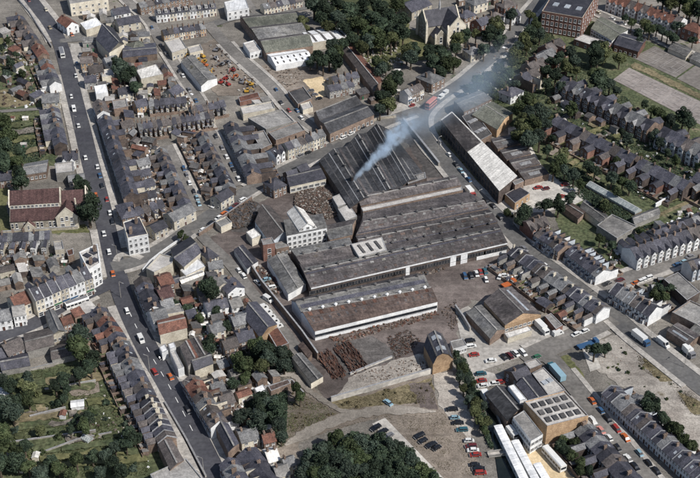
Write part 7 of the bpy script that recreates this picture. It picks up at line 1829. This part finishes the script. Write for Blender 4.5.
# ================================================================== HEAPS AND SCRAP
rubbish('scrap_heap', [(296, 194), (318, 186), (336, 196), (342, 214), (328, 220), (306, 212), (294, 206)], 3600, (.2, .7), ('scrap', 'scrap', 'wood_dark', 'brick', 'scrap', 'rust', 'concrete'), .7, 1.6, 3, 1.6)
for i, poly in enumerate([[(335, 352), (341, 347), (358, 368), (352, 373)], [(344, 347), (350, 344), (366, 364), (360, 369)], [(318, 358), (323, 355), (338, 374), (333, 378)], [(326, 356), (331, 353), (345, 373), (340, 377)]]):
    rubbish('rusty_bar_stack', poly, 170, (.22, .4), ('rust', 'rust', 'brick_dark'), 1, .9, 20 + i, 14, heading(poly[0], poly[3]))
rubbish('yard_scrap', [(386, 338), (408, 330), (420, 340), (412, 352), (396, 360)], 420, (.15, .6), ('scrap', 'rust', 'dirt_dark_shade', 'wood_dark'), .5, .3, 5, 1.5)
rubbish('yard_scrap', [(330, 338), (436, 310), (440, 316), (338, 344)], 260, (.3, 1.1), ('rust', 'scrap', 'wood_dark'), .6, 0, 6)
rubbish('yard_scrap', [(440, 310), (456, 300), (462, 316), (452, 332)], 160, (.2, .7), ('scrap', 'brick', 'wood_dark'), .5, 0, 7)
rubbish('yard_scrap', [(405, 272), (440, 262), (444, 270), (424, 276)], 120, (.4, 1.6), ('wood_dark', 'scrap', 'felt_dark'), .6, 0, 8)
rubbish('yard_scrap', [(464, 256), (486, 250), (488, 254), (466, 260)], 150, (.3, 1.0), ('rust', 'wood_dark'), .8, 0, 9)
rubbish('yard_scrap', [(352, 378), (396, 361), (428, 358), (430, 368), (380, 384)], 260, (.15, .7), ('scrap', 'wood_dark', 'brick', 'concrete'), .5, 0, 31)
rubbish('coal_heaps', [(228, 216), (252, 202), (260, 208), (250, 226), (234, 230)], 900, (.4, 1.5), ('felt_dark', 'dirt_dark_shade', 'wood_dark'), .8, 1.6, 10)
rubbish('yard_scrap', [(248, 268), (262, 265), (284, 292), (270, 300)], 130, (.4, 1.4), ('scrap', 'concrete', 'wood_dark', 'rust'), .7, 0, 11)
rubbish('plant_yard_clutter', [(210, 46), (228, 54), (262, 88), (240, 96), (212, 80), (206, 62)], 90, (.3, 1.6), ('scrap', 'concrete', 'wood_dark', 'felt'), .8, 0, 12)
rubbish('builders_rubble', [(264, 68), (300, 62), (304, 80), (290, 88), (276, 84)], 260, (.2, .9), ('scrap', 'brick', 'concrete', 'wood_dark'), .5, 0, 13)
rubbish('garden_clutter', [(500, 256), (520, 258), (545, 285), (530, 292), (508, 276)], 160, (.5, 2.0), ('concrete_pale', 'white_paint', 'scrap', 'wood_dark'), .6, 0, 14)
rubbish('demolition_rubble', [(584, 350), (630, 336), (660, 362), (640, 388), (606, 372)], 260, (.15, .6), ('concrete', 'rubble', 'brick'), .4, 0, 15)
rubbish('yard_clutter', [(150, 160), (120, 128), (152, 130), (176, 190), (160, 200), (146, 190)], 700, (.3, 1.3), ('white_paint', 'concrete', 'scrap', 'wood_dark', 'brick', 'slate'), .8, 0, 16)
rubbish('yard_clutter', [(176, 138), (196, 140), (220, 190), (206, 196)], 420, (.3, 1.2), ('white_paint', 'concrete', 'scrap', 'wood_dark', 'brick', 'slate'), .8, 0, 17)
rubbish('yard_clutter', [(190, 300), (232, 285), (262, 345), (220, 365), (200, 350)], 360, (.4, 1.6), ('concrete', 'scrap', 'wood_dark', 'brick', 'white_paint'), .6, 0, 18)
rubbish('yard_clutter', [(205, 368), (262, 372), (290, 382), (262, 396), (242, 405), (262, 442), (250, 446)], 320, (.4, 1.6), ('concrete', 'scrap', 'wood_dark', 'brick', 'white_paint'), .6, 0, 19)
rubbish('yard_clutter', [(84, 82), (130, 76), (190, 90), (196, 108), (140, 118), (110, 115)], 320, (.4, 1.8), ('concrete', 'scrap', 'wood_dark', 'brick', 'white_paint'), .7, 0, 20)
rubbish('garden_clutter', [(0, 30), (20, 30), (48, 80), (46, 108), (0, 108)], 200, (.4, 1.8), ('concrete', 'scrap', 'wood_dark', 'brick', 'white_paint'), .6, 0, 21)
rubbish('garden_clutter', [(545, 90), (590, 100), (650, 140), (700, 160), (700, 195), (640, 200), (560, 150)], 260, (.4, 1.6), ('concrete', 'scrap', 'wood_dark', 'brick', 'white_paint'), .6, 0, 22)
rubbish('garden_clutter', [(600, 240), (660, 226), (712, 204), (712, 222), (640, 246), (618, 272)], 200, (.4, 1.5), ('concrete', 'scrap', 'wood_dark', 'white_paint'), .6, 0, 23)
rubbish('garden_clutter', [(455, 95), (530, 18), (545, 28), (500, 100)], 120, (.4, 1.6), ('concrete', 'white_paint', 'brick'), .6, 0, 24)
rubbish('garden_clutter', [(60, 385), (112, 372), (142, 430), (150, 470), (100, 440)], 90, (.2, .9), ('concrete', 'white_paint', 'scrap', 'wood_dark'), .6, 0, 25)
rubbish('garden_clutter', [(0, 262), (74, 252), (78, 262), (30, 280), (0, 290)], 140, (.3, 1.4), ('concrete', 'white_paint', 'scrap', 'wood_dark'), .6, 0, 26)
rubbish('garden_clutter', [(66, 316), (92, 310), (108, 345), (90, 345), (70, 338)], 120, (.3, 1.4), ('concrete', 'white_paint', 'brick', 'wood_dark'), .6, 0, 27)
rubbish('churchyard_gravestones', [(356, 56), (374, 46), (398, 42), (402, 62), (376, 80)], 130, (.4, .9), ('concrete_pale', 'stone'), 1.4, 0, 28)
greenhouse('small glass greenhouse in the lower left gardens', (83, 434), (90, 438), 2.6, 1.4, 2.2)
gshed('white-roofed shed in the lower left gardens', W((78, 407)), .2, 2.2, 'white_paint', 'sheet_white')
gshed('long pale shed at left edge of the gardens', W((2, 395)), .3, 2.6, 'cream', 'sheet_white')
for ds, pts in (('pale garden wall with beds in lower left gardens', [(30, 418), (66, 409)]), ('second pale garden wall in lower left gardens', [(10, 444), (96, 432)]), ('long pale path-side wall in lower left gardens', [(45, 391), (96, 382)]),
                ('lowest garden wall in lower left gardens', [(40, 455), (78, 441), (112, 434)]), ('boundary wall under the grey workshops', [(0, 375), (34, 370), (74, 360)])):
    wallrun(ds, pts, 1.1, .35, 'concrete', 'garden_wall')

# ================================================================== SMOKE
def smoke(name, p0, z0, p1, z1, r0, r1, density, nscale, warp, thr, soft, col, fade=.35):
    """straight plume domain; density falls off from a wandering core and breaks up into wisps"""
    A, B_ = W(p0, z0), W(p1, z1); d = B_ - A; L = d.length
    b = MB(); n = 14; k = 2.1
    a = [(math.cos(2 * math.pi * i / n), math.sin(2 * math.pi * i / n)) for i in range(n)]
    xs = [0, .12, .3, .6, .9, 1.0]
    ring = [[(L * t, c * k * (r0 + (r1 - r0) * t), q * k * (r0 + (r1 - r0) * t)) for c, q in a] for t in xs]
    v = [p for r_ in ring for p in r_]; f = []
    for i in range(len(xs) - 1):
        for j in range(n): f.append((i * n + j, i * n + (j + 1) % n, (i + 1) * n + (j + 1) % n, (i + 1) * n + j))
    f.append(tuple(range(n))[::-1]); f.append(tuple((len(xs) - 1) * n + j for j in range(n)))
    me = bpy.data.meshes.new(name); me.from_pydata(v, [], f); me.update()
    bm = bmesh.new(); bm.from_mesh(me); bmesh.ops.recalc_face_normals(bm, faces=bm.faces); bm.to_mesh(me); bm.free()
    m = bpy.data.materials.new(name); m.use_nodes = True; nt = m.node_tree; N = nt.nodes; Lk = nt.links
    N.remove(N['Principled BSDF'])
    v_ = N.new('ShaderNodeVolumePrincipled'); v_.inputs['Color'].default_value = (*col, 1); v_.inputs['Anisotropy'].default_value = .15
    def math_(op, x, y=None):
        q = N.new('ShaderNodeMath'); q.operation = op
        for i, w_ in enumerate((x, y)):
            if w_ is None: continue
            if isinstance(w_, (int, float)): q.inputs[i].default_value = w_
            else: Lk.new(w_, q.inputs[i])
        return q.outputs[0]
    tc = N.new('ShaderNodeTexCoord'); P = tc.outputs['Object']
    def noise(scale, det):
        q = N.new('ShaderNodeTexNoise'); q.inputs['Scale'].default_value = scale; q.inputs['Detail'].default_value = det; q.inputs['Roughness'].default_value = .6
        Lk.new(P, q.inputs['Vector']); return q
    sx = N.new('ShaderNodeSeparateXYZ'); Lk.new(P, sx.inputs[0])
    t = math_('DIVIDE', sx.outputs[0], L)
    rad = math_('ADD', math_('MULTIPLY', t, r1 - r0), r0)
    w1 = noise(nscale * .45, 3); sc = N.new('ShaderNodeSeparateColor'); Lk.new(w1.outputs['Color'], sc.inputs[0])
    yy = math_('ADD', sx.outputs[1], math_('MULTIPLY', math_('MULTIPLY', math_('SUBTRACT', sc.outputs[0], .5), warp), rad))
    zz = math_('ADD', sx.outputs[2], math_('MULTIPLY', math_('MULTIPLY', math_('SUBTRACT', sc.outputs[1], .5), warp), rad))
    rr = math_('DIVIDE', math_('SQRT', math_('ADD', math_('MULTIPLY', yy, yy), math_('MULTIPLY', zz, zz))), rad)
    core = math_('MAXIMUM', math_('SUBTRACT', 1.0, rr), 0.0)
    n2 = noise(nscale, 6)
    mr = N.new('ShaderNodeMapRange'); mr.interpolation_type = 'SMOOTHSTEP'
    mr.inputs['From Min'].default_value = thr; mr.inputs['From Max'].default_value = thr + soft
    Lk.new(math_('ADD', n2.outputs['Fac'], math_('MULTIPLY', core, .22)), mr.inputs['Value'])
    fo = N.new('ShaderNodeMapRange'); fo.inputs['From Min'].default_value = fade; fo.inputs['From Max'].default_value = 1.0; fo.inputs['To Min'].default_value = 1; fo.inputs['To Max'].default_value = 0
    Lk.new(t, fo.inputs['Value'])
    fi = N.new('ShaderNodeMapRange'); fi.inputs['From Min'].default_value = 0; fi.inputs['From Max'].default_value = .06 if r0 < 2 else .3; Lk.new(t, fi.inputs['Value'])
    dn = math_('MULTIPLY', math_('MULTIPLY', math_('MULTIPLY', core, mr.outputs[0]), math_('MULTIPLY', fo.outputs[0], fi.outputs[0])), density)
    Lk.new(dn, v_.inputs['Density']); Lk.new(v_.outputs[0], N['Material Output'].inputs['Volume'])
    me.materials.append(m)
    o = bpy.data.objects.new(name, me); C.objects.link(o); o['kind'] = 'stuff'
    o.location = A; o.rotation_mode = 'QUATERNION'; o.rotation_quaternion = d.to_track_quat('X', 'Z')
    return o
smoke('smoke_plume', (352, 182), 10, (418, 112), 28, .8, 7.5, 1.15, .30, 1.8, .49, .22, (.76, .88, 1.0), .12)
smoke('smoke_drift', (384, 152), 18, (520, 50), 44, 6, 17, .045, .06, 1.3, .40, .30, (.70, .85, 1.0), .6)
ps = W((352, 183), 6.5)
stk = emp('chimney_stack', (ps.x, ps.y, 6.5), 0, 'short dark flue stack smoking on the black foundry roof', 'chimney')
b = MB(); b.cyl(0, 0, -1, 3.6, .75, 10, r1=.6); part('flue', b.mesh('flue'), 'brick_dark', stk)
b = MB(); b.cyl(0, 0, 3.3, 3.75, .85, 10); part('rim', b.mesh('rim'), 'felt_dark', stk)

# ================================================================== LABELS: tell look-alikes apart by their place in the picture
ORD = ['first', 'second', 'third', 'fourth', 'fifth', 'sixth', 'seventh', 'eighth', 'ninth', 'tenth', 'eleventh', 'twelfth', 'thirteenth', 'fourteenth', 'fifteenth', 'sixteenth', 'seventeenth', 'eighteenth', 'nineteenth']
TEN = {2: ('twentieth', 'twenty'), 3: ('thirtieth', 'thirty'), 4: ('fortieth', 'forty'), 5: ('fiftieth', 'fifty'), 6: ('sixtieth', 'sixty'), 7: ('seventieth', 'seventy')}
def ordw(n):
    if n <= 19: return ORD[n - 1]
    t, u = divmod(n, 10)
    return TEN[t][0] if u == 0 else TEN[t][1] + '-' + ORD[u - 1]
for desc, lst in REG.items():
    if len(lst) == 1:
        lst[0]['label'] = desc; continue
    pr = [(proj(o.location), o) for o in lst]
    xs = [p[0][0] for p in pr]; ys = [p[0][1] for p in pr]
    hor = (max(xs) - min(xs)) >= .75 * (max(ys) - min(ys))
    pr.sort(key=lambda q: q[0][0] if hor else q[0][1])
    for k, (p, o) in enumerate(pr):
        o['label'] = '%s, %s from the %s' % (desc, ordw(k + 1), 'left' if hor else 'top')
for o in ALL:
    if '_n' in o: del o['_n']
for desc, lst in REG.items():
    if len(lst) == 1 and 'group' in lst[0]:
        pass
